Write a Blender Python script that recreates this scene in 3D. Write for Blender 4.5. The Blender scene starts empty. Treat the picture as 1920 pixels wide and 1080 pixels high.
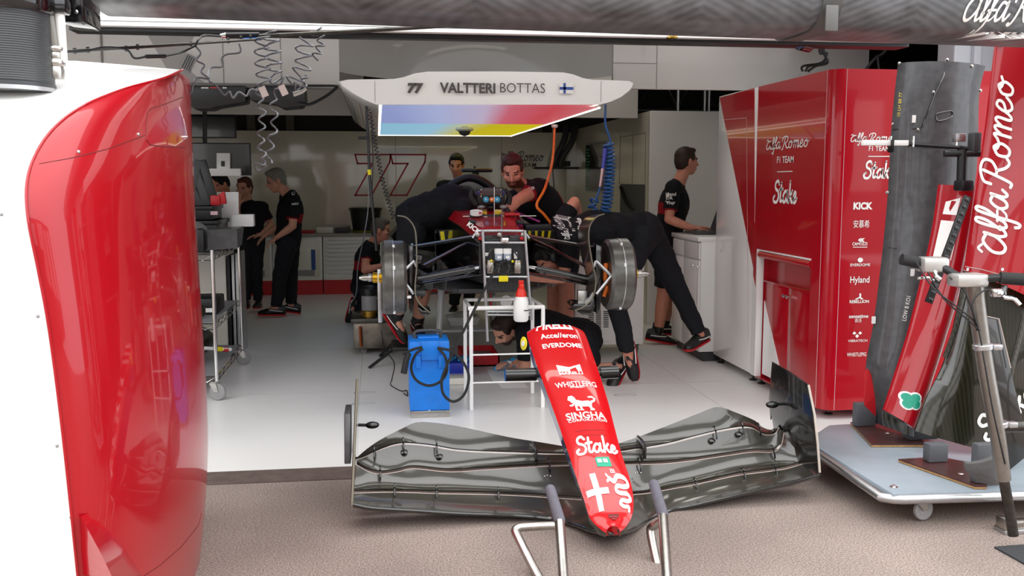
import bpy, bmesh, math, random
import numpy as np
from mathutils import Vector as V, Matrix, Euler, noise
from mathutils.bvhtree import BVHTree
random.seed(7)
SC = bpy.context.scene
COL = SC.collection
PI = math.pi
# ------------------------------------------------------------------ camera
FPX, CAMH = 1790.0, 1.55
cam_data = bpy.data.cameras.new('camera')
cam_data.sensor_width = 36.0
cam_data.lens = FPX / 1920 * 36.0
cam_data.clip_end = 200
cam = bpy.data.objects.new('camera', cam_data)
COL.objects.link(cam)
YAW, PITCH = math.radians(8.0), math.atan(205 / FPX)
cam.location = (0, 0, CAMH)
cam.rotation_euler = (PI / 2 - PITCH, 0, -YAW)
SC.camera = cam
# ------------------------------------------------------------------ exposure
SC.view_settings.view_transform = 'Standard'
SC.view_settings.look = 'None'
SC.view_settings.exposure = 0.0
SC.view_settings.gamma = 1.0
SC.view_settings.use_curve_mapping = False
# ------------------------------------------------------------------ sky: bright overcast
world = bpy.data.worlds.new('overcast_sky')
SC.world = world
world.use_nodes = True
wn, wl = world.node_tree.nodes, world.node_tree.links
wn.clear()
w_out = wn.new('ShaderNodeOutputWorld')
w_bg = wn.new('ShaderNodeBackground')
w_ramp = wn.new('ShaderNodeValToRGB')
w_sep = wn.new('ShaderNodeSeparateXYZ')
w_tc = wn.new('ShaderNodeTexCoord')
wl.new(w_tc.outputs['Generated'], w_sep.inputs[0])
wl.new(w_sep.outputs['Z'], w_ramp.inputs[0])
w_ramp.color_ramp.elements[0].position = 0.0
w_ramp.color_ramp.elements[0].color = (0.62, 0.65, 0.70, 1)
w_ramp.color_ramp.elements[1].position = 0.8
w_ramp.color_ramp.elements[1].color = (1.0, 0.995, 0.99, 1)
wl.new(w_ramp.outputs[0], w_bg.inputs['Color'])
w_bg.inputs['Strength'].default_value = 4.0
wl.new(w_bg.outputs[0], w_out.inputs['Surface'])
# ------------------------------------------------------------------ unseen fill lamps under the ceiling, added to brighten the interior
def area_lamp(name, loc, sx, sy, power, col=(1, 0.97, 0.9), rot=(0, 0, 0)):
    d = bpy.data.lights.new(name, 'AREA')
    d.shape = 'RECTANGLE'; d.size = sx; d.size_y = sy
    d.energy = power; d.color = col
    o = bpy.data.objects.new(name, d)
    o.location = loc; o.rotation_euler = rot
    COL.objects.link(o)
    return o
area_lamp('ceiling_fill_light', (-0.9, 8.6, 2.93), 0.2, 3.4, 1.5)
area_lamp('ceiling_fill_light', (2.4, 8.4, 2.93), 0.2, 3.0, 9)
area_lamp('ceiling_fill_light', (1.2, 5.9, 2.93), 2.4, 0.2, 9)  # added over the front bay to brighten the cabinet fronts
area_lamp('ceiling_fill_light', (0.6, 11.9, 2.93), 3.0, 0.15, 2.5, (1, 0.95, 0.8))
# ------------------------------------------------------------------ picture point -> place in the world at a known depth
_F = V((math.sin(YAW) * math.cos(PITCH), math.cos(YAW) * math.cos(PITCH), -math.sin(PITCH)))
_R = V((math.cos(YAW), -math.sin(YAW), 0)); _U = _R.cross(_F)
def _ray(x, y): return _F + _R * ((x - 960) / FPX) - _U * ((y - 540) / FPX)
def P(x, y, Y):
    r = _ray(x, y); return V((0, 0, CAMH)) + r * (Y / r.y)
def G(x, y, z=0.0):
    r = _ray(x, y); return V((0, 0, CAMH)) + r * ((z - CAMH) / r.z)
# ------------------------------------------------------------------ colour + materials
def lin(h):
    h = h.lstrip('#'); c = [int(h[i:i + 2], 16) / 255 for i in (0, 2, 4)]
    return tuple(x / 12.92 if x <= 0.04045 else ((x + 0.055) / 1.055) ** 2.4 for x in c) + (1,)
MATS = {}
def mat(name, col, rough=0.5, metal=0.0, coat=0.0, spec=0.5, noise_amt=0.0, noise_scale=40.0, bump=0.0, bump_scale=200.0,
        emit=0.0, alpha=1.0, trans=0.0, col2=None):
    if name in MATS: return MATS[name]
    m = bpy.data.materials.new(name); m.use_nodes = True
    nt = m.node_tree; N, L = nt.nodes, nt.links
    b = N['Principled BSDF']
    c = lin(col) if isinstance(col, str) else col
    b.inputs['Base Color'].default_value = c
    b.inputs['Roughness'].default_value = rough
    b.inputs['Metallic'].default_value = metal
    b.inputs['Coat Weight'].default_value = coat
    b.inputs['Coat Roughness'].default_value = 0.04
    b.inputs['Specular IOR Level'].default_value = spec
    b.inputs['Alpha'].default_value = alpha
    b.inputs['Transmission Weight'].default_value = trans
    if emit:
        b.inputs['Emission Color'].default_value = c
        b.inputs['Emission Strength'].default_value = emit
    if noise_amt or bump or col2:
        tc = N.new('ShaderNodeTexCoord')
    if noise_amt or col2:
        nz = N.new('ShaderNodeTexNoise'); nz.inputs['Scale'].default_value = noise_scale
        nz.inputs['Detail'].default_value = 6
        L.new(tc.outputs['Object'], nz.inputs['Vector'])
        mx = N.new('ShaderNodeMix'); mx.data_type = 'RGBA'
        c2 = lin(col2) if isinstance(col2, str) else tuple(x * (1 - noise_amt) for x in c[:3]) + (1,)
        mx.inputs[6].default_value = c; mx.inputs[7].default_value = c2
        rp = N.new('ShaderNodeMapRange'); rp.inputs[1].default_value = 0.35; rp.inputs[2].default_value = 0.65
        L.new(nz.outputs['Fac'], rp.inputs[0]); L.new(rp.outputs[0], mx.inputs[0])
        L.new(mx.outputs[2], b.inputs['Base Color'])
    if bump:
        n2 = N.new('ShaderNodeTexNoise'); n2.inputs['Scale'].default_value = bump_scale
        n2.inputs['Detail'].default_value = 4
        L.new(tc.outputs['Object'], n2.inputs['Vector'])
        bp = N.new('ShaderNodeBump'); bp.inputs['Strength'].default_value = bump; bp.inputs['Distance'].default_value = 0.01
        L.new(n2.outputs['Fac'], bp.inputs['Height']); L.new(bp.outputs[0], b.inputs['Normal'])
    MATS[name] = m
    return m
def carbon(name, c1='#1a1914', c2='#524f44', scale=560.0, rough=0.16, coat=1.0, rot=(0.0, 0.0, 0.785)):
    """woven carbon cloth: two crossed wave patterns under a clear coat"""
    if name in MATS: return MATS[name]
    m = bpy.data.materials.new(name); m.use_nodes = True
    N, L = m.node_tree.nodes, m.node_tree.links
    b = N['Principled BSDF']
    tc = N.new('ShaderNodeTexCoord'); mp = N.new('ShaderNodeMapping'); mp.inputs['Rotation'].default_value = rot
    L.new(tc.outputs['Object'], mp.inputs[0])
    ck = N.new('ShaderNodeTexWave'); ck.wave_type = 'BANDS'; ck.bands_direction = 'X'; ck.inputs['Scale'].default_value = scale / 6
    cy = N.new('ShaderNodeTexWave'); cy.wave_type = 'BANDS'; cy.bands_direction = 'Y'; cy.inputs['Scale'].default_value = scale / 11
    L.new(mp.outputs[0], ck.inputs[0]); L.new(mp.outputs[0], cy.inputs[0])
    ml = N.new('ShaderNodeMath'); ml.operation = 'MULTIPLY'
    L.new(ck.outputs['Fac'], ml.inputs[0]); L.new(cy.outputs['Fac'], ml.inputs[1])
    mx = N.new('ShaderNodeMix'); mx.data_type = 'RGBA'
    mx.inputs[6].default_value = lin(c1); mx.inputs[7].default_value = lin(c2)
    L.new(ml.outputs[0], mx.inputs[0]); L.new(mx.outputs[2], b.inputs['Base Color'])
    b.inputs['Roughness'].default_value = rough + 0.12
    b.inputs['Coat Weight'].default_value = coat; b.inputs['Coat Roughness'].default_value = rough * 0.5
    bp = N.new('ShaderNodeBump'); bp.inputs['Strength'].default_value = 0.12; bp.inputs['Distance'].default_value = 0.002
    L.new(ml.outputs[0], bp.inputs['Height']); L.new(bp.outputs[0], b.inputs['Normal'])
    MATS[name] = m
    return m
M = dict(
    white=mat('white_paint', '#eeedea', 0.35, coat=0.3),
    white_gloss=mat('white_gloss', '#f0efec', 0.18, coat=0.6),
    offwhite=mat('cream_panel', '#e0dcd0', 0.3, coat=0.4),
    grey=mat('grey_paint', '#8d8c8c', 0.45),
    dgrey=mat('dark_grey_paint', '#3c3c3e', 0.5),
    black=mat('black_plastic', '#101012', 0.42),
    blackg=mat('black_gloss', '#0a0a0c', 0.12, coat=0.5),
    rubber=mat('black_rubber', '#161616', 0.7),
    red=mat('racing_red', (0.35, 0.002, 0.008, 1), 0.3, coat=0.7, spec=0.2),
    redpanel=mat('red_panel', (0.41, 0.003, 0.012, 1), 0.22, coat=0.5, spec=0.25),
    redm=mat('red_matt', '#c01822', 0.5),
    steel=mat('brushed_steel', '#b9b6b0', 0.28, 1.0, noise_amt=0.15, noise_scale=60),
    chrome=mat('chrome', '#d8d8d8', 0.12, 1.0),
    alu=mat('aluminium', '#c5c6c8', 0.38, 1.0, noise_amt=0.1, noise_scale=30),
    dsteel=mat('dark_steel', '#55534f', 0.35, 1.0, noise_amt=0.3, noise_scale=40),
    gold=mat('gold_anodised', '#c79a2c', 0.28, 1.0),
    brass=mat('brass', '#a88438', 0.35, 1.0),
    blue=mat('blue_paint', '#0d7be0', 0.4, noise_amt=0.12, noise_scale=12),
    blueh=mat('blue_hose', '#1a4d86', 0.35),
    orange=mat('orange_hose', '#e8701a', 0.45),
    yellow=mat('yellow_tape', '#e8d800', 0.5),
    ink=mat('dark_lettering', '#4a4644', 0.5),
    inkw=mat('white_lettering', '#f4f2ee', 0.45),
    inkr=mat('red_lettering', '#b3202a', 0.45),
    fabric=mat('black_fabric', '#16161a', 0.85, spec=0.2, noise_amt=0.25, noise_scale=25, bump=0.25, bump_scale=22),
    fabric2=mat('charcoal_fabric', '#1d1e23', 0.85, spec=0.2, noise_amt=0.2, noise_scale=25, bump=0.25, bump_scale=18),
    fabred=mat('red_fabric', '#8e1220', 0.8, spec=0.2),
    skin=mat('skin', '#c99078', 0.5, noise_amt=0.12, noise_scale=30, spec=0.35),
    skinr=mat('ruddy_skin', '#cf8a72', 0.5, noise_amt=0.12, noise_scale=30, spec=0.35),
    lips=mat('lip_skin', '#a8625a', 0.5),
    eye=mat('eye_dark', '#241814', 0.3),
    carbon=carbon('carbon_weave'),
    carbonm=mat('carbon_matt', '#48484a', 0.42, coat=0.25, noise_amt=0.35, noise_scale=25, bump=0.15, bump_scale=400),
    carbong=carbon('carbon_gloss_dark', '#0a0a0a', '#232320', 300, 0.12, 1.0),
    wood=mat('plywood_edge', '#b98d57', 0.6, noise_amt=0.3, noise_scale=60),
    glove=mat('blue_glove', '#2fa4dc', 0.4),
    glass=mat('clear_plastic', '#dfe3e6', 0.1, trans=0.9, alpha=0.5),
)
# ------------------------------------------------------------------ object helpers
def origin(o):
    v = V((0, 0, 0))
    while o is not None:
        v += o.location; o = o.parent
    return v
def tag(o, label, cat, group=None, kind=None):
    o['label'] = label; o['category'] = cat
    if group: o['group'] = group
    if kind: o['kind'] = kind
    return o
def thing(name, label, cat, loc, group=None):
    o = bpy.data.objects.new(name, None)
    o.empty_display_size = 0.1
    COL.objects.link(o); o.location = loc
    return tag(o, label, cat, group)
def link_mesh(name, me, parent=None, loc=None):
    o = bpy.data.objects.new(name, me); COL.objects.link(o)
    if parent is not None: o.parent = parent
    if loc is not None: o.location = loc
    return o
def copy_tree(o, parent=None, delta=None):
    c = o.copy(); COL.objects.link(c); c.parent = parent
    if delta is not None: c.location = o.location + V(delta)
    for ch in list(o.children): copy_tree(ch, c)
    return c
def crom(pts, n=6, closed=False):
    pts = [V(p) for p in pts]
    if len(pts) < 3: return pts
    out = []; L = len(pts)
    segs = L if closed else L - 1
    for i in range(segs):
        p1, p2 = pts[i], pts[(i + 1) % L]
        p0 = pts[i - 1] if (closed or i > 0) else p1 * 2 - p2
        p3 = pts[(i + 2) % L] if (closed or i + 2 < L) else p2 * 2 - p1
        for k in range(n):
            t = k / n
            out.append(0.5 * ((2 * p1) + (p2 - p0) * t + (2 * p0 - 5 * p1 + 4 * p2 - p3) * t * t + (3 * p1 - p0 - 3 * p2 + p3) * t ** 3))
    if not closed: out.append(pts[-1])
    return out
def frame(d):
    d = d.normalized()
    a = V((0, 0, 1)) if abs(d.z) < 0.9 else V((1, 0, 0))
    u = d.cross(a).normalized(); return u, d.cross(u).normalized()
class MB:
    """collects shapes in world coordinates; build() links them as ONE mesh object"""
    def __init__(s): s.v = []; s.f = []; s.m = []; s.cur = 0
    def slot(s, i): s.cur = i; return s
    def add(s, vs, fs):
        b = len(s.v); s.v += [V(p) for p in vs]
        for f in fs: s.f.append([b + i for i in f]); s.m.append(s.cur)
        return s
    def box(s, a, b, bev=0.0, mtx=None, seg=2):
        a, b = V(a), V(b)
        lo = V((min(a.x, b.x), min(a.y, b.y), min(a.z, b.z))); hi = V((max(a.x, b.x), max(a.y, b.y), max(a.z, b.z)))
        bm = bmesh.new(); bmesh.ops.create_cube(bm, size=1.0)
        for v in bm.verts: v.co = V((lo[i] + (v.co[i] + 0.5) * (hi[i] - lo[i]) for i in range(3)))
        if bev: bmesh.ops.bevel(bm, geom=bm.edges[:], offset=bev, segments=seg, affect='EDGES', profile=0.5)
        return s.bm(bm, mtx)
    def bm(s, bm, mtx=None):
        bm.verts.index_update()
        vs = [(mtx @ v.co) if mtx is not None else v.co.copy() for v in bm.verts]
        s.add(vs, [[v.index for v in f.verts] for f in bm.faces]); bm.free(); return s
    def prism(s, poly, d, bev=0.0):
        """poly: ordered 3-D points of one face, d: extrusion vector"""
        bm = bmesh.new(); d = V(d)
        a = [bm.verts.new(V(p)) for p in poly]; b = [bm.verts.new(V(p) + d) for p in poly]
        n = len(a); bm.faces.new(a); bm.faces.new(b[::-1])
        for i in range(n): bm.faces.new((a[i], b[i], b[(i + 1) % n], a[(i + 1) % n]))
        bmesh.ops.recalc_face_normals(bm, faces=bm.faces[:])
        if bev: bmesh.ops.bevel(bm, geom=bm.edges[:], offset=bev, segments=2, affect='EDGES', profile=0.5)
        return s.bm(bm)
    def loft(s, secs, closed=True, caps=True):
        n = len(secs[0]); vs = [p for q in secs for p in q]; fs = []
        for i in range(len(secs) - 1):
            for j in range(n if closed else n - 1):
                k = (j + 1) % n
                fs.append((i * n + j, i * n + k, (i + 1) * n + k, (i + 1) * n + j))
        if caps and closed:
            fs.append(tuple(range(n))[::-1]); fs.append(tuple((len(secs) - 1) * n + j for j in range(n)))
        return s.add(vs, fs)
    def tube(s, pts, r, n=8, smooth=0, closed=False, caps=True):
        pts = crom(pts, smooth, closed) if smooth else [V(p) for p in pts]
        rs = r if isinstance(r, (list, tuple)) else None
        L = len(pts); secs = []; pu = None
        for i, p in enumerate(pts):
            a = pts[(i - 1) % L] if (closed or i > 0) else p; b = pts[(i + 1) % L] if (closed or i + 1 < L) else p
            t = (b - a)
            if t.length < 1e-9: t = V((0, 0, 1))
            t.normalize()
            if pu is None: u, w = frame(t)
            else:
                u = pu - t * pu.dot(t)
                u = u.normalized() if u.length > 1e-6 else frame(t)[0]
                w = t.cross(u).normalized()
            pu = u
            rr = (rs[0] + (rs[1] - rs[0]) * i / max(1, L - 1)) if rs else r
            secs.append([p + (u * math.cos(2 * PI * k / n) + w * math.sin(2 * PI * k / n)) * rr for k in range(n)])
        if closed: secs.append(secs[0]); caps = False
        return s.loft(secs, True, caps)
    def cyl(s, a, b, r, r2=None, n=16):
        return s.tube([a, b], (r, r if r2 is None else r2), n)
    def lathe(s, base, axis, prof, n=20):
        """prof: (radius, height along axis)"""
        base, axis = V(base), V(axis).normalized(); u, w = frame(axis)
        return s.loft([[base + axis * h + (u * math.cos(2 * PI * k / n) + w * math.sin(2 * PI * k / n)) * max(r, 1e-4) for k in range(n)] for r, h in prof])
    def ell(s, c, r, mtx=None, nu=16, nv=10):
        c = V(c); vs = []; fs = []
        for i in range(nv + 1):
            a = PI * i / nv
            for j in range(nu):
                b = 2 * PI * j / nu
                p = V((r[0] * math.sin(a) * math.cos(b), r[1] * math.sin(a) * math.sin(b), r[2] * math.cos(a)))
                vs.append(c + ((mtx @ p) if mtx is not None else p))
        for i in range(nv):
            for j in range(nu):
                k = (j + 1) % nu
                fs.append((i * nu + j, (i + 1) * nu + j, (i + 1) * nu + k, i * nu + k))
        return s.add(vs, fs)
    def cap(s, a, ra, b, rb, n=12, flat_a=False, flat_b=False, k=6):
        """tapered capsule a -> b"""
        a, b = V(a), V(b); d = b - a
        if d.length < 1e-6: d = V((0, 0, 1e-3))
        u, w = frame(d); dn = d.normalized(); secs = []
        ring = lambda c, r: [c + (u * math.cos(2 * PI * j / n) + w * math.sin(2 * PI * j / n)) * max(r, 1e-4) for j in range(n)]
        if not flat_a:
            for i in range(k): t = PI / 2 * i / k; secs.append(ring(a - dn * ra * math.cos(t), ra * math.sin(t)))
        secs.append(ring(a, ra)); secs.append(ring(b, rb))
        if not flat_b:
            for i in range(1, k + 1): t = PI / 2 * i / k; secs.append(ring(b + dn * rb * math.sin(t), rb * math.cos(t)))
        return s.loft(secs)
    def quad(s, a, b, c, d): return s.add([a, b, c, d], [(0, 1, 2, 3)])
    def mesh(s, name, mats, off=V((0, 0, 0)), smooth=40):
        me = bpy.data.meshes.new(name)
        me.from_pydata([tuple(p - off) for p in s.v], [], s.f)
        for m in (mats if isinstance(mats, (list, tuple)) else [mats]): me.materials.append(M[m] if isinstance(m, str) else m)
        if any(s.m): me.polygons.foreach_set('material_index', s.m)
        bm = bmesh.new(); bm.from_mesh(me); bmesh.ops.recalc_face_normals(bm, faces=bm.faces[:]); bm.to_mesh(me); bm.free()
        if smooth:
            me.polygons.foreach_set('use_smooth', [True] * len(me.polygons))
            me.set_sharp_from_angle(angle=math.radians(smooth))
        me.update(); return me
    def build(s, name, mats, parent=None, smooth=40, loc=None):
        if parent is None:
            if loc is None:
                lo = V((min(p.x for p in s.v), min(p.y for p in s.v), min(p.z for p in s.v))); hi = V((max(p.x for p in s.v), max(p.y for p in s.v), max(p.z for p in s.v)))
                loc = V(((lo.x + hi.x) / 2, (lo.y + hi.y) / 2, lo.z))
            return link_mesh(name, s.mesh(name, mats, V(loc), smooth), None, V(loc))
        return link_mesh(name, s.mesh(name, mats, origin(parent), smooth), parent)
    def bvh(s): return BVHTree.FromPolygons(s.v, s.f)
def structure(o): o['kind'] = 'structure'; return o
def subdiv(o, n=1):
    m = o.modifiers.new('subdivision', 'SUBSURF'); m.levels = n; m.render_levels = n; return o
# ------------------------------------------------------------------ lettering
_txt = {}
def text2d(s, bold=0.0, shear=0.0, spacing=1.0, res=3):
    """flat mesh of a word, capital height 1, starting at x = 0: (verts, faces, width)"""
    key = (s, bold, shear, spacing)
    if key in _txt: return _txt[key]
    c = bpy.data.curves.new('lettering', 'FONT'); c.body = s; c.size = 1.45; c.offset = bold; c.shear = shear
    c.space_character = spacing; c.resolution_u = res; c.fill_mode = 'BOTH'
    o = bpy.data.objects.new('lettering', c); COL.objects.link(o)
    dg = bpy.context.evaluated_depsgraph_get()
    me = bpy.data.meshes.new_from_object(o.evaluated_get(dg))
    vs = [(v.co.x, v.co.y) for v in me.vertices]; fs = [list(p.vertices) for p in me.polygons]
    bpy.data.objects.remove(o); bpy.data.curves.remove(c); bpy.data.meshes.remove(me)
    x0 = min((v[0] for v in vs), default=0); x1 = max((v[0] for v in vs), default=1)
    _txt[key] = ([(x - x0, y) for x, y in vs], fs, x1 - x0)
    return _txt[key]
def ribbon2d(strokes, w, shear=0.0, n=7):
    """strokes of a brush script: list of 2-D point lists (optional width factor as last float)"""
    vs, fs = [], []
    for st in strokes:
        k = 1.0
        if isinstance(st[-1], (int, float)): k = st[-1]; st = st[:-1]
        pts = crom([V((x, y, 0)) for x, y in st], n)
        b = len(vs); L = len(pts); hw = w * k / 2
        for i, p in enumerate(pts):
            t = (pts[min(L - 1, i + 1)] - pts[max(0, i - 1)]); t = t.normalized() if t.length > 1e-9 else V((1, 0, 0))
            q = V((-t.y, t.x, 0)) * hw
            vs += [p + q, p - q]
            if i: fs.append([b + 2 * i - 2, b + 2 * i - 1, b + 2 * i + 1, b + 2 * i])
        for p in (pts[0], pts[-1]):
            c0 = len(vs); vs += [p + V((math.cos(2 * PI * a / 10), math.sin(2 * PI * a / 10), 0)) * hw for a in range(10)]
            fs.append(list(range(c0, c0 + 10)))
    vs = [(p.x + shear * p.y, p.y) for p in vs]
    x0 = min(v[0] for v in vs); x1 = max(v[0] for v in vs)
    return [(x - x0, y) for x, y in vs], fs, x1 - x0
def _off(sts, dx): return [[((q[0] + dx, q[1]) if isinstance(q, tuple) else q) for q in s] for s in sts]
_A = [[(0.62, 0.66), (0.36, 0.72), (0.10, 0.42), (0.12, 0.10), (0.34, 0.02), (0.58, 0.30), (0.66, 0.62)], [(0.66, 0.72), (0.62, 0.30), (0.68, 0.04), (0.80, 0.05), (0.95, 0.22)], [(0.02, 0.74), (0.12, 0.86), (0.26, 0.76), 0.8]]
_l = [[(0.0, 0.2), (0.20, 0.62), (0.24, 0.98), (0.12, 0.98), (0.06, 0.55), (0.08, 0.06), (0.22, 0.05), (0.34, 0.22)]]
_f = [[(0.0, 0.2), (0.24, 0.66), (0.30, 1.0), (0.18, 1.0), (0.10, 0.5), (0.02, -0.34), (-0.10, -0.40), (-0.14, -0.28)], [(-0.04, 0.32), (0.30, 0.34), 0.8], [(0.06, 0.02), (0.22, 0.04), (0.36, 0.2), 0.7]]
_a = [[(0.36, 0.46), (0.16, 0.50), (0.02, 0.24), (0.10, 0.03), (0.26, 0.10), (0.38, 0.48)], [(0.39, 0.52), (0.36, 0.16), (0.44, 0.03), (0.56, 0.18)]]
_Rc = [[(0.30, 0.92), (0.20, 0.45), (0.06, -0.06), (-0.08, -0.06)], [(-0.10, 0.62), (-0.04, 0.88), (0.30, 1.02), (0.62, 0.94), (0.64, 0.66), (0.40, 0.46), (0.24, 0.46)], [(0.36, 0.46), (0.52, 0.14), (0.70, 0.02), (0.86, 0.14)]]
_o = [[(0.20, 0.50), (0.04, 0.36), (0.06, 0.08), (0.24, 0.04), (0.36, 0.28), (0.24, 0.50), (0.20, 0.42), (0.34, 0.36), (0.48, 0.42)]]
_m = [[(0.0, 0.46), (0.09, 0.50), (0.07, 0.02)], [(0.08, 0.28), (0.22, 0.50), (0.31, 0.46), (0.29, 0.02)], [(0.30, 0.28), (0.45, 0.50), (0.54, 0.44), (0.52, 0.08), (0.60, 0.03), (0.72, 0.18)]]
_e = [[(0.0, 0.2), (0.24, 0.30), (0.28, 0.46), (0.14, 0.50), (0.03, 0.24), (0.12, 0.03), (0.28, 0.06), (0.42, 0.22)]]
_sc = lambda g, k=1.22: [[((q[0] * k, q[1] * k) if isinstance(q, tuple) else q) for q in s] for s in g]
_o, _m, _e, _as = _sc(_o), _sc(_m), _sc(_e), _sc(_a, 1.15)
def script_word():
    s = []; x = 0
    for g, adv in ((_A, 0.86), (_l, 0.30), (_f, 0.36), (_as, 0.86), (_Rc, 0.84), (_o, 0.62), (_m, 0.86), (_e, 0.55), (_o, 0.5)):
        s += _off(g, x); x += adv
    return s
ALFA = ribbon2d(script_word(), 0.10, 0.16)
_S = [[(0.62, 0.86), (0.44, 1.02), (0.18, 0.90), (0.20, 0.66), (0.50, 0.52), (0.62, 0.28), (0.44, 0.02), (0.10, 0.02), (0.0, 0.2), (0.14, 0.30)]]
_t = [[(0.18, 0.92), (0.12, 0.40), (0.12, 0.08), (0.28, 0.06), (0.40, 0.2)], [(-0.04, 0.60), (0.36, 0.64)]]
_k = [[(0.06, 1.0), (0.06, 0.5), (0.02, 0.02)], [(0.34, 0.56), (0.22, 0.40), (0.10, 0.30), (0.22, 0.22), (0.32, 0.05), (0.46, 0.05), (0.52, 0.18)]]
_a2 = [[(0.44, 0.44), (0.24, 0.54), (0.03, 0.30), (0.09, 0.05), (0.28, 0.05), (0.44, 0.32)], [(0.50, 0.56), (0.47, 0.22), (0.54, 0.04), (0.70, 0.16)]]
STAKE = ribbon2d(_S + _off(_t, 0.72) + _off(_a2, 1.14) + _off(_k, 1.84) + _off(_sc(_e, 1 / 1.22), 2.32), 0.15, 0.10)
def w2d(s, **k): return text2d(s, **k)
def shapes2d(polys):
    vs, fs = [], []
    for p in polys:
        b = len(vs); vs += list(p); fs.append(list(range(b, b + len(p))))
    x0 = min(v[0] for v in vs); x1 = max(v[0] for v in vs)
    return [(x - x0, y) for x, y in vs], fs, x1 - x0
def grid2d(rects, n=8):
    vs, fs = [], []
    for (x0, y0, x1, y1) in rects:
        b = len(vs)
        for i in range(n + 1):
            for j in range(n + 1): vs.append((x0 + (x1 - x0) * i / n, y0 + (y1 - y0) * j / n))
        for i in range(n):
            for j in range(n): k = b + i * (n + 1) + j; fs.append([k, k + n + 1, k + n + 2, k + 1])
    return vs, fs, max(v[0] for v in vs)
def letter(mb, t2, fn, h, x=0.0, y=0.0, align='c', width=None):
    """lay 2-D lettering of height h on a surface: fn(x, y) -> world point"""
    vs, fs, w = t2; k = h; kx = h if width is None else width / w
    ox = x - (w * kx / 2 if align == 'c' else (w * kx if align == 'r' else 0))
    mb.add([fn(ox + vx * kx, y + vy * k) for vx, vy in vs], fs); return mb
def plane(o, ex, ey, off=0.0):
    o, ex, ey = V(o), V(ex).normalized(), V(ey).normalized(); n = ex.cross(ey).normalized() * off
    return lambda x, y: o + ex * x + ey * y + n
def on_mesh(o, ex, ey, bvh, lift=0.003, far=0.6):
    """project onto a mesh along -n (n = ex x ey) starting 'far' in front"""
    o, ex, ey = V(o), V(ex).normalized(), V(ey).normalized(); n = ex.cross(ey).normalized()
    def fn(x, y):
        p = o + ex * x + ey * y + n * far
        h = bvh.ray_cast(p, -n, far * 2.5)
        return (h[0] + n * lift) if h[0] is not None else o + ex * x + ey * y + n * lift
    return fn
# ================================================================== SETTING
def asphalt_mat():
    m = bpy.data.materials.new('asphalt'); m.use_nodes = True
    N, L = m.node_tree.nodes, m.node_tree.links; b = N['Principled BSDF']
    tc = N.new('ShaderNodeTexCoord')
    n1 = N.new('ShaderNodeTexNoise'); n1.inputs['Scale'].default_value = 1.3; n1.inputs['Detail'].default_value = 5
    n2 = N.new('ShaderNodeTexVoronoi'); n2.inputs['Scale'].default_value = 330
    n3 = N.new('ShaderNodeTexNoise'); n3.inputs['Scale'].default_value = 130; n3.inputs['Detail'].default_value = 8
    for n in (n1, n2, n3): L.new(tc.outputs['Object'], n.inputs['Vector'])
    r = N.new('ShaderNodeValToRGB')
    r.color_ramp.elements[0].position = 0.40; r.color_ramp.elements[0].color = lin('#74655c')
    r.color_ramp.elements[1].position = 0.60; r.color_ramp.elements[1].color = lin('#a39187')
    L.new(n3.outputs['Fac'], r.inputs[0])
    mx = N.new('ShaderNodeMix'); mx.data_type = 'RGBA'; mx.blend_type = 'MULTIPLY'; mx.inputs[0].default_value = 0.6
    r2 = N.new('ShaderNodeValToRGB')
    r2.color_ramp.elements[0].color = (0.62, 0.58, 0.56, 1); r2.color_ramp.elements[1].color = (1.1, 1.08, 1.05, 1)
    r2.color_ramp.elements[0].position = 0.35; r2.color_ramp.elements[1].position = 0.65
    L.new(n1.outputs['Fac'], r2.inputs[0]); L.new(r.outputs[0], mx.inputs[6]); L.new(r2.outputs[0], mx.inputs[7])
    m2 = N.new('ShaderNodeMix'); m2.data_type = 'RGBA'; m2.blend_type = 'MULTIPLY'; m2.inputs[0].default_value = 0.12
    L.new(mx.outputs[2], m2.inputs[6]); L.new(n2.outputs['Color'], m2.inputs[7])
    hs = N.new('ShaderNodeHueSaturation'); hs.inputs['Saturation'].default_value = 0.8; hs.inputs['Value'].default_value = 1.0
    L.new(m2.outputs[2], hs.inputs['Color']); L.new(hs.outputs[0], b.inputs['Base Color'])
    b.inputs['Roughness'].default_value = 0.85
    bp = N.new('ShaderNodeBump'); bp.inputs['Strength'].default_value = 0.2; bp.inputs['Distance'].default_value = 0.003
    L.new(n3.outputs['Fac'], bp.inputs['Height']); L.new(bp.outputs[0], b.inputs['Normal'])
    return m
M['asphalt'] = asphalt_mat()
M['strip'] = mat('worn_brown_strip', '#5f504a', 0.8, noise_amt=0.3, noise_scale=14, bump=0.2, bump_scale=60)
M['epoxy'] = mat('grey_white_floor_paint', '#ebeae8', 0.3, spec=0.5, noise_amt=0.05, noise_scale=1.5)
M['dark'] = mat('dark_curtain', '#2b2620', 0.8, noise_amt=0.3, noise_scale=3)
M['cream'] = mat('cream_gloss_wall', '#d8d2c0', 0.12, coat=0.7, noise_amt=0.04, noise_scale=2)
M['head'] = mat('white_bulkhead', '#c2beb8', 0.3, coat=0.3)
M['headg'] = mat('grey_graphic', '#94908c', 0.35, coat=0.2)
structure(MB().box((-16, -7.6, 0), (16, -7.0, 4.2)).build('wall_sky_blocker', mat('sky_blocker_grey', '#77736e', 0.8, noise_amt=0.4, noise_scale=0.8), smooth=0))  # unseen block behind the camera, added to cut low skylight and reflections
for k in range(8): structure(MB().box((-14 + 3.6 * k, -6.99, 1.3), (-14 + 3.6 * k + 2.5 + .5 * (k % 2), -6.9, 3.1 + .3 * (k % 3))).build('wall_reflection_card', mat('pale_reflection_card', '#e6e4e0', 0.6), smooth=0))  # unseen pale panels, added to give the rear wall bright reflections
GY = 5.09                                    # line where the garage floor starts
BW = 13.5                                    # rear wall
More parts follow.
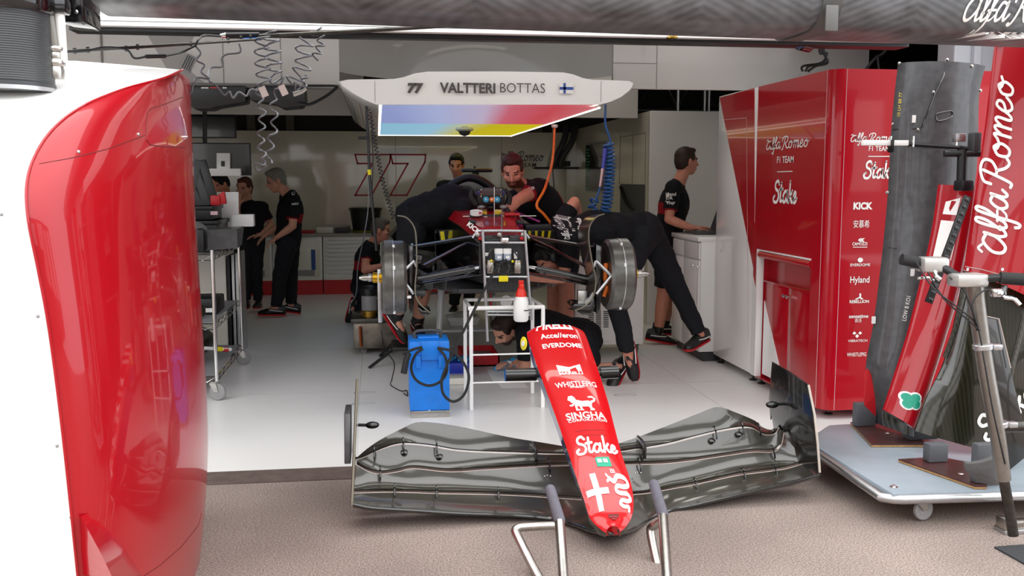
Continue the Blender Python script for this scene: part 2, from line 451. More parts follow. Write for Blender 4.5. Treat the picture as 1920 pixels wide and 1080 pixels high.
structure(MB().box((-9, -9, -0.1), (9, GY, 0)).build('ground_asphalt', 'asphalt', smooth=0))
structure(MB().box((-4.2, GY - 0.21, 0.0), (4.2, GY, 0.006), 0.002).build('trim_1', 'strip', smooth=0))
structure(MB().box((-4.2, GY, -0.1), (9, BW + 0.1, 0.006)).build('floor', 'epoxy', smooth=0))
fl = MB()                                    # joints between the floor boards
for x in (-1.6, -0.15, 1.3, 2.3): fl.box((x - 0.0015, GY + 0.01, 0.006), (x + 0.0015, BW - 1, 0.0068))
for y in (6.9, 8.7): fl.box((-4, y - 0.0015, 0.006), (2.6, y + 0.0015, 0.0068))
structure(fl.build('trim_2', mat('floor_joint', '#aaa8a5', 0.5), smooth=0))
structure(MB().box((-4.3, GY, 0), (-4.2, BW + 0.4, 3.0)).build('wall_left', 'cream', smooth=0))
wb = MB().box((-4.2, BW, 0), (2.86, BW + 0.08, 2.2), 0.004)
structure(wb.build('wall_back', 'cream', smooth=0))
sm = MB()
for px in (385, 742, 940, 1060):
    x = P(px, 300, BW).x; sm.box((x - 0.003, BW - 0.003, 0.95), (x + 0.003, BW, 2.2))
structure(sm.build('trim_3', mat('panel_joint', '#8f8a7c', 0.5), smooth=0))
structure(MB().box((-4.2, BW + 0.35, 0), (9, BW + 0.45, 3.0)).build('wall_rear', 'dark', smooth=0))
for px in (378, 470, 543, 905, 1010):       # roof posts seen over the rear wall
    x = P(px, 235, BW + 0.2).x
    structure(MB().box((x - 0.05, BW + 0.2, 2.0), (x + 0.05, BW + 0.3, 3.0)).build('column', mat('roof_post', '#5d574b', 0.6), smooth=0))
structure(MB().box((-4.3, GY - 0.02, 3.0), (9, BW + 0.5, 3.08)).build('ceiling', mat('ceiling_dark', '#55514a', 0.7), smooth=0))
# right-hand side: tall cream wall running back, a set-back facing panel, side wall behind the bench
RX, RY = 2.82, 9.78
structure(MB().box((RX, RY, 0), (RX + 0.06, BW, 2.25), 0.004).build('wall_right', 'cream', smooth=0))
rw = MB()
def on_right(px, py): 
    r = _ray(px, py); k = RX / r.x; return V((0, 0, CAMH)) + r * k
for (a, b) in (((1163, 252), (1163, 345)), ((1187, 250), (1187, 345)), ((1211, 248), (1211, 345))):
    p, q = on_right(*a), on_right(*b); rw.box((RX - 0.003, p.y - 0.004, q.z), (RX, p.y + 0.004, p.z))
p, q = on_right(1163, 258), on_right(1211, 250); rw.box((RX - 0.003, q.y, q.z), (RX, p.y, q.z + 0.008))
structure(rw.build('trim_4', mat('panel_joint_dark', '#6d675a', 0.5), smooth=0))
structure(MB().box((RX, RY - 0.04, 0), (4.2, RY + 0.02, 2.25), 0.006).build('wall_alcove', mat('white_wall', '#e4e1dc', 0.3, coat=0.4), smooth=0))
structure(MB().box((3.75, 7.3, 0), (3.8, RY, 2.2)).build('wall_side', 'white', smooth=0))
structure(MB().box((3.85, 9.0, 0), (9, 9.1, 3.0)).build('wall_curtain', 'dark', smooth=0))
structure(MB().box((8.9, 4.5, 0), (9, BW, 3.0)).build('wall_far_right', 'dark', smooth=0))
# pale steel jamb right of the opening
pa, pb = P(1790, 90, 6.0), P(1872, 90, 6.0)
structure(MB().box((pa.x, 6.0, 0), (pb.x + 0.25, 6.2, 3.0), 0.01).box((pa.x + 0.12, 5.96, 0), (pa.x + 0.17, 6.0, 3.0), 0.006).build('column', mat('pale_jamb', '#cfd6dc', 0.4), smooth=0))
structure(MB().box((pb.x, 5.6, 0), (9, 5.7, 3.2)).build('wall_front', mat('pale_front', '#c3c6c8', 0.5), smooth=0))
# ---- white bulkheads under the roof
H1, H1z = 7.3, 2.24
xl, xr, xe = P(636, 120, H1).x, P(1150, 120, H1).x, 3.9
structure(MB().box((-4.2, H1, H1z), (xl, H1 + 0.05, 3.0)).build('wall_bulkhead', 'head', smooth=0))
structure(MB().box((xr, H1, H1z), (xe, H1 + 0.05, 3.0)).build('wall_bulkhead', 'head', smooth=0))
nic = MB(); arc = []                        # concave niche behind the lit canopy
for i in range(49):
    t = i / 48; x = xl + (xr - xl) * t
    arc.append(V((x, H1 + 0.05 + 0.7 * (1 - (2 * t - 1) ** 2) ** 0.8, 0)))
nic.loft([[p + V((0, 0, 2.34)) for p in arc], [p + V((0, 0, 3.0)) for p in arc]], closed=False)
o = nic.build('wall_niche', 'head', smooth=60); structure(o)
# grey graphic and seams on the left bulkhead
g = MB()
def h1(px, py, off=0.0): return P(px, py, H1 - 0.003 - off)
g.prism([h1(268, 50), h1(372, 50), h1(340, 120), h1(390, 160), h1(330, 160)], (0, 0.002, 0))
structure(g.build('trim_5', 'headg', smooth=0))
g = MB()
for px in (418, 526): p = h1(px, 100); g.box((p.x - 0.002, H1 - 0.004, H1z), (p.x + 0.002, H1, 3.0))
p = h1(191, 100); g.box((p.x - 0.006, H1 - 0.01, H1z), (p.x + 0.006, H1, 3.0))
p, q = h1(345, 160), h1(640, 160); g.box((p.x - 1, H1 - 0.02, H1z - 0.03), (q.x, H1 + 0.05, H1z))
p, q = h1(1150, 100), h1(1232, 100)
g.box((p.x, H1 - 0.003, h1(1150, 118).z - 0.002), (q.x, H1, h1(1150, 118).z + 0.002))
p = h1(1232, 100); g.box((p.x - 0.002, H1 - 0.003, H1z), (p.x + 0.002, H1, 3.0))
structure(g.build('trim_6', mat('seam', '#77726c', 0.5), smooth=0))
t = thing('air_vent', 'small slanted grey slotted vent on the white bulkhead at upper left', 'vent', h1(353, 118))
a = MB(); c = h1(353, 118, 0.01); ex = V((0.45, 0, 0.9)).normalized(); ey = V((0.9, 0, -0.45)).normalized()
fnp = plane(c, ex, ey)
a.prism([fnp(-0.06, -0.035), fnp(0.06, -0.035), fnp(0.06, 0.035), fnp(-0.06, 0.035)], (0, 0.012, 0)); a.build('frame', 'grey', t, 0)
a = MB()
for k in range(4):
    y = -0.024 + k * 0.016; a.prism([fnp(-0.05, y - 0.003), fnp(0.05, y - 0.003), fnp(0.05, y + 0.003), fnp(-0.05, y + 0.003)], (0, -0.004, 0))
a.build('slat', 'dgrey', t, 0)
H2, H2z = 10.0, 2.19
structure(MB().box((-4.2, H2, H2z), (-0.12, H2 + 0.05, 3.0)).build('wall_header', 'head', smooth=0))
structure(MB().box((1.78, H2, H2z), (P(1196, 190, H2).x, H2 + 0.05, 3.0)).build('wall_header', 'head', smooth=0))
# truss seen over the right-hand wall
tr = thing('roof_truss', 'dark steel roof truss above the white alcove wall on the right', 'truss', (3.4, 10.6, 2.3))
a = MB(); za, zb = 2.34, 2.78
for z in (za, zb): a.cyl((2.7, 10.6, z), (5.5, 10.6, z), 0.03, n=8)
a.build('chord', 'dsteel', tr)
a = MB()
for k in range(12):
    x = 2.7 + k * 0.23; a.cyl((x, 10.6, za if k % 2 else zb), (x + 0.23, 10.6, zb if k % 2 else za), 0.014, n=6)
a.build('brace', 'dsteel', tr)
for px in (1272, 1322, 1330):
    p = P(px, 185, 10.5); MB().cyl((p.x, 10.5, 2.2), (p.x, 10.5, 3.0), 0.02, n=8).build('upright', 'alu', tr)
# red outlined number and the dark lettering on the rear wall
def outline_num(px0, px1, py0, py1):
    a = P(px0, py1, BW - 0.004); b = P(px1, py0, BW - 0.004); w, h = b.x - a.x, b.z - a.z
    pts = [(0.02, 1), (1, 1), (0.98, 0.82), (0.46, 0), (0.0, 0), (0.50, 0.78), (0.08, 0.78)]
    pts = [V((a.x + x * w, BW - 0.004, a.z + y * h)) for x, y in pts]
    mb = MB()
    for i in range(len(pts)):
        p, q = pts[i], pts[(i + 1) % len(pts)]; d = (q - p).normalized(); n = V((-d.z, 0, d.x)) * 0.011; e = d * 0.011
        mb.prism([p - e + n, q + e + n, q + e - n, p - e - n], (0, 0.003, 0))
    return mb
sg = thing('wall_number', 'red outlined number 77 on the cream rear wall', 'sign', P(730, 366, BW - 0.004))
outline_num(666, 732, 290, 366).build('digit', 'inkr', sg, 0)
outline_num(732, 798, 290, 366).build('digit', 'inkr', sg, 0)
sg = thing('wall_sign', 'dark script team name on the cream rear wall behind the bearded man', 'sign', P(980, 312, BW - 0.004))
fnp = plane(P(980, 302, BW - 0.005), (1, 0, 0), (0, 0, 1))
letter(MB(), ALFA, fnp, 0.13, width=0.62).build('script_lettering', 'ink', sg, 0)
letter(MB(), w2d('F1 TEAM', bold=0.01, spacing=1.15), plane(P(982, 313, BW - 0.005), (1, 0, 0), (0, 0, 1)), 0.06).build('lettering', 'ink', sg, 0)
# small service outlets let into the floor
for i, (px, py, lb) in enumerate(((684, 736, 'small flush slot in the floor left of the blue box, the rear one'), (681, 757, 'small flush slot in the floor left of the blue box, the front one'), (1172, 741, 'small flush slot in the floor right of the red nose'))):
    p = G(px, py, 0.007); mb = MB()
    pts = [p + V((0.05 * math.cos(a) * 1.0 + (0.03 if math.cos(a) > 0 else -0.03), 0.022 * math.sin(a), 0)) for a in [2 * PI * k / 16 for k in range(16)]]
    mb.tube(pts, 0.002, 5, closed=True)
    tag(mb.build('floor_outlet', 'grey'), lb, 'outlet', 'floor outlets')
# ================================================================== FRONT LEFT: service column, gantry boom, awning beam, air lines
def hit(px, py, bvh, lift=0.0):
    r = _ray(px, py).normalized(); h = bvh.ray_cast(V((0, 0, CAMH)), r, 60)
    return None if h[0] is None else h[0] - r * lift
def interp(tbl, t):
    t = max(0, min(1, t)) * (len(tbl) - 1); i = min(int(t), len(tbl) - 2); f = t - i
    return tbl[i] * (1 - f) + tbl[i + 1] * f
colm = thing('service_column', 'large white housing with a glossy red rounded side at the left of the garage entrance', 'housing', (-1.4, 3.6, 0))
Bp = [(172, 1344, 2.75), (146, 1085, 2.75), (118, 820, 2.75), (92, 620, 2.75), (70, 500, 2.75), (52, 410, 2.75), (50, 340, 2.78), (68, 285, 2.85), (105, 235, 2.95), (160, 196, 3.08), (235, 166, 3.28), (305, 147, 3.5), (342, 131, 3.66)]
Lf = [1344, 1085, 820, 620, 500, 410, 340, 275, 225, 185, 155, 130, 108]
Bc = crom([P(*p) for p in Bp], 5)
Lc = crom([P(-260, y, b[2]) for y, b in zip(Lf, Bp)], 5)
# silhouette of the red side, by height
Sp = [(362, 1096, 3.73), (366, 1070, 3.72), (374, 990, 3.71), (379, 900, 3.7), (378, 800, 3.7), (370, 660, 3.72), (362, 540, 3.74), (353, 400, 3.77), (349, 300, 3.79), (346, 220, 3.81), (344, 150, 3.83), (343, 133, 3.84)]
Sc = crom([P(*p) for p in Sp], 8)
def at_z(curve, z):
    for a, b in zip(curve, curve[1:]):
        if (a.z - z) * (b.z - z) <= 0 and abs(a.z - b.z) > 1e-6:
            return a.lerp(b, (z - a.z) / (b.z - a.z))
    return (curve[0] if abs(curve[0].z - z) < abs(curve[-1].z - z) else curve[-1]).copy()
rows = []
zs = [0.0 + Bc[-1].z * (1 - (1 - i / 46) ** 1.35) for i in range(47)]
for z in zs:
    b, s_ = at_z(Bc, z), at_z(Sc, z); row = []
    for k in range(15):
        u = PI / 2 * k / 14; q = V((b.x + (s_.x - b.x) * math.sin(u), b.y + (s_.y - b.y) * (1 - math.cos(u)), z)); row.append(q)
    for k in range(1, 9):
        u = PI / 2 * k / 8; row.append(V((s_.x - 0.35 * (1 - math.cos(u)), s_.y + 0.75 * math.sin(u), z)))
    rows.append(row)
red = MB().loft(rows, closed=False, caps=False)
red.add(rows[-1], [list(range(len(rows[-1])))])
red.build('side_fairing', 'red', colm, 60)
rb = red.bvh()
wh = MB().loft([[a, a.lerp(b, 0.5), b] for a, b in zip(Lc, Bc)], closed=False, caps=False)
tb = [Bc[-1], P(230, 121, 3.75), P(140, 114, 3.8), P(-260, 104, 3.85)]
wh.add(tb + [Lc[-1]], [(0, 1, 2, 3, 4)])
wh.add([tb[1], tb[3], tb[3] + V((0, 0.8, 0)), tb[1] + V((0, 0.8, 0))], [(0, 1, 2, 3)])
wh.build('front_panel', 'white', colm, 60)
MB().tube([p + V((0.0015, -0.003, 0)) for p in Bc], 0.004, 6).build('edge_trim', 'red', colm)
sk = MB()
def seam(pts, mb, bvh, r=0.0016, n=14):
    out = []
    for a, b in zip(pts, pts[1:]):
        for k in range(n):
            h = hit(a[0] + (b[0] - a[0]) * k / n, a[1] + (b[1] - a[1]) * k / n, bvh)
            if h is not None: out.append(h)
    h = hit(*pts[-1], bvh)
    if h is not None: out.append(h)
    if len(out) > 1: mb.tube(out, r, 5)
seam([(73, 307), (130, 297), (200, 280), (271, 254)], sk, rb)
sk.build('seam', mat('seam_red', '#6a0a10', 0.5), colm); sk = MB()
seam([(378, 962), (372, 985), (340, 1025), (300, 1060), (262, 1085)], sk, rb)
sk.build('seam', mat('seam_red', '#6a0a10', 0.5), colm)
sk = MB(); hp = [(275, 225), (276, 212), (284, 203), (310, 195), (343, 182)]
seam(hp, sk, rb, 0.002); sk.build('hatch', mat('seam_red', '#6a0a10', 0.5), colm); sk = MB(); seam([(275, 225), (274, 262), (282, 272), (300, 274), (347, 276)], sk, rb, 0.002)
sk.build('hatch', mat('seam_red', '#6a0a10', 0.5), colm)
for px, py in ((147, 285), (259, 252)):
    h = hit(px, py, rb); MB().ell(h, (0.006, 0.006, 0.006), None, 8, 6).build('screw', 'chrome', colm)
wbv = wh.bvh()
for px, py in ((71, 593), (107, 836), (133, 970), (3, 402)):
    h = hit(px, py, wbv); MB().ell(h, (0.005, 0.005, 0.005), None, 8, 6).build('screw', 'grey', colm)
h = hit(347, 257, rb) or P(347, 257, 3.8)
MB().cyl(P(346, 257, 3.79), P(352, 257, 3.79), 0.006, n=8).build('catch', 'chrome', colm)
# lower scoop of the fairing: a flared red lip at the foot
fo = MB(); 
lip_a = [hit(x, y, rb) for x, y in ((150, 972), (152, 1030), (156, 1078))]
lip_b = [P(151, 968, 2.74), P(185, 1030, 2.66), P(212, 1085, 2.6)]
lip_c = [hit(165, 962, rb), hit(220, 1010, rb), hit(266, 1078, rb)]
if all(p is not None for p in lip_a + lip_c):
    fo.loft([crom(lip_a, 4), crom(lip_b, 4), crom(lip_c, 4)], closed=False); fo.build('foot_fairing', 'red', colm, 60)
# drum of the gantry pivot standing on the column
dr = thing('pivot_drum', 'dark ribbed drum of the gantry pivot on top of the white housing', 'drum', P(12, 165, 3.2))
c = P(8, 165, 3.22); rr = 0.145
a = MB(); a.lathe(c - V((0, 0, 0.0)), (0, 0, 1), [(rr * 1.02, 0), (rr * 1.02, 0.012)] + [(rr + (0.0007 if k % 2 else -0.0007), 0.014 + k * 0.0035) for k in range(60)] + [(rr, 0.226)], 40)
a.build('drum_body', mat('drum_grey', '#3f4143', 0.4, 0.4), dr)
a = MB().lathe(c + V((0, 0, 0.226)), (0, 0, 1), [(rr * 1.06, 0), (rr * 1.1, 0.008), (rr * 1.1, 0.05), (rr * 0.95, 0.06), (rr * 0.9, 0.2)], 40)
a.build('collar', 'blackg', dr)
MB().lathe(c - V((0, 0, 0.012)), (0, 0, 1), [(rr * 1.03, 0), (rr * 1.03, 0.012)], 40).build('base_ring', 'alu', dr)
p = P(104, 148, 3.25)
cf = thing('cable_coupling', 'stack of clear and chrome couplings beside the pivot drum', 'coupling', p)
a = MB()
for z0, z1, r in ((0, 0.04, 0.026), (0.04, 0.06, 0.03), (0.06, 0.085, 0.024), (0.085, 0.10, 0.031)): a.lathe(p + V((0, 0, z0)), (0, 0, 1), [(r, 0), (r * 1.08, (z1 - z0) * 0.3), (r * 1.08, (z1 - z0) * 0.7), (r * 0.96, z1 - z0)], 16)
a.build('threaded_base', 'steel', cf)
MB().cyl(p + V((0, 0, 0.10)), p + V((-0.012, 0, 0.20)), 0.022, 0.026, 14).build('sleeve', mat('smoked_plastic', '#6f6a62', 0.2, coat=0.6), cf)
MB().cyl(p + V((0.028, 0, 0.05)), p + V((0.022, 0, 0.21)), 0.012, 0.016, 12).build('sleeve', 'white_gloss', cf)
MB().box(p + V((-0.02, -0.03, 0.20)), p + V((0.05, 0.03, 0.25)), 0.008).build('clamp', 'blackg', cf)
# ---- boom
bo = thing('gantry_boom', 'big dark carbon gantry boom running across the top of the picture', 'boom', (1.2, 3.7, 2.1))
x0, x1 = P(148, 20, 3.45).x, 3.6
bz = lambda x: 2.398 - 0.012 * (x + 1.0)
sec = lambda x: [V((x, 3.70 + 0.25 * math.copysign(abs(math.cos(a)) ** 0.45, math.cos(a)), bz(x) + 0.25 * math.copysign(abs(math.sin(a)) ** 0.55, math.sin(a)))) for a in [2 * PI * k / 40 for k in range(40)]]
M['boomc'] = None
def boom_mat():
    m = bpy.data.materials.new('braided_carbon'); m.use_nodes = True
    N, L = m.node_tree.nodes, m.node_tree.links; b = N['Principled BSDF']
    tc = N.new('ShaderNodeTexCoord'); mp = N.new('ShaderNodeMapping'); mp.inputs['Scale'].default_value = (1, 1, 1.4)
    L.new(tc.outputs['Object'], mp.inputs[0])
    sx = N.new('ShaderNodeSeparateXYZ'); L.new(mp.outputs[0], sx.inputs[0])
    def math_(op, a, b_=None):
        n = N.new('ShaderNodeMath'); n.operation = op
        for i, q in enumerate((a, b_)):
            if q is None: continue
            if hasattr(q, 'links') or hasattr(q, 'is_linked'): L.new(q, n.inputs[i])
            else: n.inputs[i].default_value = q
        return n.outputs[0]
    # zig-zag tow bands: |frac| folding in x added to z
    fold = math_('PINGPONG', sx.outputs['X'], 0.42)
    s1 = math_('ADD', math_('MULTIPLY', fold, 0.9), math_('MULTIPLY', sx.outputs['Z'], 1.6))
    st = math_('PINGPONG', s1, 0.03)
    st = math_('MULTIPLY', st, 33.0)
    nz = N.new('ShaderNodeTexNoise'); nz.inputs['Scale'].default_value = 9; nz.inputs['Detail'].default_value = 6
    L.new(mp.outputs[0], nz.inputs['Vector'])
    w = math_('ADD', math_('MULTIPLY', st, 0.22), math_('MULTIPLY', nz.outputs['Fac'], 0.95))
    r = N.new('ShaderNodeValToRGB'); r.color_ramp.elements[0].color = lin('#3c3c3d'); r.color_ramp.elements[1].color = lin('#77797c')
    r.color_ramp.elements[0].position = 0.25; r.color_ramp.elements[1].position = 0.85
    L.new(w, r.inputs[0]); L.new(r.outputs[0], b.inputs['Base Color'])
    b.inputs['Roughness'].default_value = 0.42; b.inputs['Metallic'].default_value = 0.25
    return m
M['boomc'] = boom_mat()
bm_ = MB().loft([sec(x0), sec(1.55), sec(x1)]); bm_.build('boom_body', 'boomc', bo, 50)
bb = bm_.bvh()
a = MB(); xa, xb = P(1544, 30, 3.45).x, P(1580, 30, 3.45).x
a.loft([[V((x, 3.70 + (p.y - 3.70) * 1.03, bz(x) + (p.z - bz(x)) * 1.03)) for p in sec(x)] for x in (xa, xb)]); a.build('strap', mat('strap_grey', '#4c4b49', 0.5), bo)
a = MB(); q0, q1 = P(1551, 8, 3.43), P(1573, 58, 3.43)
a.box((q0.x, 3.436, q1.z), (q1.x, 3.445, q0.z), 0.004).build('strap_pad', mat('strap_light', '#5a5957', 0.5), bo)
fnp = on_mesh(P(1812, 36, 3.45), (1, 0, 0), (0, 0, 1), bb)
letter(MB(), ALFA, fnp, 0.115, align='l', width=0.52).build('script_lettering', 'inkw', bo, 0)
fnp = on_mesh(P(1880, 71, 3.45), (1, 0, 0), (0, 0, 1), bb)
letter(MB(), w2d('F1 TEAM', bold=0.02), fnp, 0.034, align='l').build('lettering', 'inkw', bo, 0)
a = MB(); q = P(140, 14, 3.45)
a.box(q + V((-0.045, 0, -0.05)), q + V((0.03, 0.2, 0.25)), 0.01).box(q + V((-0.11, 0.02, 0.0)), q + V((-0.04, 0.15, 0.22)), 0.01).build('pivot_bracket', 'blackg', bo)
for k in (0, 1): MB().lathe(q + V((-0.03 + 0.035 * k, 0.0, -0.018 + 0.003 * k)), (0, -1, 0), [(0.007, 0), (0.007, 0.005), (0.004, 0.006)], 10).build('bolt', 'chrome', bo)
# ---- white awning beam above the opening
bx0, bx1 = P(128, 40, 5.0).x, P(1705, 78, 5.0).x
aw = thing('awning_beam', 'long white aluminium beam across the top of the garage opening', 'beam', (0.6, 5.0, 2.29))
MB().box((bx0, 4.98, 2.315), (bx1, 5.2, 2.7), 0.006).build('beam_body', 'white_gloss', aw)
MB().box((bx0, 4.95, 2.285), (bx1, 5.16, 2.305), 0.004).build('lower_lip', 'white_gloss', aw)
MB().box((bx0, 5.0, 2.268), (bx1, 5.14, 2.285), 0.002).build('seal', 'black', aw)
for px, py in ((162, 46), (1262, 69)):
    p = P(px, py, 4.94); MB().lathe((p.x, 4.96, 2.278), (0, 0, 1), [(0.012, 0), (0.03, 0.004), (0.03, 0.012), (0.02, 0.016)], 12).build('light_fitting', 'brass', aw)
# small round camera under the beam at right
p = P(1507, 84, 5.1)
sc_ = thing('spot_can', 'small black and red cylinder hanging under the right end of the white beam', 'camera', p + V((0, 0, 0.03)))
MB().lathe(p + V((-0.03, -0.02, 0)), (0.75, 0.6, 0), [(0.03, 0), (0.035, 0.003), (0.035, 0.10), (0.03, 0.105)], 16).build('body', 'blackg', sc_)
MB().lathe(p + V((-0.033, -0.022, 0)), (0.75, 0.6, 0), [(0.026, 0), (0.024, 0.004)], 16).build('lens', mat('lens_blue', '#5c6a9a', 0.1, coat=1.0), sc_)
MB().box(p + V((0.01, 0.01, 0.03)), p + V((0.04, 0.05, 0.06))).build('mount', 'black', sc_)
a = MB(); q = P(1538, 92, 5.6)
for k in range(3): a.tube([V((P(1536 + 4 * k, 78, 5.4).x, 5.4, 3.0)), P(1536 + 4 * k, 78, 5.4), P(1545 + 3 * k, 100, 5.4), P(1552 - 6 * k, 118, 5.4), P(1530 - 12 * k, 124, 5.4), P(1515 - 5 * k, 134, 5.4)], 0.008, 6, 5)
tag(a.build('cable_bundle', 'black'), 'tangle of black cables hanging behind the top of the red cabinet', 'cable')
a = MB().tube([V((P(1668, 78, 6.2).x + .1, 6.2, 3.0)), P(1668, 78, 6.2), P(1640, 110, 6.2), P(1622, 132, 6.2), P(1610, 150, 6.2)], 0.010, 6, 5).tube([P(1645, 103, 6.2), P(1648, 130, 6.2)], 0.007, 6)
tag(a.build('cable_sling', 'black'), 'black cable slung above the red cabinet front', 'cable')
# ---- air-line pole and its hoses
def helix(mb, pts, R, turns, r=0.004, n=5, per=12, ph=0.0):
    c = crom(pts, 8) if len(pts) > 2 else [V(pts[0]).lerp(V(pts[1]), i / 12) for i in range(13)]
    L = [0]
    for p, q in zip(c, c[1:]): L.append(L[-1] + (q - p).length)
    tot = L[-1]; out = []; N_ = int(turns * per)
    for i in range(N_ + 1):
        s_ = tot * i / N_; j = 0
        while j < len(L) - 2 and L[j + 1] < s_: j += 1
        p = c[j].lerp(c[j + 1], (s_ - L[j]) / max(1e-6, L[j + 1] - L[j])); d = (c[j + 1] - c[j]).normalized()
        u = (V((0, 1, 0)) - d * d.y); u = u.normalized() if u.length > 0.2 else V((1, 0, 0)); w = d.cross(u)
        a_ = 2 * PI * turns * i / N_ + ph; rad = R(i / N_) if callable(R) else R
        out.append(p + u * math.cos(a_) * rad + w * math.sin(a_) * rad)
    return mb.tube(out, r, n)
PY = 4.2
M['hosegrey'] = mat('grey_hose', '#55575d', 0.3, coat=0.3)
pole = thing('air_line_pole', 'thin steel pole with clipped air lines reaching in from the left column', 'pole', P(480, 70, PY))
MB().tube([P(112, 97, 3.5), P(300, 86, 3.8), P(490, 73, PY)], 0.0055, 8).build('rod', 'dsteel', pole)
MB().tube([P(478, 68, PY), P(640, 60, PY + 0.1), P(880, 46, 4.4)], 0.009, 10).build('main_tube', 'dsteel', pole)
MB().tube([P(424, 67, PY), P(486, 66, PY)], 0.013, 10).build('black_sleeve', 'black', pole)
MB().tube([P(413, 67, PY), P(424, 67, PY)], (0.008, 0.014), 10).build('end_fitting', 'chrome', pole)
MB().tube([P(458, 74, PY - 0.02), P(486, 73, PY - 0.02)], 0.006, 8).build('blue_tape', 'blue', pole)
for px, py in ((140, 95), (165, 93), (237, 91), (358, 82), (428, 76), (452, 72), (470, 70), (258, 88)):
    p = P(px, py, 3.5 + 0.7 * (px - 112) / 378)
    MB().tube([p + V((-0.004, 0, 0)), p + V((0.004, 0, 0))], 0.011, 8).build('clip', 'black', pole)
a = MB()
a.tube([P(125, 97, 3.5), P(160, 96, 3.52), P(195, 89, 3.6), P(237, 93, 3.65), P(252, 109, 3.68), P(275, 106, 3.7)], 0.004, 6, 6)
a.tube([P(309, 105, 3.75), P(340, 98, 3.85), P(368, 85, 3.9)], 0.004, 6, 6)
a.tube([P(273, 106, 3.7), P(310, 105, 3.75)], 0.0075, 8)
a.tube([P(378, 68, 3.95), P(390, 66, 4.0), P(413, 68, 4.1)], 0.005, 6, 6)
a.tube([P(378, 68, 3.95), P(371, 76, 3.9), P(366, 88, 3.9)], 0.004, 6, 5)
tag(a.build('signal_cable', 'black'), 'thin black cable with an inline plug looped along the left half of the steel pole', 'cable')
a = MB()
a.tube([P(366, 86, 4.0), P(376, 100, 4.0), P(368, 113, 4.0), P(383, 122, 4.0), P(377, 135, 4.0), P(392, 148, 4.0), P(370, 146, 4.0), P(362, 160, 4.0), P(358, 174, 4.0), P(343, 172, 4.0)], 0.004, 6, 8)
a.tube([P(448, 82, 4.1), P(450, 98, 4.1), P(425, 102, 4.1), P(415, 110, 4.1), P(416, 125, 4.1), P(395, 128, 4.1), P(391, 150, 4.05), P(405, 160, 4.05), P(420, 178, 4.05), P(430, 172, 4.05), P(437, 184, 4.05), P(448, 173, 4.05), P(462, 180, 4.05), P(470, 168, 4.05), P(484, 170, 4.05)], 0.004, 6, 8)
tag(a.build('air_hose', 'hosegrey'), 'loose wavy grey air hose drooping left of the coiled hoses', 'hose')
def coil(nm, lb, parts):
    m_ = MB()
    for pts, R, t, ph in parts: helix(m_, [P(*q) for q in pts], R, t, 0.0042, 6, 14, ph)
    return tag(m_.build(nm, 'hosegrey'), lb, 'hose', 'coiled grey air hoses')
coil('coiled_air_hose', 'coiled grey air hose hanging lowest at left, its tail level with the grey-haired man', [
    ([(492, 62, PY), (491, 110, PY), (497, 165, PY)], 0.03, 5, 0), ([(497, 165, PY), (486, 172, PY), (492, 215, PY), (489, 260, PY), (494, 300, PY)], 0.015, 5.5, 1), ([(494, 300, PY), (486, 312, PY), (496, 318, PY)], 0.017, 1.3, 0)])
coil('coiled_air_hose', 'coiled grey air hose hanging just right of the lowest one, slightly shorter', [
    ([(505, 60, PY + 0.05), (512, 100, PY + 0.05), (515, 140, PY + 0.05), (535, 158, PY + 0.05)], 0.034, 5.5, 2), ([(530, 165, PY + 0.05), (512, 185, PY + 0.05), (515, 230, PY + 0.05), (507, 270, PY + 0.05), (503, 306, PY + 0.05)], 0.016, 5, 2)])
coil('coiled_air_hose', 'coiled grey air hose bunched on the pole, the one furthest right of the hanging coils', [
    ([(580, 56, PY + 0.1), (570, 90, PY + 0.1), (568, 125, PY + 0.1), (548, 158, PY + 0.1)], 0.036, 5, 0), ([(595, 52, PY + 0.1), (602, 80, PY + 0.1), (590, 110, PY + 0.1)], 0.017, 4, 1), ([(548, 158, PY + 0.1), (566, 165, PY + 0.1), (572, 140, PY + 0.1)], 0.015, 3, 0)])
for i, (px, py, lb) in enumerate(((494, 172, 'white tag label tied to the left coiled hoses'), (531, 169, 'white tag label tied between the two bunches of coiled hoses'))):
    p = P(px, py, PY - 0.03); q = plane(p, (0.9, 0, 0.4), (-0.4, 0, 0.9))
    tag(MB().prism([q(-0.014, -0.022), q(0.014, -0.022), q(0.014, 0.022), q(-0.014, 0.022)], (0, 0.003, 0)).build('hose_tag', mat('tag_pink', '#c9bab4', 0.5)), lb, 'tag')
tag(MB().tube([P(574, 166, PY), P(566, 172, PY), P(550, 177, PY)], (0.006, 0.010), 8, 4).build('hose_nozzle', 'steel'), 'steel nozzle on the end of the right coiled hose', 'nozzle')
# ================================================================== FRONT WING AND NOSE ON ITS STAND
wing = thing('front_wing', 'black carbon racing car front wing with upright end plates on a low steel stand', 'front wing', (0.95, 4.3, 0.1))
YW = lambda x: 4.1 + 0.055 * (x + 0.13)              # leading-edge line across the span (yawed a little)
def curve(pts): return crom(pts, 6)
def resamp(c, n):
    L = [0]
    for a, b in zip(c, c[1:]): L.append(L[-1] + (b - a).length)
    out = []; j = 0
    for i in range(n):
        s_ = L[-1] * i / (n - 1)
        while j < len(L) - 2 and L[j + 1] < s_: j += 1
        out.append(c[j].lerp(c[j + 1], (s_ - L[j]) / max(1e-9, L[j + 1] - L[j])))
    return out
def pts_at(lst, dy):                                # (px, py, extra depth) -> world
    out = []
    for q in lst:
        px, py = q[0], q[1]; e = q[2] if len(q) > 2 else 0
        p = P(px, py, 4.2 + dy + e)
        out.append(P(px, py, YW(p.x) + dy + e))
    return out
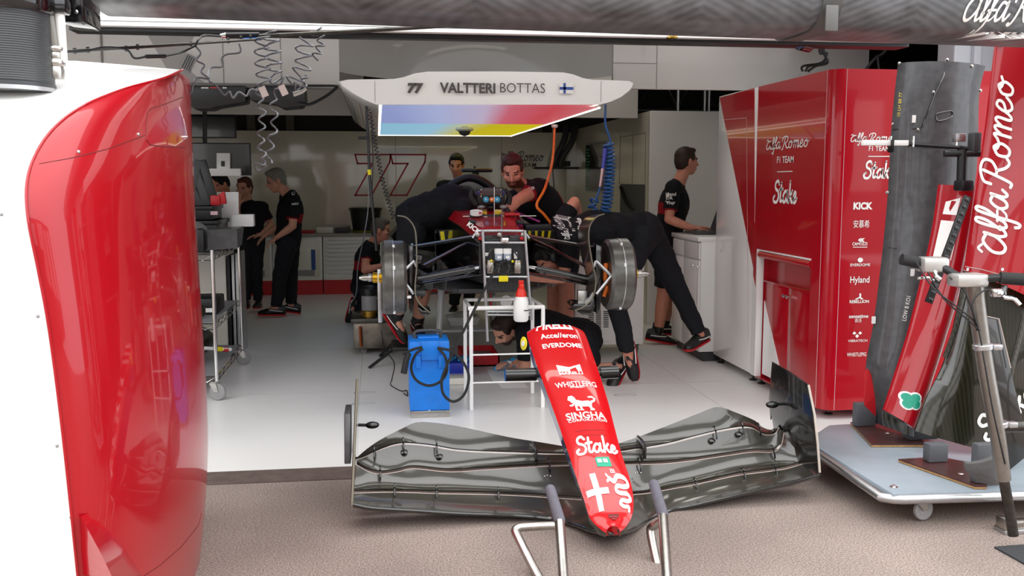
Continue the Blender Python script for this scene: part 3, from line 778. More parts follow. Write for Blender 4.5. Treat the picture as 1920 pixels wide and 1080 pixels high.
def element(front, rear, camber=0.02, th=0.012, n=46, m=7, under=0.0, up=1):
    """wing element: smooth loft between its leading and trailing curves, with an aerofoil thickness"""
    F_, R_ = resamp(curve(front), n), resamp(curve(rear), n); secs = []
    for a, b in zip(F_, R_):
        top, bot = [], []
        for k in range(m + 1):
            t = k / m; p = a.lerp(b, t) - V((0, 0, camber * 4 * t * (1 - t)))
            tk = th * (2.2 * math.sqrt(t + 0.015) * (1 - t) + 0.22)
            top.append(p + V((0, 0, 0))); bot.append(p - V((0, -0.25 * tk, tk)))
        secs.append(top + bot[::-1])
    return MB().loft(secs)
# left half --------------------------------------------------
LE_L = [(662, 945), (700, 952), (780, 957), (858, 962), (960, 966), (1029, 972, -.03), (1075, 983, -.14), (1112, 996, -.30), (1146, 1000, -.45)]
S1_L = [(663, 925), (720, 923), (776, 924), (827, 926), (935, 928), (1010, 932), (1083, 937, -.04), (1112, 941, -.08), (1146, 948, -.14)]
S2_L = [(669, 872), (690, 884), (714, 889), (745, 885), (776, 879), (842, 885), (912, 881), (1013, 875), (1078, 873)]
S3_L = [(668, 862), (684, 857), (710, 845), (749, 834), (803, 837), (858, 846), (930, 850), (1013, 852), (1068, 852)]
TE_L = [(672, 855), (690, 840), (714, 824), (753, 804), (788, 791), (858, 799), (951, 819), (1006, 828), (1066, 838)]
D1, D2, D3, D4 = 0.20, 0.34, 0.44, 0.54
sh = lambda L, dx, dy: [((q[0] + dx, q[1] + dy) + tuple(q[2:])) for q in L]
def half(LE, S1, S2, S3, TE, nm):
    out = []
    out.append(element(pts_at(LE, 0.0), pts_at(S1, D1 - 0.012), 0.012, 0.022).build('main_plane', 'carbon', wing, 50))
    out.append(element(pts_at(sh(S1, 0, -7), D1 + 0.03), pts_at(S2, D2 - 0.012), 0.014, 0.016).build('flap', 'carbon', wing, 50))
    out.append(element(pts_at(sh(S2, 0, -7), D2 + 0.03), pts_at(S3, D3 - 0.012), 0.012, 0.014).build('flap', 'carbon', wing, 50))
    out.append(element(pts_at(sh(S3, 0, -5), D3 + 0.03), pts_at(TE, D4), 0.010, 0.012).build('flap', 'carbon', wing, 50))
    lips = MB()
    for c_, d_ in ((S1, D1 - 0.012), (S2, D2 - 0.012), (S3, D3 - 0.012)): lips.tube(curve(pts_at(c_, d_)), 0.0022, 6)
    return lips
M['lip'] = mat('pinkish_edge_tone', '#b5a49a', 0.35, coat=0.3)  # pinkish colour stands in for ground reflected along the flap edges
half(LE_L, S1_L, S2_L, S3_L, TE_L, 'l').build('flap_edge', 'lip', wing)
# right half -------------------------------------------------
LE_R = [(1537, 890), (1500, 901), (1440, 915), (1376, 930), (1300, 948), (1259, 957), (1220, 974, -.08), (1184, 994, -.28), (1145, 1000, -.45)]
S1_R = [(1512, 868), (1470, 880), (1411, 888), (1376, 893), (1298, 910), (1259, 917), (1215, 925), (1177, 930, -.04), (1145, 948, -.14)]
S2_R = [(1470, 812), (1465, 834), (1449, 848), (1411, 848), (1360, 855), (1298, 864), (1240, 870), (1165, 872)]
S3_R = [(1461, 801), (1452, 814), (1432, 815), (1412, 804), (1391, 803), (1352, 809), (1298, 822), (1243, 836), (1160, 848)]
TE_R = [(1458, 797), (1446, 806), (1428, 800), (1416, 789), (1376, 772), (1345, 763), (1310, 775), (1267, 792), (1197, 819), (1152, 834)]
half(LE_R, S1_R, S2_R, S3_R, TE_R, 'r').build('flap_edge', 'lip', wing)
# polished front lip
MB().tube(curve(pts_at(LE_L, -0.004) + pts_at(LE_R[::-1], -0.004)), 0.008, 8).build('front_lip', 'carbong', wing)
# end plates ------------------------------------------------
def plate(poly, thick, bev=0.003): return MB().prism(poly, thick, bev)
xL = P(660, 945, YW(-0.13)).x
def LP(px, py, dy):                                 # left plate: points by picture height and depth
    Y = 4.1 + dy; p = P(px, py, Y); return V((xL + 0.02 * dy + (0.006 if py < 800 else 0), Y, p.z))
epl = [(663, 950, 0.0), (658, 938, 0.02), (656, 878, 0.2), (656, 761, 0.45), (661, 711, 0.62), (669, 773, 0.74), (668, 858, 0.70), (667, 880, 0.5)]
plate([LP(*q) for q in epl], (-0.008, 0, 0)).build('end_plate', 'carbong', wing)
MB().tube([LP(*q) for q in epl[:5]], 0.006, 6).build('plate_edge', mat('raw_carbon_edge', '#6c6656', 0.4), wing)
a = MB(); a.prism([V((xL - 0.012, 4.42, .22)), V((xL - 0.012, 4.72, .20)), V((xL - 0.012, 4.74, .43)), V((xL - 0.012, 4.5, .44))], (-0.03, 0, 0), 0.004); a.build('outer_winglet', 'carbonm', wing)
xR = P(1536, 887, YW(2.1)).x
def RP(px, py, xx=0.0):
    r = _ray(px, py); return V((0, 0, CAMH)) + r * ((xR + xx) / r.x)
epr = [(1537, 886), (1533, 831), (1527, 776), (1516, 722), (1482, 698), (1447, 678), (1441, 749), (1444, 788)]
pr = [RP(*q) for q in epr]
rear_foot = V((xR, YW(xR) + 0.52, 0.16)); 
plate(pr + [rear_foot + V((0, 0.06, 0.12)), rear_foot, V((xR, YW(xR) + 0.2, 0.11))], (0.008, 0, 0)).build('end_plate', 'carbong', wing)
MB().tube(pr[:4], 0.006, 6).build('plate_edge', mat('raw_carbon_edge2', '#b0a69a', 0.4), wing)
for px, py, X_, dx in ((687, 797, xL, 0.07), (1457, 758, xR, -0.07)):   # mirror-like pods inside the plates
    p = LP(668, py, 0.62) if dx > 0 else RP(1470, 757)
    a = MB().tube([p, p + V((dx * 0.7, -0.01, 0))], 0.008, 8); a.build('pod_arm', 'black', wing)
    MB().ell(p + V((dx, -0.012, 0.0)), (0.035, 0.022, 0.018)).build('tyre_sensor_pod', 'blackg', wing)
# slot-gap brackets
def bracket(px, py, dy, h=0.055, ln=0.05):
    q = P(px, py, 4.2 + dy); p = P(px, py, YW(q.x) + dy)
    a = MB().tube([p + V((0, 0.02, 0.028)), p + V((0, -0.01, 0.036)), p + V((0, -0.04, 0.008)), p + V((0, -0.05, -0.02))], 0.0045, 6, 5)
    a.build('slot_bracket', 'blackg', wing)
for q in ((740, 922, D1), (818, 925, D1), (933, 927, D1), (1301, 909, D1), (1391, 890, D1), (1450, 884, D1)): bracket(*q)
for q in ((713, 888, D2), (1028, 873, D2), (1197, 872, D2), (1446, 848, D2)): bracket(*q)
for q in ((756, 834, D3), (818, 838, D3), (702, 850, D3), (1338, 812, D3), (1388, 803, D3), (1420, 806, D3)): bracket(*q)
for px, py in ((758, 848), (824, 856), (1335, 826), (1386, 814)):
    q = P(px, py, 4.6); MB().lathe(P(px, py, YW(q.x) + D3 - 0.035), (0, -0.45, 0.9), [(0.018, 0), (0.018, 0.004), (0.008, 0.008)], 12).build('adjuster', 'blackg', wing)
for q in ((1026, 893, 0.30), (1195, 887, 0.30)):
    p = P(*q[:2], YW(0.9) + q[2] - 0.02)
    for dx in (-0.014, 0.0, 0.014): MB().ell(p + V((dx, -abs(dx) * 0.8, 0.004)), (0.0045, 0.0045, 0.004), None, 8, 6).build('rivet', 'chrome', wing)
for px, py in ((1000, 846), (1201, 834)):           # inboard flap root clamps
    q = P(px, py, YW(0.9) + D3 + 0.02); MB().box(q - V((0.008, 0.09, 0.05)), q + V((0.008, 0.06, 0.035)), 0.006).build('flap_clamp', 'carbong', wing)
# ---- nose
nose = thing('nose_cone', 'red racing car nose with white sponsor lettering rising from the front wing', 'nose cone', (0.93, 4.3, 0.12))
M['nosered'] = mat('nose_red', (0.50, 0.004, 0.007, 1), 0.25, coat=0.8, spec=0.3)
M['noseblue'] = mat('nose_blue', '#1f4f9e', 0.3, coat=0.6)
ns = []                                            # (left px, left py), (right px, right py), depth, drop
prof = [((1136, 993), (1163, 993), 3.695, 0.006), ((1124, 985), (1173, 984), 3.715, 0.05), ((1106, 966), (1185, 962), 3.76, 0.085), ((1096, 935), (1188, 932), 3.84, 0.12), ((1083, 898), (1181, 893), 3.94, 0.15), ((1068, 852), (1166, 847), 4.08, 0.18),
        ((1050, 800), (1152, 795), 4.26, 0.20), ((1033, 752), (1140, 748), 4.43, 0.21), ((1014, 700), (1124, 698), 4.63, 0.22), ((999, 660), (1110, 657), 4.82, 0.23), ((988, 625), (1096, 618), 5.0, 0.24), ((994, 616), (1086, 612), 5.04, 0.23)]
tops = []
def nose_sec(l, r, Y, drop):
    a, b = P(l[0], l[1], Y), P(r[0], r[1], Y); z = (a.z + b.z) / 2; w = b.x - a.x; c = (a.x + b.x) / 2
    hw = w / 2; bulge = 0.016; top = []
    for k in range(17):
        t = -1 + 2 * k / 16; edge = (abs(t) ** 6)
        top.append(V((c + hw * t, Y, z + bulge * (1 - t * t) - 0.012 * edge)))
    side_r = [V((c + hw * (1 - 0.02), Y + 0.004, z - 0.035)), V((c + hw * 0.86, Y + 0.01, z - drop * 0.55)), V((c + hw * 0.62, Y + 0.012, z - drop))]
    side_l = [V((2 * c - p.x, p.y, p.z)) for p in side_r[::-1]]
    return top, side_r, side_l
NS = [nose_sec(*q) for q in prof]
def smooth_secs(S, n=5):
    m = len(S[0]); cols = [crom([s_[j] for s_ in S], n) for j in range(m)]
    return [[cols[j][i] for j in range(m)] for i in range(len(cols[0]))]
TOP = smooth_secs([q[0] for q in NS])
nt = MB().loft(TOP, closed=False)
nt.add(NS[0][0] + NS[0][1] + NS[0][2], [list(range(len(NS[0][0]) + 6))])
nt.build('top_panel', 'nosered', nose, 60); ntb = nt.bvh()
rt_ = smooth_secs([[q[0][16]] + q[1] for q in NS]); lf_ = smooth_secs([q[2] + [q[0][0]] for q in NS])
und = smooth_secs([[q[1][2], q[2][0]] for q in NS])
def strip(S, i, j): return MB().loft([[s_[i], s_[j]] for s_ in S], closed=False)
strip(rt_, 0, 1).build('chamfer', 'carbon', nose, 60); strip(lf_, 2, 3).build('chamfer', 'carbon', nose, 60)
half_n = len(lf_) // 2 - 6
a = MB().loft([s_[0:3] for s_ in lf_[half_n:]], closed=False); a.build('side_panel', 'noseblue', nose, 60)
a = MB().loft([s_[0:3] for s_ in lf_[:half_n + 1]], closed=False); a.build('side_panel', 'carbong', nose, 60)
a = MB().loft([s_[1:4] for s_ in rt_], closed=False); a.build('side_panel', 'carbong', nose, 60)
b_ = NS[0]; a = MB().loft(und, closed=False)
e_ = NS[-1]; a.add(e_[0] + e_[1] + e_[2], [list(range(len(e_[0]) + 6))])
a.build('underside', 'nosered', nose, 30)
# lettering on the nose top, laid through the panel's own grid (u across, v along)
NV = len(TOP) - 1
def nose_uv(u, v, lift=0.0025):
    i = max(0, min(NV - 1e-6, v * NV)); i0 = int(i); f = i - i0
    j = max(0, min(16 - 1e-6, (u + 1) * 8)); j0 = int(j); g_ = j - j0
    p = TOP[i0][j0].lerp(TOP[i0][j0 + 1], g_).lerp(TOP[i0 + 1][j0].lerp(TOP[i0 + 1][j0 + 1], g_), f)
    ex = (TOP[i0][j0 + 1] - TOP[i0][j0]); ey = TOP[i0 + 1][j0] - TOP[i0][j0]
    return p + ex.cross(ey).normalized() * lift
def v_of(py):                                       # panel row seen at picture height py
    ys = [q[0][1] * 0.5 + q[1][1] * 0.5 for q in prof]
    for i in range(len(ys) - 1):
        if ys[i] >= py >= ys[i + 1]: return (i + (ys[i] - py) / (ys[i] - ys[i + 1])) / (len(ys) - 1)
    return 0 if py > ys[0] else 1
def nose_word(t2, y_bot, y_top, width, uc=0.0, nm='lettering', mt='inkw'):
    vb, vt = v_of(y_bot), v_of(y_top); vs, fs, w = t2
    hmax = max(v[1] for v in vs)
    a = MB(); a.add([nose_uv(uc + (x / w - 0.5) * width, vb + (vt - vb) * y / 1.0) for x, y in vs], fs)
    return a.build(nm, mt, nose, 0)
nose_word(w2d('PIRELLI', bold=0.05), 622, 615, 1.30, -0.05)
nose_word(w2d('Acce//eron', bold=0.03), 641, 633, 1.25, 0.02)
nose_word(w2d('EVERDOME', bold=0.03), 657, 650, 1.32, 0.02)
nose_word(shapes2d([[(0, 0), (0.3, 0), (0.4, .55), (.9, .25), (.9, -.02), (.36, .0)], [(0, 1), (.9, .55), (.9, .25), (.4, .55), (.3, 0), (0, 0)], [(1.8, 1), (.9, .55), (.9, .25), (1.4, .55), (1.5, 0), (1.8, 0)]]), 703, 690, 0.80, -0.02, 'emblem')
nose_word(w2d('MARELLI', bold=0.04), 709, 704, 0.80, -0.02)
nose_word(w2d('WHISTLEPIG', bold=0.015), 731, 722, 1.40, 0.02)
nose_word(w2d('-WHISKEY-', bold=0.02), 734, 731, 0.52, 0.02)
lion = shapes2d([[(0, .75), (.10, .98), (.30, 1.0), (.42, .85), (.45, .62), (.34, .52), (.16, .55), (.12, .66)], [(.30, .55), (.45, .72), (.75, .62), (1.1, .66), (1.25, .5), (1.2, .28), (.85, .25), (.5, .28), (.36, .38)],
    [(.30, .42), (.42, .30), (.40, .10), (.52, .08), (.52, 0), (.30, 0), (.30, .2)], [(.52, .32), (.66, .3), (.66, .1), (.74, .0), (.56, 0), (.55, .15)], [(.95, .34), (1.22, .42), (1.2, .2), (1.32, .1), (1.3, 0), (1.06, 0), (1.1, .15)],
    [(1.12, .58), (1.24, .66), (1.42, .74), (1.34, .86), (1.14, .84), (1.10, .93), (1.36, .97), (1.5, .8), (1.44, .62), (1.25, .5)], [(.12, .42), (.3, .52), (.3, .42), (.16, .3), (.02, .34), (.04, .42)]])
nose_word(lion, 776, 748, 0.98, 0.03, 'emblem')
nose_word(w2d('SINGHA', bold=0.03), 791, 779, 1.42, 0.02)
nose_word(w2d('CORPORATION', bold=0.015, spacing=1.1), 796, 792, 1.40, 0.03)
nose_word(STAKE, 855, 825, 1.60, 0.05)
nose_word(shapes2d([[(0, 0), (1, 0), (1, 1), (.12, 1), (0, .85)]]), 881, 863, 0.55, 0.12, 'sponsor_patch', 'green' if 'green' in M else mat('patch_green', '#1f9c7c', 0.5))
a = MB()
for k in range(2):
    vb, vt = v_of(874), v_of(867); u0 = -0.09 + 0.22 * k
    a.add([nose_uv(u0 + x * 0.16, vb + (vt - vb) * y, 0.004) for x, y in ((0, 0), (1, 0), (1, 1), (0, 1))], [(0, 1, 2, 3)])
a.build('patch_lettering', 'inkw', nose, 0)
nose_word(grid2d([(.32, 0, .55, 1), (0, .5, .9, .66)]), 964, 893, 0.86, -0.42, 'cross_emblem')
snake = ribbon2d([[(0.1, 0.86), (0.3, 0.80), (0.5, 0.92), (0.85, 0.90), (0.95, 0.76), (0.7, 0.68), (0.4, 0.68), (0.3, 0.56), (0.5, 0.50), (0.85, 0.50), (0.98, 0.38), (0.8, 0.30), (0.55, 0.30), (0.45, 0.2), (0.65, 0.12), (0.9, 0.14), (0.95, 0.03), 1.0], [(0.1, 0.86), (0.0, 0.95), 0.6], [(0.1, 0.86), (-0.02, 0.8), 0.6]], 0.12)
nose_word(snake, 962, 893, 0.88, 0.46, 'serpent_emblem')
nose_word(shapes2d([[(.0, 0), (1, 0), (1, .2), (0, .2)], [(0, .3), (.2, .3), (.2, 1), (0, 1)], [(.4, .3), (.6, .3), (.6, 1), (.4, 1)], [(.8, .3), (1, .3), (1, 1), (.8, 1)]]), 894, 886, 0.16, 0.35, 'crown_emblem')
nose_word(shapes2d([[(0.1, 1), (0.9, 1), (1, .6), (.6, 0), (.4, 0), (0, .6)]]), 982, 970, 0.62, 0.1, 'nose_inlet', mat('inlet_dark_red', '#5a0508', 0.5))
a = MB()
for k in range(2):
    va = v_of(976 + 4 * k); a.tube([nose_uv(0.1 + (t - 0.5) * (0.5 - 0.15 * k), va, 0.004) for t in (0, .5, 1)], 0.002, 5)
a.build('inlet_slat', 'nosered', nose)
a = MB(); c1, c2 = v_of(822), v_of(813)
for va in (c1, c2): a.tube([nose_uv(-0.55 + 1.1 * k / 8, va, 0.0008) for k in range(9)], 0.0012, 4)
a.build('panel_seam', mat('seam_red', '#6a0a10', 0.5), nose)
q = P(984, 644, 4.86); a = MB()
a.lathe(q + V((-0.004, 0, 0)), (-1, -0.35, 0.1), [(0.034, 0), (0.036, 0.003), (0.030, 0.006)], 20); a.build('round_sticker', mat('lemon', '#e6dc28', 0.5), nose)
a = MB(); a.lathe(q + V((-0.008, -0.003, 0)), (-1, -0.35, 0.1), [(0.016, 0), (0.016, 0.004)], 14); a.build('sticker_ring', 'white', nose)
# crossbar through the nose, resting on the stand's rear uprights
ML = P(947, 703, 4.75); MR = P(1158, 697, 4.75)
cb = nose
a = MB().tube([ML, P(1005, 702, 4.75)], 0.034, 20); a.build('mounting_bar', 'blackg', cb)
a = MB().tube([P(1125, 699, 4.75), MR], 0.034, 20); a.build('mounting_bar', 'blackg', cb)
MB().tube([P(1000, 702, 4.75), P(1130, 699, 4.75)], 0.02, 10).build('mounting_bar', 'dsteel', cb)
# ---- stand of bent steel tube
st = thing('wing_stand', 'bent steel tube stand with grey foam sleeves carrying the front wing', 'stand', (0.9, 3.5, 0))
M['foam'] = mat('grey_foam', '#62606a', 0.75, noise_amt=0.15, noise_scale=40)
def stand_leg(t0, t1, ft, pf):
    top, mid = P(*t0), P(*t1); foot = V(ft)
    MB().tube([mid, mid.lerp(foot, 0.55), foot, foot + V((0, -0.04, -0.02)), V((foot.x, foot.y - 0.25, 0.021))], 0.020, 14, 5).build('post', 'steel', st)
    MB().cap(top, 0.021, mid, 0.023, 14).build('foam_sleeve', 'foam', st)
    a = MB().tube(pf, 0.018, 12, 6); a.build('brace_tube', 'steel', st)
stand_leg((1032, 918, 3.66), (1049, 975, 3.60), (G(1058, 1130).x, G(1058, 1130).y, 0.05), [P(1046, 985, 3.62), P(1000, 987, 3.66), P(968, 992, 3.66), P(975, 1015, 3.62), P(1022, 1100, 3.5), V((P(1050, 1150, 3.38).x, 3.38, 0.03))])
stand_leg((1226, 908, 3.70), (1243, 965, 3.64), (G(1252, 1130).x, G(1252, 1130).y, 0.05), [P(1240, 975, 3.66), P(1228, 985, 3.68), P(1220, 1000, 3.70), P(1240, 1090, 3.55), V((P(1250, 1140, 3.4).x, 3.4, 0.03))])
xa, xb = G(1058, 1130).x, G(1252, 1130).x
MB().tube([(xa, 3.22, 0.02), (xb, 3.22, 0.02)], 0.02, 12).build('cross_tube', 'steel', st)
# ================================================================== RIGHT: red cabinets, trolley with body panels, bicycle
def PX(px, py, X):
    r = _ray(px, py); return V((0, 0, CAMH)) + r * (X / r.x)
CX, CY = 2.80, 5.66
ztop = P(1548, 128, CY).z
side = lambda px, py, off=0.0: PX(px, py, CX - off)
yB, yS = side(1343, 400).y, side(1415, 400).y
def sidepoly(mb, pts, off=0.0, th=0.004):            # a thin panel on the side face
    return mb.prism([side(x, y, off) for x, y in pts], (-th, 0, 0))
zf = 0.07
# --- far cabinet with the tall door (white, diagonal red)
c1 = thing('door_cabinet', 'tall white cabinet with a diagonal red upper corner and a long door', 'cabinet', (CX + 0.4, (yB + yS) / 2, 0))
MB().box((CX, yS + 0.012, zf), (CX + 0.8, yB, ztop), 0.008).build('body', 'white_gloss', c1)
def cut(px): return 200 + (px - 1350) * (690 - 200) / (1452 - 1350)   # the diagonal on the picture
a = MB(); y0 = 182.0
def line_y(px, top=True): return 128 + (1548 - px) * 54 / 205
dA = side(1347, line_y(1347) + 3, 0); 
P1 = side(1350, line_y(1350) + 3); P2 = side(1415, line_y(1415) + 2); P3 = side(1415, cut(1415))
a.prism([P1, P2, P3], (-0.003, 0, 0)); a.build('red_panel', 'redpanel', c1, 0)
a = MB()
def sline(mb, p, q, w=0.0035, off=0.003):
    p, q = side(*p, off), side(*q, off); d = (q - p).normalized(); n = V((0, -d.z, d.y)) * w / 2
    mb.prism([p + n, q + n, q - n, p - n], (-0.0008, 0, 0))
sline(a, (1400, 222), (1403, 640)); sline(a, (1353, 225), (1400, 221)); a.build('door_seam', mat('seam_light', '#d9b9ba', 0.4), c1, 0)
p = side(1353, 463, 0.004); MB().box(p + V((-0.006, -0.012, -0.045)), p + V((0, 0.012, 0.045)), 0.004).build('handle', 'white', c1)
for y in (yB - 0.06, yS + 0.06):
    MB().lathe((CX + 0.05, y, 0.007), (0, 0, 1), [(0.03, 0), (0.03, 0.008), (0.01, 0.014), (0.01, 0.065)], 12).build('foot', 'dsteel', c1)
# --- near cabinet: red, rounded corner, niche with doors, white foot of the diagonal
c2 = thing('sponsor_cabinet', 'tall glossy red cabinet with rounded corner and rows of white sponsor logos', 'cabinet', (CX + 0.5, (CY + yS) / 2, 0))
R = 0.085; n0 = side(1422, 470).y; n1 = side(1521, 490).y; zn = side(1422, 470).z; zfar = side(1470, 545).z
CW = 1.3
def plan(z):
    pts = [V((CX, yS - 0.002, z))]
    for k in range(9):
        t = PI / 2 * k / 8; pts.append(V((CX + R - R * math.cos(t), CY + R - R * math.sin(t), z)))
    return pts + [V((CX + CW, CY, z)), V((CX + CW, yS - 0.002, z))]
body = MB().loft([plan(zf), plan(ztop)])
# cut the niche out: build the side face in pieces instead of one slab
body = MB()
pl0, pl1 = plan(zf), plan(ztop)
for i in range(1, len(pl0)):
    j = (i + 1) % len(pl0)
    if i == len(pl0) - 1: body.quad(pl0[i], pl0[0], pl1[0], pl1[i])
    else: body.quad(pl0[i], pl0[j], pl1[j], pl1[i])
body.add(pl1, [list(range(len(pl1)))]); body.add(pl0, [list(range(len(pl0)))])
yR = CY + R
body.quad((CX, yS - .002, zf), (CX, n0, zf), (CX, n0, ztop), (CX, yS - .002, ztop))
body.quad((CX, n1, zf), (CX, yR, zf), (CX, yR, ztop), (CX, n1, ztop))
body.quad((CX, n0, zn), (CX, n1, zn), (CX, n1, ztop), (CX, n0, ztop))
dp = 0.10
body.quad((CX, n0, zn), (CX, n1, zn), (CX + dp, n1, zn), (CX + dp, n0, zn))
body.quad((CX, n0, zf), (CX + dp, n0, zf), (CX + dp, n0, zn), (CX, n0, zn))
body.quad((CX, n1, zf), (CX + dp, n1, zf), (CX + dp, n1, zn), (CX, n1, zn))
body.quad((CX + dp, n0, zf), (CX + dp, n1, zf), (CX + dp, n1, zn), (CX + dp, n0, zn))
body.build('body', 'redpanel', c2, 30)
zd = side(1422, 528).z
a = MB(); mid = (n0 + n1) / 2
for (a0, a1, nm) in ((n0 - 0.02, mid + 0.004, 0), (mid - 0.004, n1 + 0.01, 1)):
    d = MB().box((CX + 0.05, a0, zf + 0.02), (CX + 0.075, a1, zd), 0.004).build('door', 'redpanel', c2)
    yk = mid + (0.03 if nm == 0 else -0.03)
    MB().lathe((CX + 0.05, yk, zd - 0.06), (-1, 0, 0), [(0.006, 0), (0.006, 0.014), (0.014, 0.018), (0.014, 0.028), (0.009, 0.032)], 14).build('knob', 'chrome', d)
MB().box((CX + 0.04, n0 - 0.01, zd), (CX + dp, n1 + 0.005, zd + 0.012), 0.003).build('shelf', 'redpanel', c2)
MB().cyl((CX + 0.01, n0 - 0.02, zn - 0.025), (CX + 0.01, n1 + 0.004, zn - 0.025), 0.026, n=14).build('roller_edge', 'redpanel', c2)
MB().box((CX - 0.006, n0 - 0.005, zf), (CX + 0.045, n0 + 0.02, zn + 0.012), 0.003).box((CX - 0.004, n1, zn), (CX + 0.02, n0, zn + 0.012), 0.003).build('niche_frame', 'white_gloss', c2)
a = MB(); tri = [side(1417, cut(1417)), side(1421, cut(1421) + 2), side(1421, 760), side(1417, 760)]
wy0 = yS - 0.003; 
a.prism([V((CX, wy0, zf)), V((CX, wy0, side(1416, cut(1416)).z)), V((CX, n0 + 0.021, side(1422, cut(1422)).z)), V((CX, n0 + 0.021, zf))], (-0.003, 0, 0)); a.build('white_panel', 'white_gloss', c2, 0)
pz = lambda y: side(1452, 690).z
a = MB(); da = side(1426, cut(1426)); 
a.prism([V((CX + 0.05, n0 - 0.02, zf + 0.021)), V((CX + 0.05, n0 - 0.02, da.z)), V((CX + 0.05, side(1458, 700).y, zf + 0.021))], (-0.002, 0, 0)); a.build('white_panel', 'white_gloss', c2, 0)
a = MB()
def vline(x, y, z0, z1): a.tube([(x, y, z0), (x, y, z1)], 0.0016, 4)
for q in ((CX - 0.0005, yR + 0.002), (CX + R, CY - 0.0005), (CX, yS - 0.004)): a = MB(); vline(q[0], q[1], zf, ztop); a.build('seam', mat('seam_light', '#d9b9ba', 0.4), c2)
for x, y in ((CX + 0.06, yS - 0.08), (CX + 0.12, CY + 0.15), (CX + 1.1, CY + 0.15)):
    MB().lathe((x, y, 0.007), (0, 0, 1), [(0.03, 0), (0.03, 0.008), (0.01, 0.014), (0.01, 0.065)], 12).build('foot', 'dsteel', c2)
# logos on the side face
def sword(t2, cx_, base, top, w_px, nm='lettering', par=c2):
    o_ = side(cx_, base, 0.003); h_ = (side(cx_, top).z - o_.z); w_ = abs(side(cx_ - w_px / 2, base).y - side(cx_ + w_px / 2, base).y)
    return letter(MB(), t2, plane(o_, (0, -1, 0), (0, 0, 1)), h_, width=w_).build(nm, 'inkw', par, 0)
sword(ALFA, 1475, 278, 256, 80, 'script_lettering')
sword(w2d('F1 TEAM', bold=0.015), 1472, 305, 293, 31)
sword(STAKE, 1471, 380, 340, 46, 'script_lettering')
a = MB(); p, q = side(1457, 323, 0.003), side(1486, 322, 0.003); a.prism([p, q, q + V((0, 0, 0.006)), p + V((0, 0, 0.006))], (-0.001, 0, 0)); a.build('rule', 'inkw', c2, 0)
# logos on the front face
def fword(t2, cx_, base, top, w_px, nm='lettering'):
    o_ = P(cx_, base, CY - 0.003); h_ = P(cx_, top, CY).z - o_.z; w_ = P(cx_ + w_px / 2, base, CY).x - P(cx_ - w_px / 2, base, CY).x
    return letter(MB(), t2, plane(o_, (1, 0, 0), (0, 0, 1)), h_, width=w_).build(nm, 'inkw', c2, 0)
def fdisc(cx_, cy_, r, k=18):
    return shapes2d([[(0.5 + 0.5 * math.cos(2 * PI * i / k), 0.5 + 0.5 * math.sin(2 * PI * i / k)) for i in range(k)]])
fword(ALFA, 1639, 266, 250, 88, 'script_lettering')
fword(w2d('F1 TEAM', bold=0.015), 1648, 283, 274, 38)
a = MB(); p, q = P(1628, 294, CY - .003), P(1670, 294, CY - .003); a.prism([p, q, q + V((0, 0, .005)), p + V((0, 0, .005))], (0, -.001, 0)); a.build('rule', 'inkw', c2, 0)
fword(STAKE, 1648, 334, 303, 60, 'script_lettering')
fword(w2d('KICK', bold=0.07), 1618, 392, 380, 36)
fword(w2d('安慕希'), 1615, 426, 415, 30)
fword(w2d('«', bold=0.05), 1615, 453, 444, 13, 'emblem')
fword(w2d('CAMOZZI', bold=0.03), 1612, 460, 454.5, 28)
a = MB(); p, q = P(1599, 464, CY - .003), P(1626, 464, CY - .003); a.prism([p, q, q + V((0, 0, .004)), p + V((0, 0, .004))], (0, -.001, 0)); a.build('rule', 'inkw', c2, 0)
fword(fdisc(0, 0, 1), 1613, 492, 483, 10, 'emblem'); fword(w2d('EVERDOME', bold=0.02), 1613, 499, 494, 37)
fword(w2d('Hyland', bold=0.015), 1612, 530, 518, 36)
fword(shapes2d([[(0, 0.1), (.5, .45), (.5, 1), (.7, 1), (.7, .4), (1, .1), (.8, 0), (.55, .25), (.15, 0)]]), 1611, 562, 550, 16, 'emblem'); fword(w2d('REBELLION', bold=0.03), 1611, 568, 562.5, 36)
fword(w2d('sensetime', bold=0.03), 1610, 596, 589.5, 36); fword(w2d('商汤'), 1609, 604, 598, 12)
fword(shapes2d([[(0, .7), (.2, 1), (.4, .7), (.2, .5)], [(.6, .7), (.8, 1), (1, .7), (.8, .5)], [(.3, .3), (.5, .6), (.7, .3), (.5, 0)]]), 1607, 634, 621, 18, 'emblem'); fword(w2d('VIBRATECH', bold=0.01), 1608, 641, 636.5, 36)
fword(w2d('WHISTLEPIG', bold=0.01), 1606, 668, 661, 36)
# ================================================================== panel trolley
ZT = 0.16
tA, tB, tC, tD = G(1674, 926, ZT), G(1512, 826, ZT), G(1555, 797, ZT), G(1925, 922, ZT)
tr_ = thing('panel_trolley', 'flat grey steel platform trolley on castors carrying body panels at right', 'trolley', (3.0, 4.5, 0))
M['deck'] = mat('grey_blue_deck', '#8f9aa3', 0.35, noise_amt=0.2, noise_scale=4)
back = V((tD.x + 0.5, tC.y + 0.05, ZT)); tD2 = V((tD.x + 0.5, tD.y, ZT))
deck = [tA, tB, tC, back, tD2]
MB().prism([p - V((0, 0, 0.03)) for p in deck], (0, 0, 0.03), 0.003).build('deck', 'deck', tr_)
MB().tube([tD2 - V((0, 0, .028)), tA + V((0.05, 0, -.028)), tA + V((0.012, 0.012, -.028)), tA + V((-0.03, 0.04, -.028)), tB - V((0, 0, .028)), tC - V((0, 0, .028))], 0.022, 10).build('edge_tube', 'alu', tr_)
MB().prism([p - V((0, 0, 0.045)) for p in (tA, tB, tC, back, tD2)], (0, 0, 0.012)).build('plywood_base', 'wood', tr_)
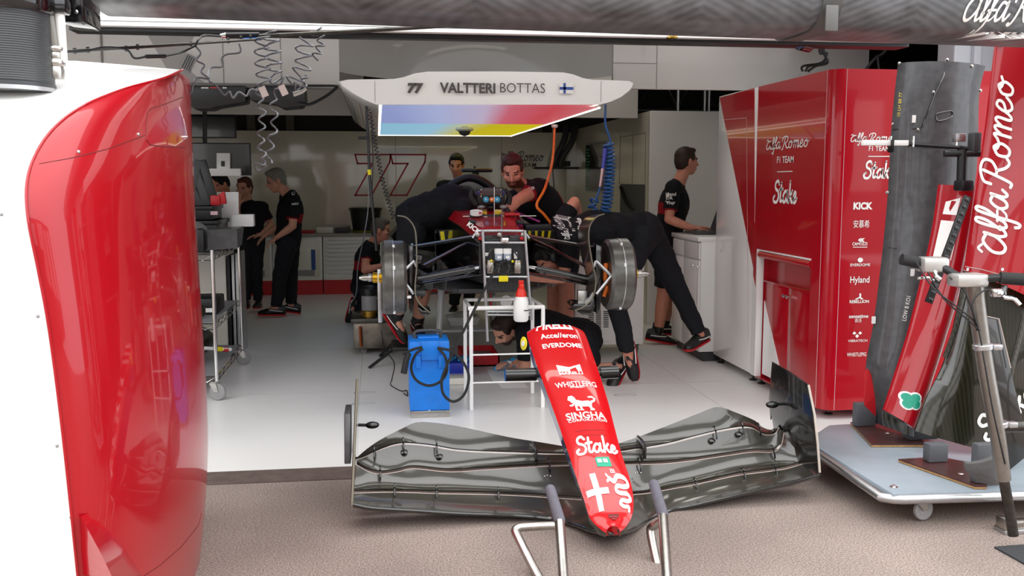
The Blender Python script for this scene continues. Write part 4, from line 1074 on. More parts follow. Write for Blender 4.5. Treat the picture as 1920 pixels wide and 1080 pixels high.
def castor(par, x, y, z, r=0.05, ang=0.4, w=0.022, wheel='steel'):
    d = V((math.cos(ang), math.sin(ang), 0)); n = V((-d.y, d.x, 0)); c_ = V((x, y, r + 0.007)) + d * 0.03
    b = MB(); b.lathe((x, y, z - 0.012), (0, 0, 1), [(0.03, 0), (0.03, 0.012)], 12)
    for s_ in (-1, 1): b.prism([V((x, y, z - .012)) + n * s_ * (w * .5 + .006) - d * .025, V((x, y, z - .012)) + n * s_ * (w * .5 + .006) + d * .03, c_ + n * s_ * (w * .5 + .006) + d * .015, c_ + n * s_ * (w * .5 + .006) - d * .015], n * s_ * 0.003)
    f = b.build('castor_fork', wheel, par)
    MB().lathe(c_ - n * w / 2, n, [(r * 0.9, 0), (r, w * .2), (r, w * .8), (r * .9, w)], 20).build('castor_wheel', 'grey', f)
    MB().lathe(c_ - n * (w / 2 + .001), n, [(r * .6, 0), (r * .6, w + .002)], 14).build('wheel_hub', 'grey', f)
castor(tr_, G(1690, 960).x, G(1690, 968).y - 0.08, ZT - 0.045, 0.05, 0.2)
castor(tr_, 3.45, 4.2, ZT - 0.045); castor(tr_, 2.75, 4.95, ZT - 0.045); castor(tr_, 3.5, 5.0, ZT - 0.045)
p = G(1676, 914, ZT); MB().lathe(p, (0, 0, 1), [(0.018, 0), (0.018, 0.004), (0.009, 0.006), (0.009, 0.012)], 12).build('bolt', 'chrome', tr_)
M['board'] = mat('brown_phenolic_board', '#4a2a28', 0.35, coat=0.3, noise_amt=0.25, noise_scale=12)
def board(lb, pts):
    b = thing('base_board', lb, 'board', G(*pts[0], ZT))
    q = [G(x, y, ZT + 0.002) for x, y in pts]
    MB().prism(q, (0, 0, 0.009), 0.001).build('plywood_edge', 'wood', b, 0); MB().prism([p_ + V((0, 0, 0.009)) for p_ in q], (0, 0, 0.006)).build('board_face', 'board', b, 0)
    c_ = (q[0] + q[1] + q[2] + q[3]) / 4; MB().lathe(c_ + V((0, 0, 0.015)), (0, 0, 1), [(0.014, 0), (0.010, 0.003)], 10).build('screw', 'chrome', b)
board('brown board bolted on the trolley under the carbon side panel, the rear one', [(1594, 796), (1634, 838), (1738, 838), (1690, 797)])
board('brown board bolted on the trolley below the dark floor panel, the front one', [(1684, 866), (1828, 917), (1850, 917), (1850, 878), (1762, 862)])
M['bracket'] = mat('bracket_grey', '#55575b', 0.5)
def block(lb, a_, b_):
    tag(MB().box(a_, b_, 0.006).build('cradle_block', 'bracket'), lb, 'block', 'cradle blocks')
z0 = ZT + 0.018
for px, py, w, d, h, lb in ((1605, 800, .12, .05, .13, 'grey upright block standing behind the rear brown board'), (1706, 826, .16, .08, .05, 'low grey block beside the foot of the red engine cover'), (1742, 868, .10, .06, .09, 'grey block just behind the front brown board'), (1830, 907, .14, .05, .18, 'grey block standing at the right end of the front brown board')):
    p = G(px, py, z0); block(lb, p, p + V((w, d, h)))
# curved body panels -------------------------------------------------
def sheet(left, right, bulge=0.05, th=0.006, n=30, m=12, skew=0.5, cl=6):
    L_, R_ = resamp(crom([P(*q) for q in left], cl), n), resamp(crom([P(*q) for q in right], cl), n); F_, B_ = [], []
    for a_, b_ in zip(L_, R_):
        row = []
        for k in range(m + 1):
            t = k / m; s_ = t ** (math.log(0.5) / math.log(skew)) if 0 < t < 1 else t
            row.append(a_.lerp(b_, t) - V((0, 1, 0)) * (bulge * 4 * s_ * (1 - s_)))
        F_.append(row); B_.append([p_ + V((0, th, 0)) for p_ in row])
    return MB().loft([f + b[::-1] for f, b in zip(F_, B_)])
cp = thing('carbon_sidepod_panel', 'tall curved matt carbon body panel standing on the trolley before the red cabinet', 'body panel', (3.0, 4.95, 0.18))
b = sheet([(1685, 118, 5.0), (1673, 235, 5.0), (1666, 360, 5.0), (1656, 470, 4.98), (1640, 600, 4.95), (1624, 700, 4.93), (1641, 793, 4.9)],
          [(1848, 124, 4.95), (1836, 180, 4.95), (1830, 330, 4.95), (1800, 470, 4.93), (1760, 620, 4.9), (1725, 720, 4.88), (1700, 793, 4.86)], 0.13, 0.008, 40, 16, 0.42)
b.build('panel', 'carbonm', cp, 50); cb_ = b.bvh()
a = MB()
def on(px, py, lift=0.003): return hit(px, py, cb_, lift) or P(px, py, 4.9)
a.tube([on(1772, 112), on(1770, 140), on(1755, 170), on(1735, 220), on(1722, 240), on(1674, 243)], 0.004, 6, 5); a.build('raised_seam', 'carbong', cp); a = MB(); a.tube([on(1657, 463), on(1680, 466)], 0.004, 6)
a.build('raised_seam', 'carbong', cp)
MB().tube([on(x, y) for x, y in ((1755, 220), (1757, 213), (1783, 208), (1786, 214), (1781, 221), (1760, 227))], 0.004, 6, 4, closed=True).build('access_slot', 'carbong', cp)
for px, py in ((1686, 119), (1674, 233), (1750, 173), (1721, 243), (1663, 361), (1776, 112), (1822, 124), (1838, 170)):
    MB().lathe(on(px, py), (0, -1, 0), [(0.009, 0), (0.009, 0.003), (0.004, 0.006)], 10).build('fastener', 'steel', cp)
for px, py in ((1714, 223), (1711, 511), (1638, 600)):
    p_ = on(px, py, 0.004); MB().box(p_ + V((-0.011, -0.002, -0.02)), p_ + V((0.011, 0.002, 0.02))).build('sticker', 'white', cp)
letter(MB(), w2d('10 LH 88 77', bold=0.0), on_mesh(P(1689, 196, 4.9), (0.05, 0, 1), (-1, 0, 0.05), cb_), 0.018).build('handwriting', mat('paint_pen', '#c9b23a', 0.5), cp, 0)
letter(MB(), w2d('LOW B KO1'), on_mesh(P(1707, 580, 4.8), (0.2, 0, 1), (-1, 0, 0.2), cb_), 0.018).build('handwriting', 'inkw', cp, 0)
MB().prism([P(1626, 690, 4.9), P(1632, 700, 4.9), P(1642, 740, 4.88), P(1641, 780, 4.88), P(1620, 760, 4.88), P(1620, 700, 4.9)], (0, -0.004, 0)).build('red_corner', 'redm', cp, 0)
# red engine cover with white digits
ec = thing('engine_cover', 'narrow glossy red body cover with white digits standing on the trolley', 'body panel', (2.95, 4.6, 0.2))
b = sheet([(1760, 346, 4.72), (1748, 430, 4.7), (1728, 520, 4.68), (1703, 620, 4.64), (1678, 700, 4.62), (1656, 768, 4.6)],
          [(1835, 350, 4.7), (1825, 420, 4.68), (1806, 520, 4.66), (1777, 620, 4.63), (1745, 720, 4.61), (1714, 806, 4.6)], 0.10, 0.006, 36, 14, 0.55)
b.build('panel', 'red', ec, 50); eb = b.bvh()
b = sheet([(1655, 772, 4.6), (1655, 785, 4.6), (1656, 798, 4.6)], [(1714, 808, 4.6), (1713, 812, 4.6), (1712, 816, 4.6)], 0.10, 0.006, 6, 14, 0.55); b.build('carbon_hem', 'carbon', ec, 50)
fne = on_mesh(P(1790, 460, 4.6), (1, 0, -0.1), (0.22, 0, 1), eb)
letter(MB(), shapes2d([[(0, 0), (.34, 0), (.34, .62), (0, .62)], [(0, .72), (.34, .72), (.34, 1), (.0, .92)], [(.44, 0), (1, .0), (1, .3), (.44, .3)], [(.44, .62), (1, .62), (1, .82), (.44, .86)]]), fne, 0.33, y=-0.08, width=0.13).build('white_digits', 'inkw', ec, 0)
cl_ = MB()
for dx, dy in ((-.018, .012), (.018, .012), (-.018, -.02), (.018, -.02), (0, -.005)):
    q = on_mesh(P(1713, 752, 4.5), (1, 0, 0), (0, 0, 1), eb, 0.006); cl_.add([q(dx + .022 * math.cos(t * PI / 7), dy + .022 * math.sin(t * PI / 7)) for t in range(14)], [list(range(14))])
cl_.build('clover_emblem', mat('clover_green', '#1c9a7c', 0.5), ec, 0)
cl_ = MB()
for dx, dy in ((-.018, .012), (.018, .012), (-.018, -.02), (.018, -.02)):
    q = on_mesh(P(1713, 752, 4.5), (1, 0, 0), (0, 0, 1), eb, 0.004); cl_.add([q(dx + .030 * math.cos(t * PI / 7), dy + .030 * math.sin(t * PI / 7)) for t in range(14)], [list(range(14))])
cl_.build('emblem_border', 'inkw', ec, 0)
# toothed black strap
sp_ = thing('toothed_strip', 'black toothed strip leaning diagonally across the red body cover', 'strip', P(1735, 572, 4.35))
p0, p1 = P(1816, 368, 4.4), P(1742, 568, 4.36); d = (p1 - p0).normalized(); n_ = V((d.z, 0, -d.x))
MB().prism([p0 - n_ * .02, p0 + n_ * .02, p1 + n_ * .02, p1 - n_ * .02], (0, 0.012, 0), 0.002).build('strip_body', 'black', sp_)
for k in range(15):
    q = p0.lerp(p1, (k + .5) / 15); MB().prism([q - n_ * .012 - d * .008, q + n_ * .012 - d * .008, q + n_ * .012 + d * .008, q - n_ * .012 + d * .008], (0, -0.004, 0), 0.001).build('tooth', 'blackg', sp_)
# big red cover with the script name
ac = thing('script_engine_cover', 'large red body cover with huge white upright script lettering at the right edge', 'body panel', (3.2, 4.3, 0.9))
b = sheet([(1866, 84, 4.42), (1857, 160, 4.42), (1846, 250, 4.42), (1828, 370, 4.4), (1808, 505, 4.38)],
          [(2060, 80, 4.34), (2060, 180, 4.34), (2050, 300, 4.32), (2040, 430, 4.3), (2020, 620, 4.3)], 0.16, 0.006, 30, 18, 0.5)
b.build('panel', 'red', ac, 50); ab = b.bvh()
def panel_script(x, y):                              # word running up the panel, letters leaning to its left edge
    t = x / ALFA[2]; h_ = 60 - 14 * t; px, py = 1885 + 17 * t - y * h_, 478 - 336 * t - y * h_ * .05
    for k in range(40):
        q = hit(px + k, py, ab, .005)
        if q is not None: return q
    return P(px, py, 4.35)
letter(MB(), ALFA, panel_script, 1.0, align='l').build('script_lettering', 'inkw', ac, 0)
MB().tube([hit(x, y, ab, 0.002) for x, y in ((1810, 500), (1840, 505), (1880, 516), (1918, 535)) if hit(x, y, ab)], 0.002, 5).build('seam', 'lip', ac)
for px, py in ((1814, 505), (1879, 505)):
    h = hit(px, py, ab, 0.002)
    if h is not None: MB().lathe(h, (0, -1, 0), [(0.008, 0), (0.008, 0.003)], 10).build('fastener', 'chrome', ac)
MB().tube([P(1868, 82, 4.40), P(2060, 78, 4.32)], 0.012, 8).build('top_edge', 'black', ac)
# dark floor panel below it
M['olive'] = carbon('carbon_olive', '#17170e', '#35331f', 300, 0.12, 1.0)
fp = thing('floor_panel', 'big dark olive carbon floor panel standing under the red script cover', 'body panel', (3.2, 4.3, 0.2))
b = sheet([(1808, 508, 4.45), (1795, 580, 4.44), (1770, 680, 4.43), (1738, 745, 4.43), (1716, 808, 4.42)],
          [(2060, 570, 4.35), (2060, 660, 4.35), (2060, 760, 4.33), (2060, 860, 4.33), (2060, 900, 4.32)], 0.06, 0.008, 30, 16, 0.3)
b.build('panel', 'olive', fp, 50); fb = b.bvh()
a = MB()
hs = [hit(x, y, fb, 0.003) for x, y in ((1716, 760), (1762, 770), (1800, 790), (1843, 813))]
if all(h is not None for h in hs): a.tube(hs, 0.009, 8, 5); a.build('stiffening_rib', 'olive', fp)
for pts in (((1818, 512), (1806, 560), (1790, 620), (1772, 670)), ((1920, 590), (1910, 640), (1895, 700), (1885, 760))):
    hs = [hit(x, y, fb, 0.002) for x, y in pts]
    if all(h is not None for h in hs): MB().tube(hs, (0.012, 0.014), 8, 4).build('woven_hem', 'carbon', fp)
fns = on_mesh(P(1868, 838, 4.25), (0.75, 0, 0.65), (-0.65, 0, 0.75), fb, 0.004)
letter(MB(), STAKE, fns, 0.12, align='l').build('script_lettering', 'inkw', fp, 0)
dk = thing('barge_board', 'smaller dark board leaning behind the bicycle stem at right', 'body panel', P(1880, 800, 4.15))
MB().prism([P(1826, 588, 4.12), P(1873, 598, 4.12), P(1932, 850, 4.07), P(1880, 893, 4.07)], (0, 0.01, 0), 0.003).build('board', mat('board_dark', '#1f1c18', 0.3, coat=0.6), dk)
MB().tube([P(1826, 588, 4.115), P(1873, 598, 4.115), P(1895, 690, 4.09)], 0.0025, 6).build('pale_edge', 'lip', dk)
# clamp frame holding the carbon panel
cf = thing('panel_clamp_frame', 'white and black clamp arms holding the top of the carbon panel', 'clamp', P(1700, 290, 4.72))
q0, q1 = P(1614, 268, 4.72), P(1702, 270, 4.7)
MB().box(V((q0.x, 4.69, q0.z - .014)), V((q1.x, 4.72, q0.z + .014)), 0.003).build('white_rail', 'white', cf)
MB().tube([P(1700, 270, 4.71), P(1800, 277, 4.7), P(1822, 280, 4.6)], 0.012, 8).build('black_arm', 'black', cf)
for px in (1670, 1712, 1793): 
    p_ = P(px, 268, 4.7); MB().cyl(p_ - V((0, 0, .02)), p_ + V((0, 0, .035)), 0.006, n=8).build('clamp_screw', 'chrome', cf)
MB().box(P(1665, 286, 4.72), P(1676, 262, 4.66), 0.003).build('clamp_jaw', 'black', cf)
MB().tube([P(1770, 288, 4.6), P(1838, 288, 4.55)], 0.018, 10).build('black_bar', 'black', cf)
MB().tube([P(1805, 280, 4.58), P(1803, 340, 4.58)], 0.026, 10).build('upright_post', 'black', cf)
MB().box(P(1786, 358, 4.6), P(1828, 338, 4.52), 0.01).build('post_foot', 'black', cf)
MB().box(P(1784, 266, 4.6), P(1812, 250, 4.56), 0.004).build('grey_block', 'alu', cf)
MB().box(P(1812, 290, 4.6), P(1842, 248, 4.54), 0.008).build('motor_block', 'dgrey', cf)
# ================================================================== bicycle in the right foreground
bk = thing('bicycle', 'grey steel bicycle with a bare stem and black grips in the right foreground', 'bicycle', (2.75, 3.55, 0))
BY = 3.62
MB().tube([P(1826, 530, BY), P(1832, 580, BY), P(1848, 690, BY - .02), P(1868, 800, BY - .04), P(1882, 900, BY - .05)], (0.036, 0.03), 16, 4).build('steerer_tube', mat('satin_alloy', '#8f8a84', 0.32, 0.9, noise_amt=0.1), bk)
MB().tube([P(1700, 490, BY + .1), P(1745, 496, BY + .08), P(1770, 503, BY + .05), P(1792, 516, BY + .02), P(1815, 524, BY), P(1838, 525, BY - .02), P(1870, 521, BY - .05), P(1960, 526, BY - .12)], 0.017, 12, 5).build('handlebar', 'black', bk)
MB().tube([P(1690, 486, BY + .1), P(1738, 496, BY + .085)], (0.024, 0.025), 14, 0).build('grip', 'rubber', bk)
MB().tube([P(1875, 521, BY - .06), P(1965, 527, BY - .12)], (0.025, 0.026), 14).build('grip', 'rubber', bk)
MB().box(P(1733, 512, BY + .04), P(1762, 480, BY + .12), 0.014).build('shifter_clamp', mat('shifter_grey', '#b9b6b2', 0.35, 0.6), bk)
MB().box(P(1796, 540, BY - .05), P(1832, 510, BY + .04), 0.014).build('stem_clamp', mat('shifter_grey', '#b9b6b2', 0.35, 0.6), bk)
lv = MB().tube([P(1884, 538, BY - .08), P(1882, 556, BY - .12), P(1900, 560, BY - .14), P(1913, 572, BY - .16)], (0.012, 0.008), 8, 4); lv.build('brake_lever', 'chrome', bk)
MB().box(P(1862, 558, BY - .1), P(1880, 540, BY - .07), 0.008).build('lever_mount', 'chrome', bk)
lv = MB().tube([P(1752, 508, BY + .05), P(1756, 518, BY + .03), P(1764, 524, BY + .02)], 0.010, 8); lv.build('brake_lever', 'chrome', bk)
MB().tube([P(1722, 522, BY), P(1740, 520, BY + .02), P(1750, 526, BY + .02)], 0.006, 8).build('cable_barrel', 'chrome', bk)
for pts in ([(1718, 490, BY + .05), (1732, 515, BY), (1755, 545, BY - .03), (1800, 580, BY - .04), (1832, 612, BY - .05), (1846, 680, BY - .06), (1862, 770, BY - .07), (1885, 870, BY - .08)], [(1740, 510, BY), (1770, 560, BY - .04), (1815, 600, BY - .05), (1838, 620, BY - .06)],
            [(1870, 544, BY - .08), (1845, 545, BY - .06), (1826, 562, BY - .05), (1824, 580, BY - .05), (1836, 620, BY - .06)], [(1780, 520, BY), (1805, 540, BY - .03), (1822, 580, BY - .05), (1832, 620, BY - .05)]):
    MB().tube([P(*q) for q in pts], 0.0035, 6, 6).build('brake_cable', 'black', bk)
for px, py in ((1843, 650), (1872, 795)):
    p_ = P(px, py, BY - .03); MB().lathe(p_ + V((0, 0, -.012)), (-0.1, 0, 1), [(0.036, 0), (0.040, .004), (0.040, .02), (0.036, .024)], 16).box(p_ + V((.03, -.03, -.012)), p_ + V((.07, 0, .012)), .004).build('tube_clamp', 'alu', bk)
# hidden-below-frame remainder of the frame so that it stands: fork, wheel, frame tubes
wc = V((P(1890, 930, BY - .05).x + 0.06, BY - 0.05, 0.33))
MB().tube([P(1882, 900, BY - .05), P(1893, 958, BY - .05), G(1900, 1004, .05)], 0.022, 10, 4).build('fork', 'dsteel', bk)
MB().tube([P(1868, 800, BY - .03), wc + V((0.55, 0.1, 0.15)), wc + V((1.0, 0.15, 0.0))], 0.025, 10).build('frame_tube', 'dsteel', bk)
def wheel(c_):
    q = [c_ + V((0.31 * math.cos(t), 0.05 * math.cos(t), 0.31 * math.sin(t))) for t in [2 * PI * k / 32 for k in range(32)]]
    w_ = MB().tube(q, 0.02, 8, closed=True).build('wheel', 'rubber', bk)
wheel(wc + V((1.0, 0.15, 0)))
bag = sheet([(1814, 870, 3.78), (1818, 885, 3.78), (1838, 905, 3.78)], [(1880, 840, 3.74), (1884, 870, 3.74), (1880, 900, 3.74)], 0.05, 0.03, 10, 8)
bag.build('frame_bag', mat('grey_bag', '#5d5c5c', 0.8, bump=0.5, bump_scale=30), bk)
# steel vice foot and rubber mat in the corner
vb = thing('steel_foot', 'bright steel foot of a stand at the lower right edge of the picture', 'stand foot', G(1910, 1004))
p_ = G(1884, 1004, 0.0); MB().box(p_, p_ + V((0.25, 0.08, 0.02)), 0.004).build('base_plate', 'alu', vb)
MB().box(p_ + V((0.0, 0.0, 0.02)), p_ + V((0.04, 0.07, 0.07)), 0.006).box(p_ + V((0.04, 0.01, 0.02)), p_ + V((0.25, 0.06, 0.055)), 0.006).build('jaw', 'steel', vb)
tag(MB().prism([G(1864, 1028, 0), G(1925, 1062, 0), G(2000, 1062, 0), G(2000, 1018, 0)], (0, 0, 0.008)).build('rubber_mat', mat('mat_dark', '#2f3033', 0.85, bump=0.3, bump_scale=300)), 'dark ribbed rubber mat corner at the bottom right', 'mat')
# ================================================================== INSIDE THE GARAGE: canopy, screens, benches, trolleys, tools
CYF, CYR = 6.8, 11.45
can = thing('light_canopy', 'white moulded canopy with a lit coloured underside and driver name hanging over the car', 'canopy', (0.8, 9.1, 2.07))
sec_px = [(635, 152), (650, 148.5), (700, 148), (735, 147.5), (755, 144), (775, 137), (800, 133.5), (930, 133), (1058, 135), (1078, 139), (1096, 146), (1115, 149), (1150, 150), (1184, 151.5), (1191, 155), (1190, 161), (1183, 170), (1168, 182), (1148, 191), (1127, 196.5), (915, 196.5), (703, 196.5), (680, 187), (657, 174), (638, 160)]
fs = [P(x, y, CYF) for x, y in sec_px]
ctr = V((0.78, 0, 2.12))
secs = []
for y, k in ((CYF, 0.985), (CYF + 0.02, 1.0), (CYF + 0.6, 1.0), (CYR - 0.3, 1.0), (CYR, 0.98)):
    secs.append([V((ctr.x + (p.x - ctr.x) * k, y, ctr.z + (p.z - ctr.z) * (k if y > 7.5 or y < CYF + .01 else 1))) for p in fs])
MB().loft(secs).build('shell', 'white_gloss', can, 35)
zb_ = P(915, 196.5, CYF).z - 0.004
xl_, xr_ = P(716, 196, CYF).x, P(1122, 196, CYF).x
def panel_mat(name, cols, a_, b_, soft=None):
    m = bpy.data.materials.new(name); m.use_nodes = True; N, L = m.node_tree.nodes, m.node_tree.links; b = N['Principled BSDF']
    tc = N.new('ShaderNodeTexCoord'); sx = N.new('ShaderNodeSeparateXYZ'); L.new(tc.outputs['Generated'], sx.inputs[0])
    r = N.new('ShaderNodeValToRGB'); els = r.color_ramp.elements
    els[0].position, els[0].color = cols[0][0], lin(cols[0][1]); els[1].position, els[1].color = cols[-1][0], lin(cols[-1][1])
    for p_, c_ in cols[1:-1]: e = els.new(p_); e.color = lin(c_)
    md = N.new('ShaderNodeMath'); md.operation = 'MULTIPLY_ADD'; md.inputs[1].default_value = a_; L.new(sx.outputs['Y'], md.inputs[0]); L.new(sx.outputs['X'], md.inputs[2])
    L.new(md.outputs[0], r.inputs[0]); b.inputs['Base Color'].default_value = (0.02, 0.02, 0.02, 1); b.inputs['Roughness'].default_value = 0.4
    L.new(r.outputs[0], b.inputs['Emission Color']); b.inputs['Emission Strength'].default_value = b_
    return m
ys_ = 9.0
MB().box((xl_, CYF + 0.02, zb_ - 0.006), (xr_, ys_ - 0.01, zb_)).build('lit_panel', panel_mat('lit_front', [(0.0, '#9aa6dc'), (0.25, '#b6c0ea'), (0.48, '#ccbcd8'), (0.6, '#d8677c'), (0.8, '#d64a58'), (1.0, '#d8707a')], -0.12, 0.75), can, 0)
MB().box((xl_, ys_ + 0.01, zb_ - 0.006), (xr_, CYR - 0.05, zb_)).build('lit_panel', panel_mat('lit_rear', [(0.0, '#8fc6e0'), (0.38, '#9ccbe4'), (0.56, '#c9c47a'), (0.7, '#cdbd10'), (1.0, '#d6c400')], 0.05, 0.8), can, 0)
M['led'] = mat('led_strip', '#fff6ea', 0.4, emit=2.5)
for a_, b_ in (((xl_ - 0.02, CYF + 0.02), (xl_, CYR)), ((xr_, CYF + 0.02), (xr_ + 0.02, CYR)), ((xl_ - 0.02, CYR - 0.04), (xr_ + 0.02, CYR))):
    MB().box((a_[0], a_[1], zb_ - 0.012), (b_[0], b_[1], zb_)).build('led_strip', 'led', can, 0)
fw_ = lambda t2, x, base, top, w, nm='name_lettering', mt=None: letter(MB(), t2, plane(P(x, base, CYF - 0.022), (1, 0, 0), (0, 0, 1)), P(x, top, CYF).z - P(x, base, CYF).z, width=P(x + w / 2, base, CYF).x - P(x - w / 2, base, CYF).x).build(nm, mt or 'ink', can, 0)
fw_(w2d('77', bold=0.09, shear=0.12), 779, 173.5, 157, 31); fw_(w2d('VALTTERI', bold=0.05), 877, 174, 156, 104); fw_(w2d('BOTTAS', bold=-0.005), 980, 174, 156, 84)
a = P(1049, 175, CYF - .02); b = P(1075, 156, CYF - .02)
MB().box(a, b + V((0, .003, 0))).build('flag_white', 'white', can, 0)
w_, h_ = b.x - a.x, b.z - a.z
MB().prism([a + V((0, -.002, h_ * .36)), a + V((w_, -.002, h_ * .36)), a + V((w_, -.002, h_ * .62)), a + V((0, -.002, h_ * .62))], (0, -.001, 0)).prism([a + V((w_ * .28, -.002, 0)), a + V((w_ * .45, -.002, 0)), a + V((w_ * .45, -.002, h_)), a + V((w_ * .28, -.002, h_))], (0, -.001, 0)).build('flag_cross', mat('flag_blue', '#2c4f9e', 0.5), can, 0)
a = MB()
for px in (703, 1127): p = P(px, 172, CYF - .004); a.box((p.x - .001, CYF - .003, p.z - .07), (p.x + .001, CYF + .02, p.z + .075))
a.build('shell_seam', mat('seam', '#77726c', 0.5), can, 0)
for k in range(5):                                       # louvres along the left flank
    q = fs[-1].lerp(fs[-3], k / 5); MB().box((q.x - .004, 7.4, q.z - .004), (q.x + .004, 10.8, q.z + .004)).build('side_louvre', 'grey', can, 0)
for x in (0.2, 1.35):
    for y in (8.6, 9.7): MB().cyl((x, y, 2.3), (x, y, 3.0), 0.012, n=8).build('suspension_rod', 'dsteel', can)
dm = thing('dome_camera', 'small white dome camera under the lit coloured panel', 'camera', P(871, 240, 9.35))
p = V((P(871, 236, 9.5).x, 9.5, zb_ - 0.0125))
MB().lathe(p, (0, 0, -1), [(0.085, 0), (0.09, 0.02), (0.075, 0.035)], 24).build('base', 'white', dm); MB().ell(p - V((0, 0, .035)), (.06, .06, .05)).build('dome', 'dgrey', dm)
# ---- cables hanging from the canopy
def hang(nm, lb, pts, r, m_, sm=5, cat='cable'): return tag(MB().tube([P(*q) for q in pts], r, 6, sm).build(nm, m_), lb, cat)
po = thing('hanging_pole', 'thin black pole with a yellow band hanging from the left side of the canopy', 'pole', P(700, 330, 7.3))
MB().tube([P(687, 196, 7.3), P(690, 260, 7.3), P(693, 330, 7.3), P(706, 470, 7.3)], 0.011, 8).build('rod', 'black', po)
MB().tube([P(692, 318, 7.3), P(693, 328, 7.3)], 0.0135, 8).build('yellow_band', 'yellow', po); MB().box(P(672, 262, 7.32), P(692, 256, 7.28)).build('side_grip', 'black', po)
hang('black_lead', 'black cable hanging beside the thin pole left of the canopy', [(697, 215, 7.35), (699, 300, 7.35), (698, 380, 7.35), (707, 470, 7.35)], 0.005, 'black')
hang('grey_lead', 'pale thin cable looping from the pole down to the hydraulic pump', [(692, 330, 7.4), (690, 395, 7.4), (683, 440, 7.4), (671, 500, 7.6), (668, 550, 7.9), (655, 575, 8.0), (668, 588, 8.2), (682, 588, 8.5)], 0.0045, 'hosegrey')
a = MB(); helix(a, [P(690, 196, 7.5), P(697, 232, 7.5), P(704, 270, 7.5), P(718, 340, 7.5), P(738, 410, 7.5)], 0.016, 30, 0.0035, 5, 9)
tag(a.build('curly_cable', 'black'), 'black curly cord hanging from the canopy above the bending mechanic in shorts', 'cord')
hang('orange_cable', 'orange cable hanging from the right of the canopy to the car', [(1040, 240, 8.6), (1036, 300, 8.2), (1022, 352, 7.4), (1006, 384, 7.25), (1020, 402, 7.25), (1035, 421, 7.25)], 0.011, 'orange', 4)
hang('black_cable', 'black cable hanging just right of the orange cable', [(1037, 235, 8.9), (1036, 310, 8.9), (1042, 385, 8.9)], 0.006, 'black')
MB_ = MB().lathe(P(1040, 240, 8.6), (0, 0, 1), [(0.02, 0), (0.03, 0.01), (0.03, 0.03)], 12); tag(MB_.build('cable_socket', 'white'), 'white cable socket where the orange cable leaves the canopy', 'socket')
by = 6.95
hp_ = thing('blue_air_hose', 'bright blue coiled air hose hanging from the right front corner of the canopy', 'hose', P(1138, 300, by))
a = MB(); a.tube([P(1135, 196, by), P(1135, 232, by), P(1141, 252, by), P(1144, 266, by), P(1136, 275, by)], 0.009, 8, 5); helix(a, [P(1140, 268, by), P(1143, 310, by), P(1141, 350, by), P(1137, 388, by), P(1130, 405, by)], 0.036, 19, 0.009, 7, 14)
helix(a, [P(1118, 372, by), P(1110, 383, by), P(1114, 398, by), P(1122, 404, by)], 0.028, 4, 0.009, 7, 12); a.tube([P(1125, 350, by), P(1122, 362, by), P(1116, 374, by)], 0.008, 8)
a.build('hose', 'blueh', hp_)
MB().tube([P(1135, 278, by - .04), P(1130, 318, by - .04)], (0.016, 0.012), 10).build('gun_handle', mat('tool_violet', '#3c3fa0', 0.35), hp_); MB().tube([P(1130, 316, by - .04), P(1125, 350, by - .04)], (0.014, 0.010), 10).build('coupling', mat('coupling_pink', '#b89a9a', 0.3, 0.6), hp_)
# ---- dark boxes and screens at upper left
for i, (pts, lb) in enumerate((([(330, 160), (461, 160), (461, 190), (455, 192), (405, 200), (394, 205), (365, 205), (350, 190), (330, 185)], 'black angular heater box with small lettering under the left bulkhead'), ([(463, 172), (480, 160), (570, 160), (573, 190), (565, 200), (530, 203), (515, 195), (470, 188)], 'black angular heater box behind the coiled hoses under the left bulkhead'))):
    t = thing('heater_box', lb, 'heater', P(pts[0][0] + 60, 204, 7.0), 'heater boxes under the bulkhead')
    MB().prism([P(x, y, 7.12) for x, y in pts], (0, 0.25, 0), 0.012).build('box', 'black', t, 30)
    if i == 0:
        for tx, px, wd, mt_ in (('sense', 384, 14, 'inkw'), ('time', 421, 8, 'inkw'), ('■■■', 402, 20, 'inkr')):
            if tx == '■■■': MB().box(P(394, 165.5, 7.118), P(412, 163.5, 7.113)).build('red_bar', 'inkr', t, 0)
            else: letter(MB(), w2d(tx, bold=.03), plane(P(px, 166, 7.113), (1, 0, 0), (0, 0, 1)), .014, width=P(px + wd, 166, 7).x - P(px, 166, 7).x).build('lettering', mt_, t, 0)
tag(MB().tube([P(x, y, 7.1) for x, y in ((570, 161), (625, 161), (634, 163))], 0.008, 6).tube([P(x, y, 7.1) for x, y in ((634, 162), (612, 180), (580, 196), (560, 193))], 0.012, 6, 5).build('power_cable', 'black'), 'thick black cable from the heater box to the left tip of the canopy', 'cable')
M['screen'] = mat('dark_screen', '#0b0b0d', 0.15, coat=0.5)
def screen(lb, a_, b_, Y, th=0.05):
    t = thing('wall_screen', lb, 'screen', P((a_[0] + b_[0]) / 2, b_[1], Y), 'dark screens at the left')
    MB().box(P(a_[0], b_[1], Y), P(b_[0], a_[1], Y) + V((0, th, 0)), 0.006).build('casing', 'black', t)
    p_, q_ = P(a_[0] + 2, b_[1] - 2, Y - .002), P(b_[0] - 2, a_[1] + 2, Y - .002); MB().box(p_, q_ + V((0, .002, 0))).build('display', 'screen', t, 0)
    m_ = (a_[0] + b_[0]) / 2; MB().cyl(P(m_, a_[1] + 10, Y + .08), V((P(m_, 100, Y + .08).x, Y + .08, 3.0)), 0.02, n=8).build('ceiling_mount', 'black', t)
screen('dark hanging screen at upper left below the bulkhead, the upper one', (300, 214), (441, 258), 10.4); screen('large dark screen at left behind the white T-shaped bracket, the lower one', (300, 268), (469, 329), 9.2)
tb_ = thing('screen_bracket', 'white T-shaped bracket in front of the lower dark screen', 'bracket', P(420, 330, 9.05))
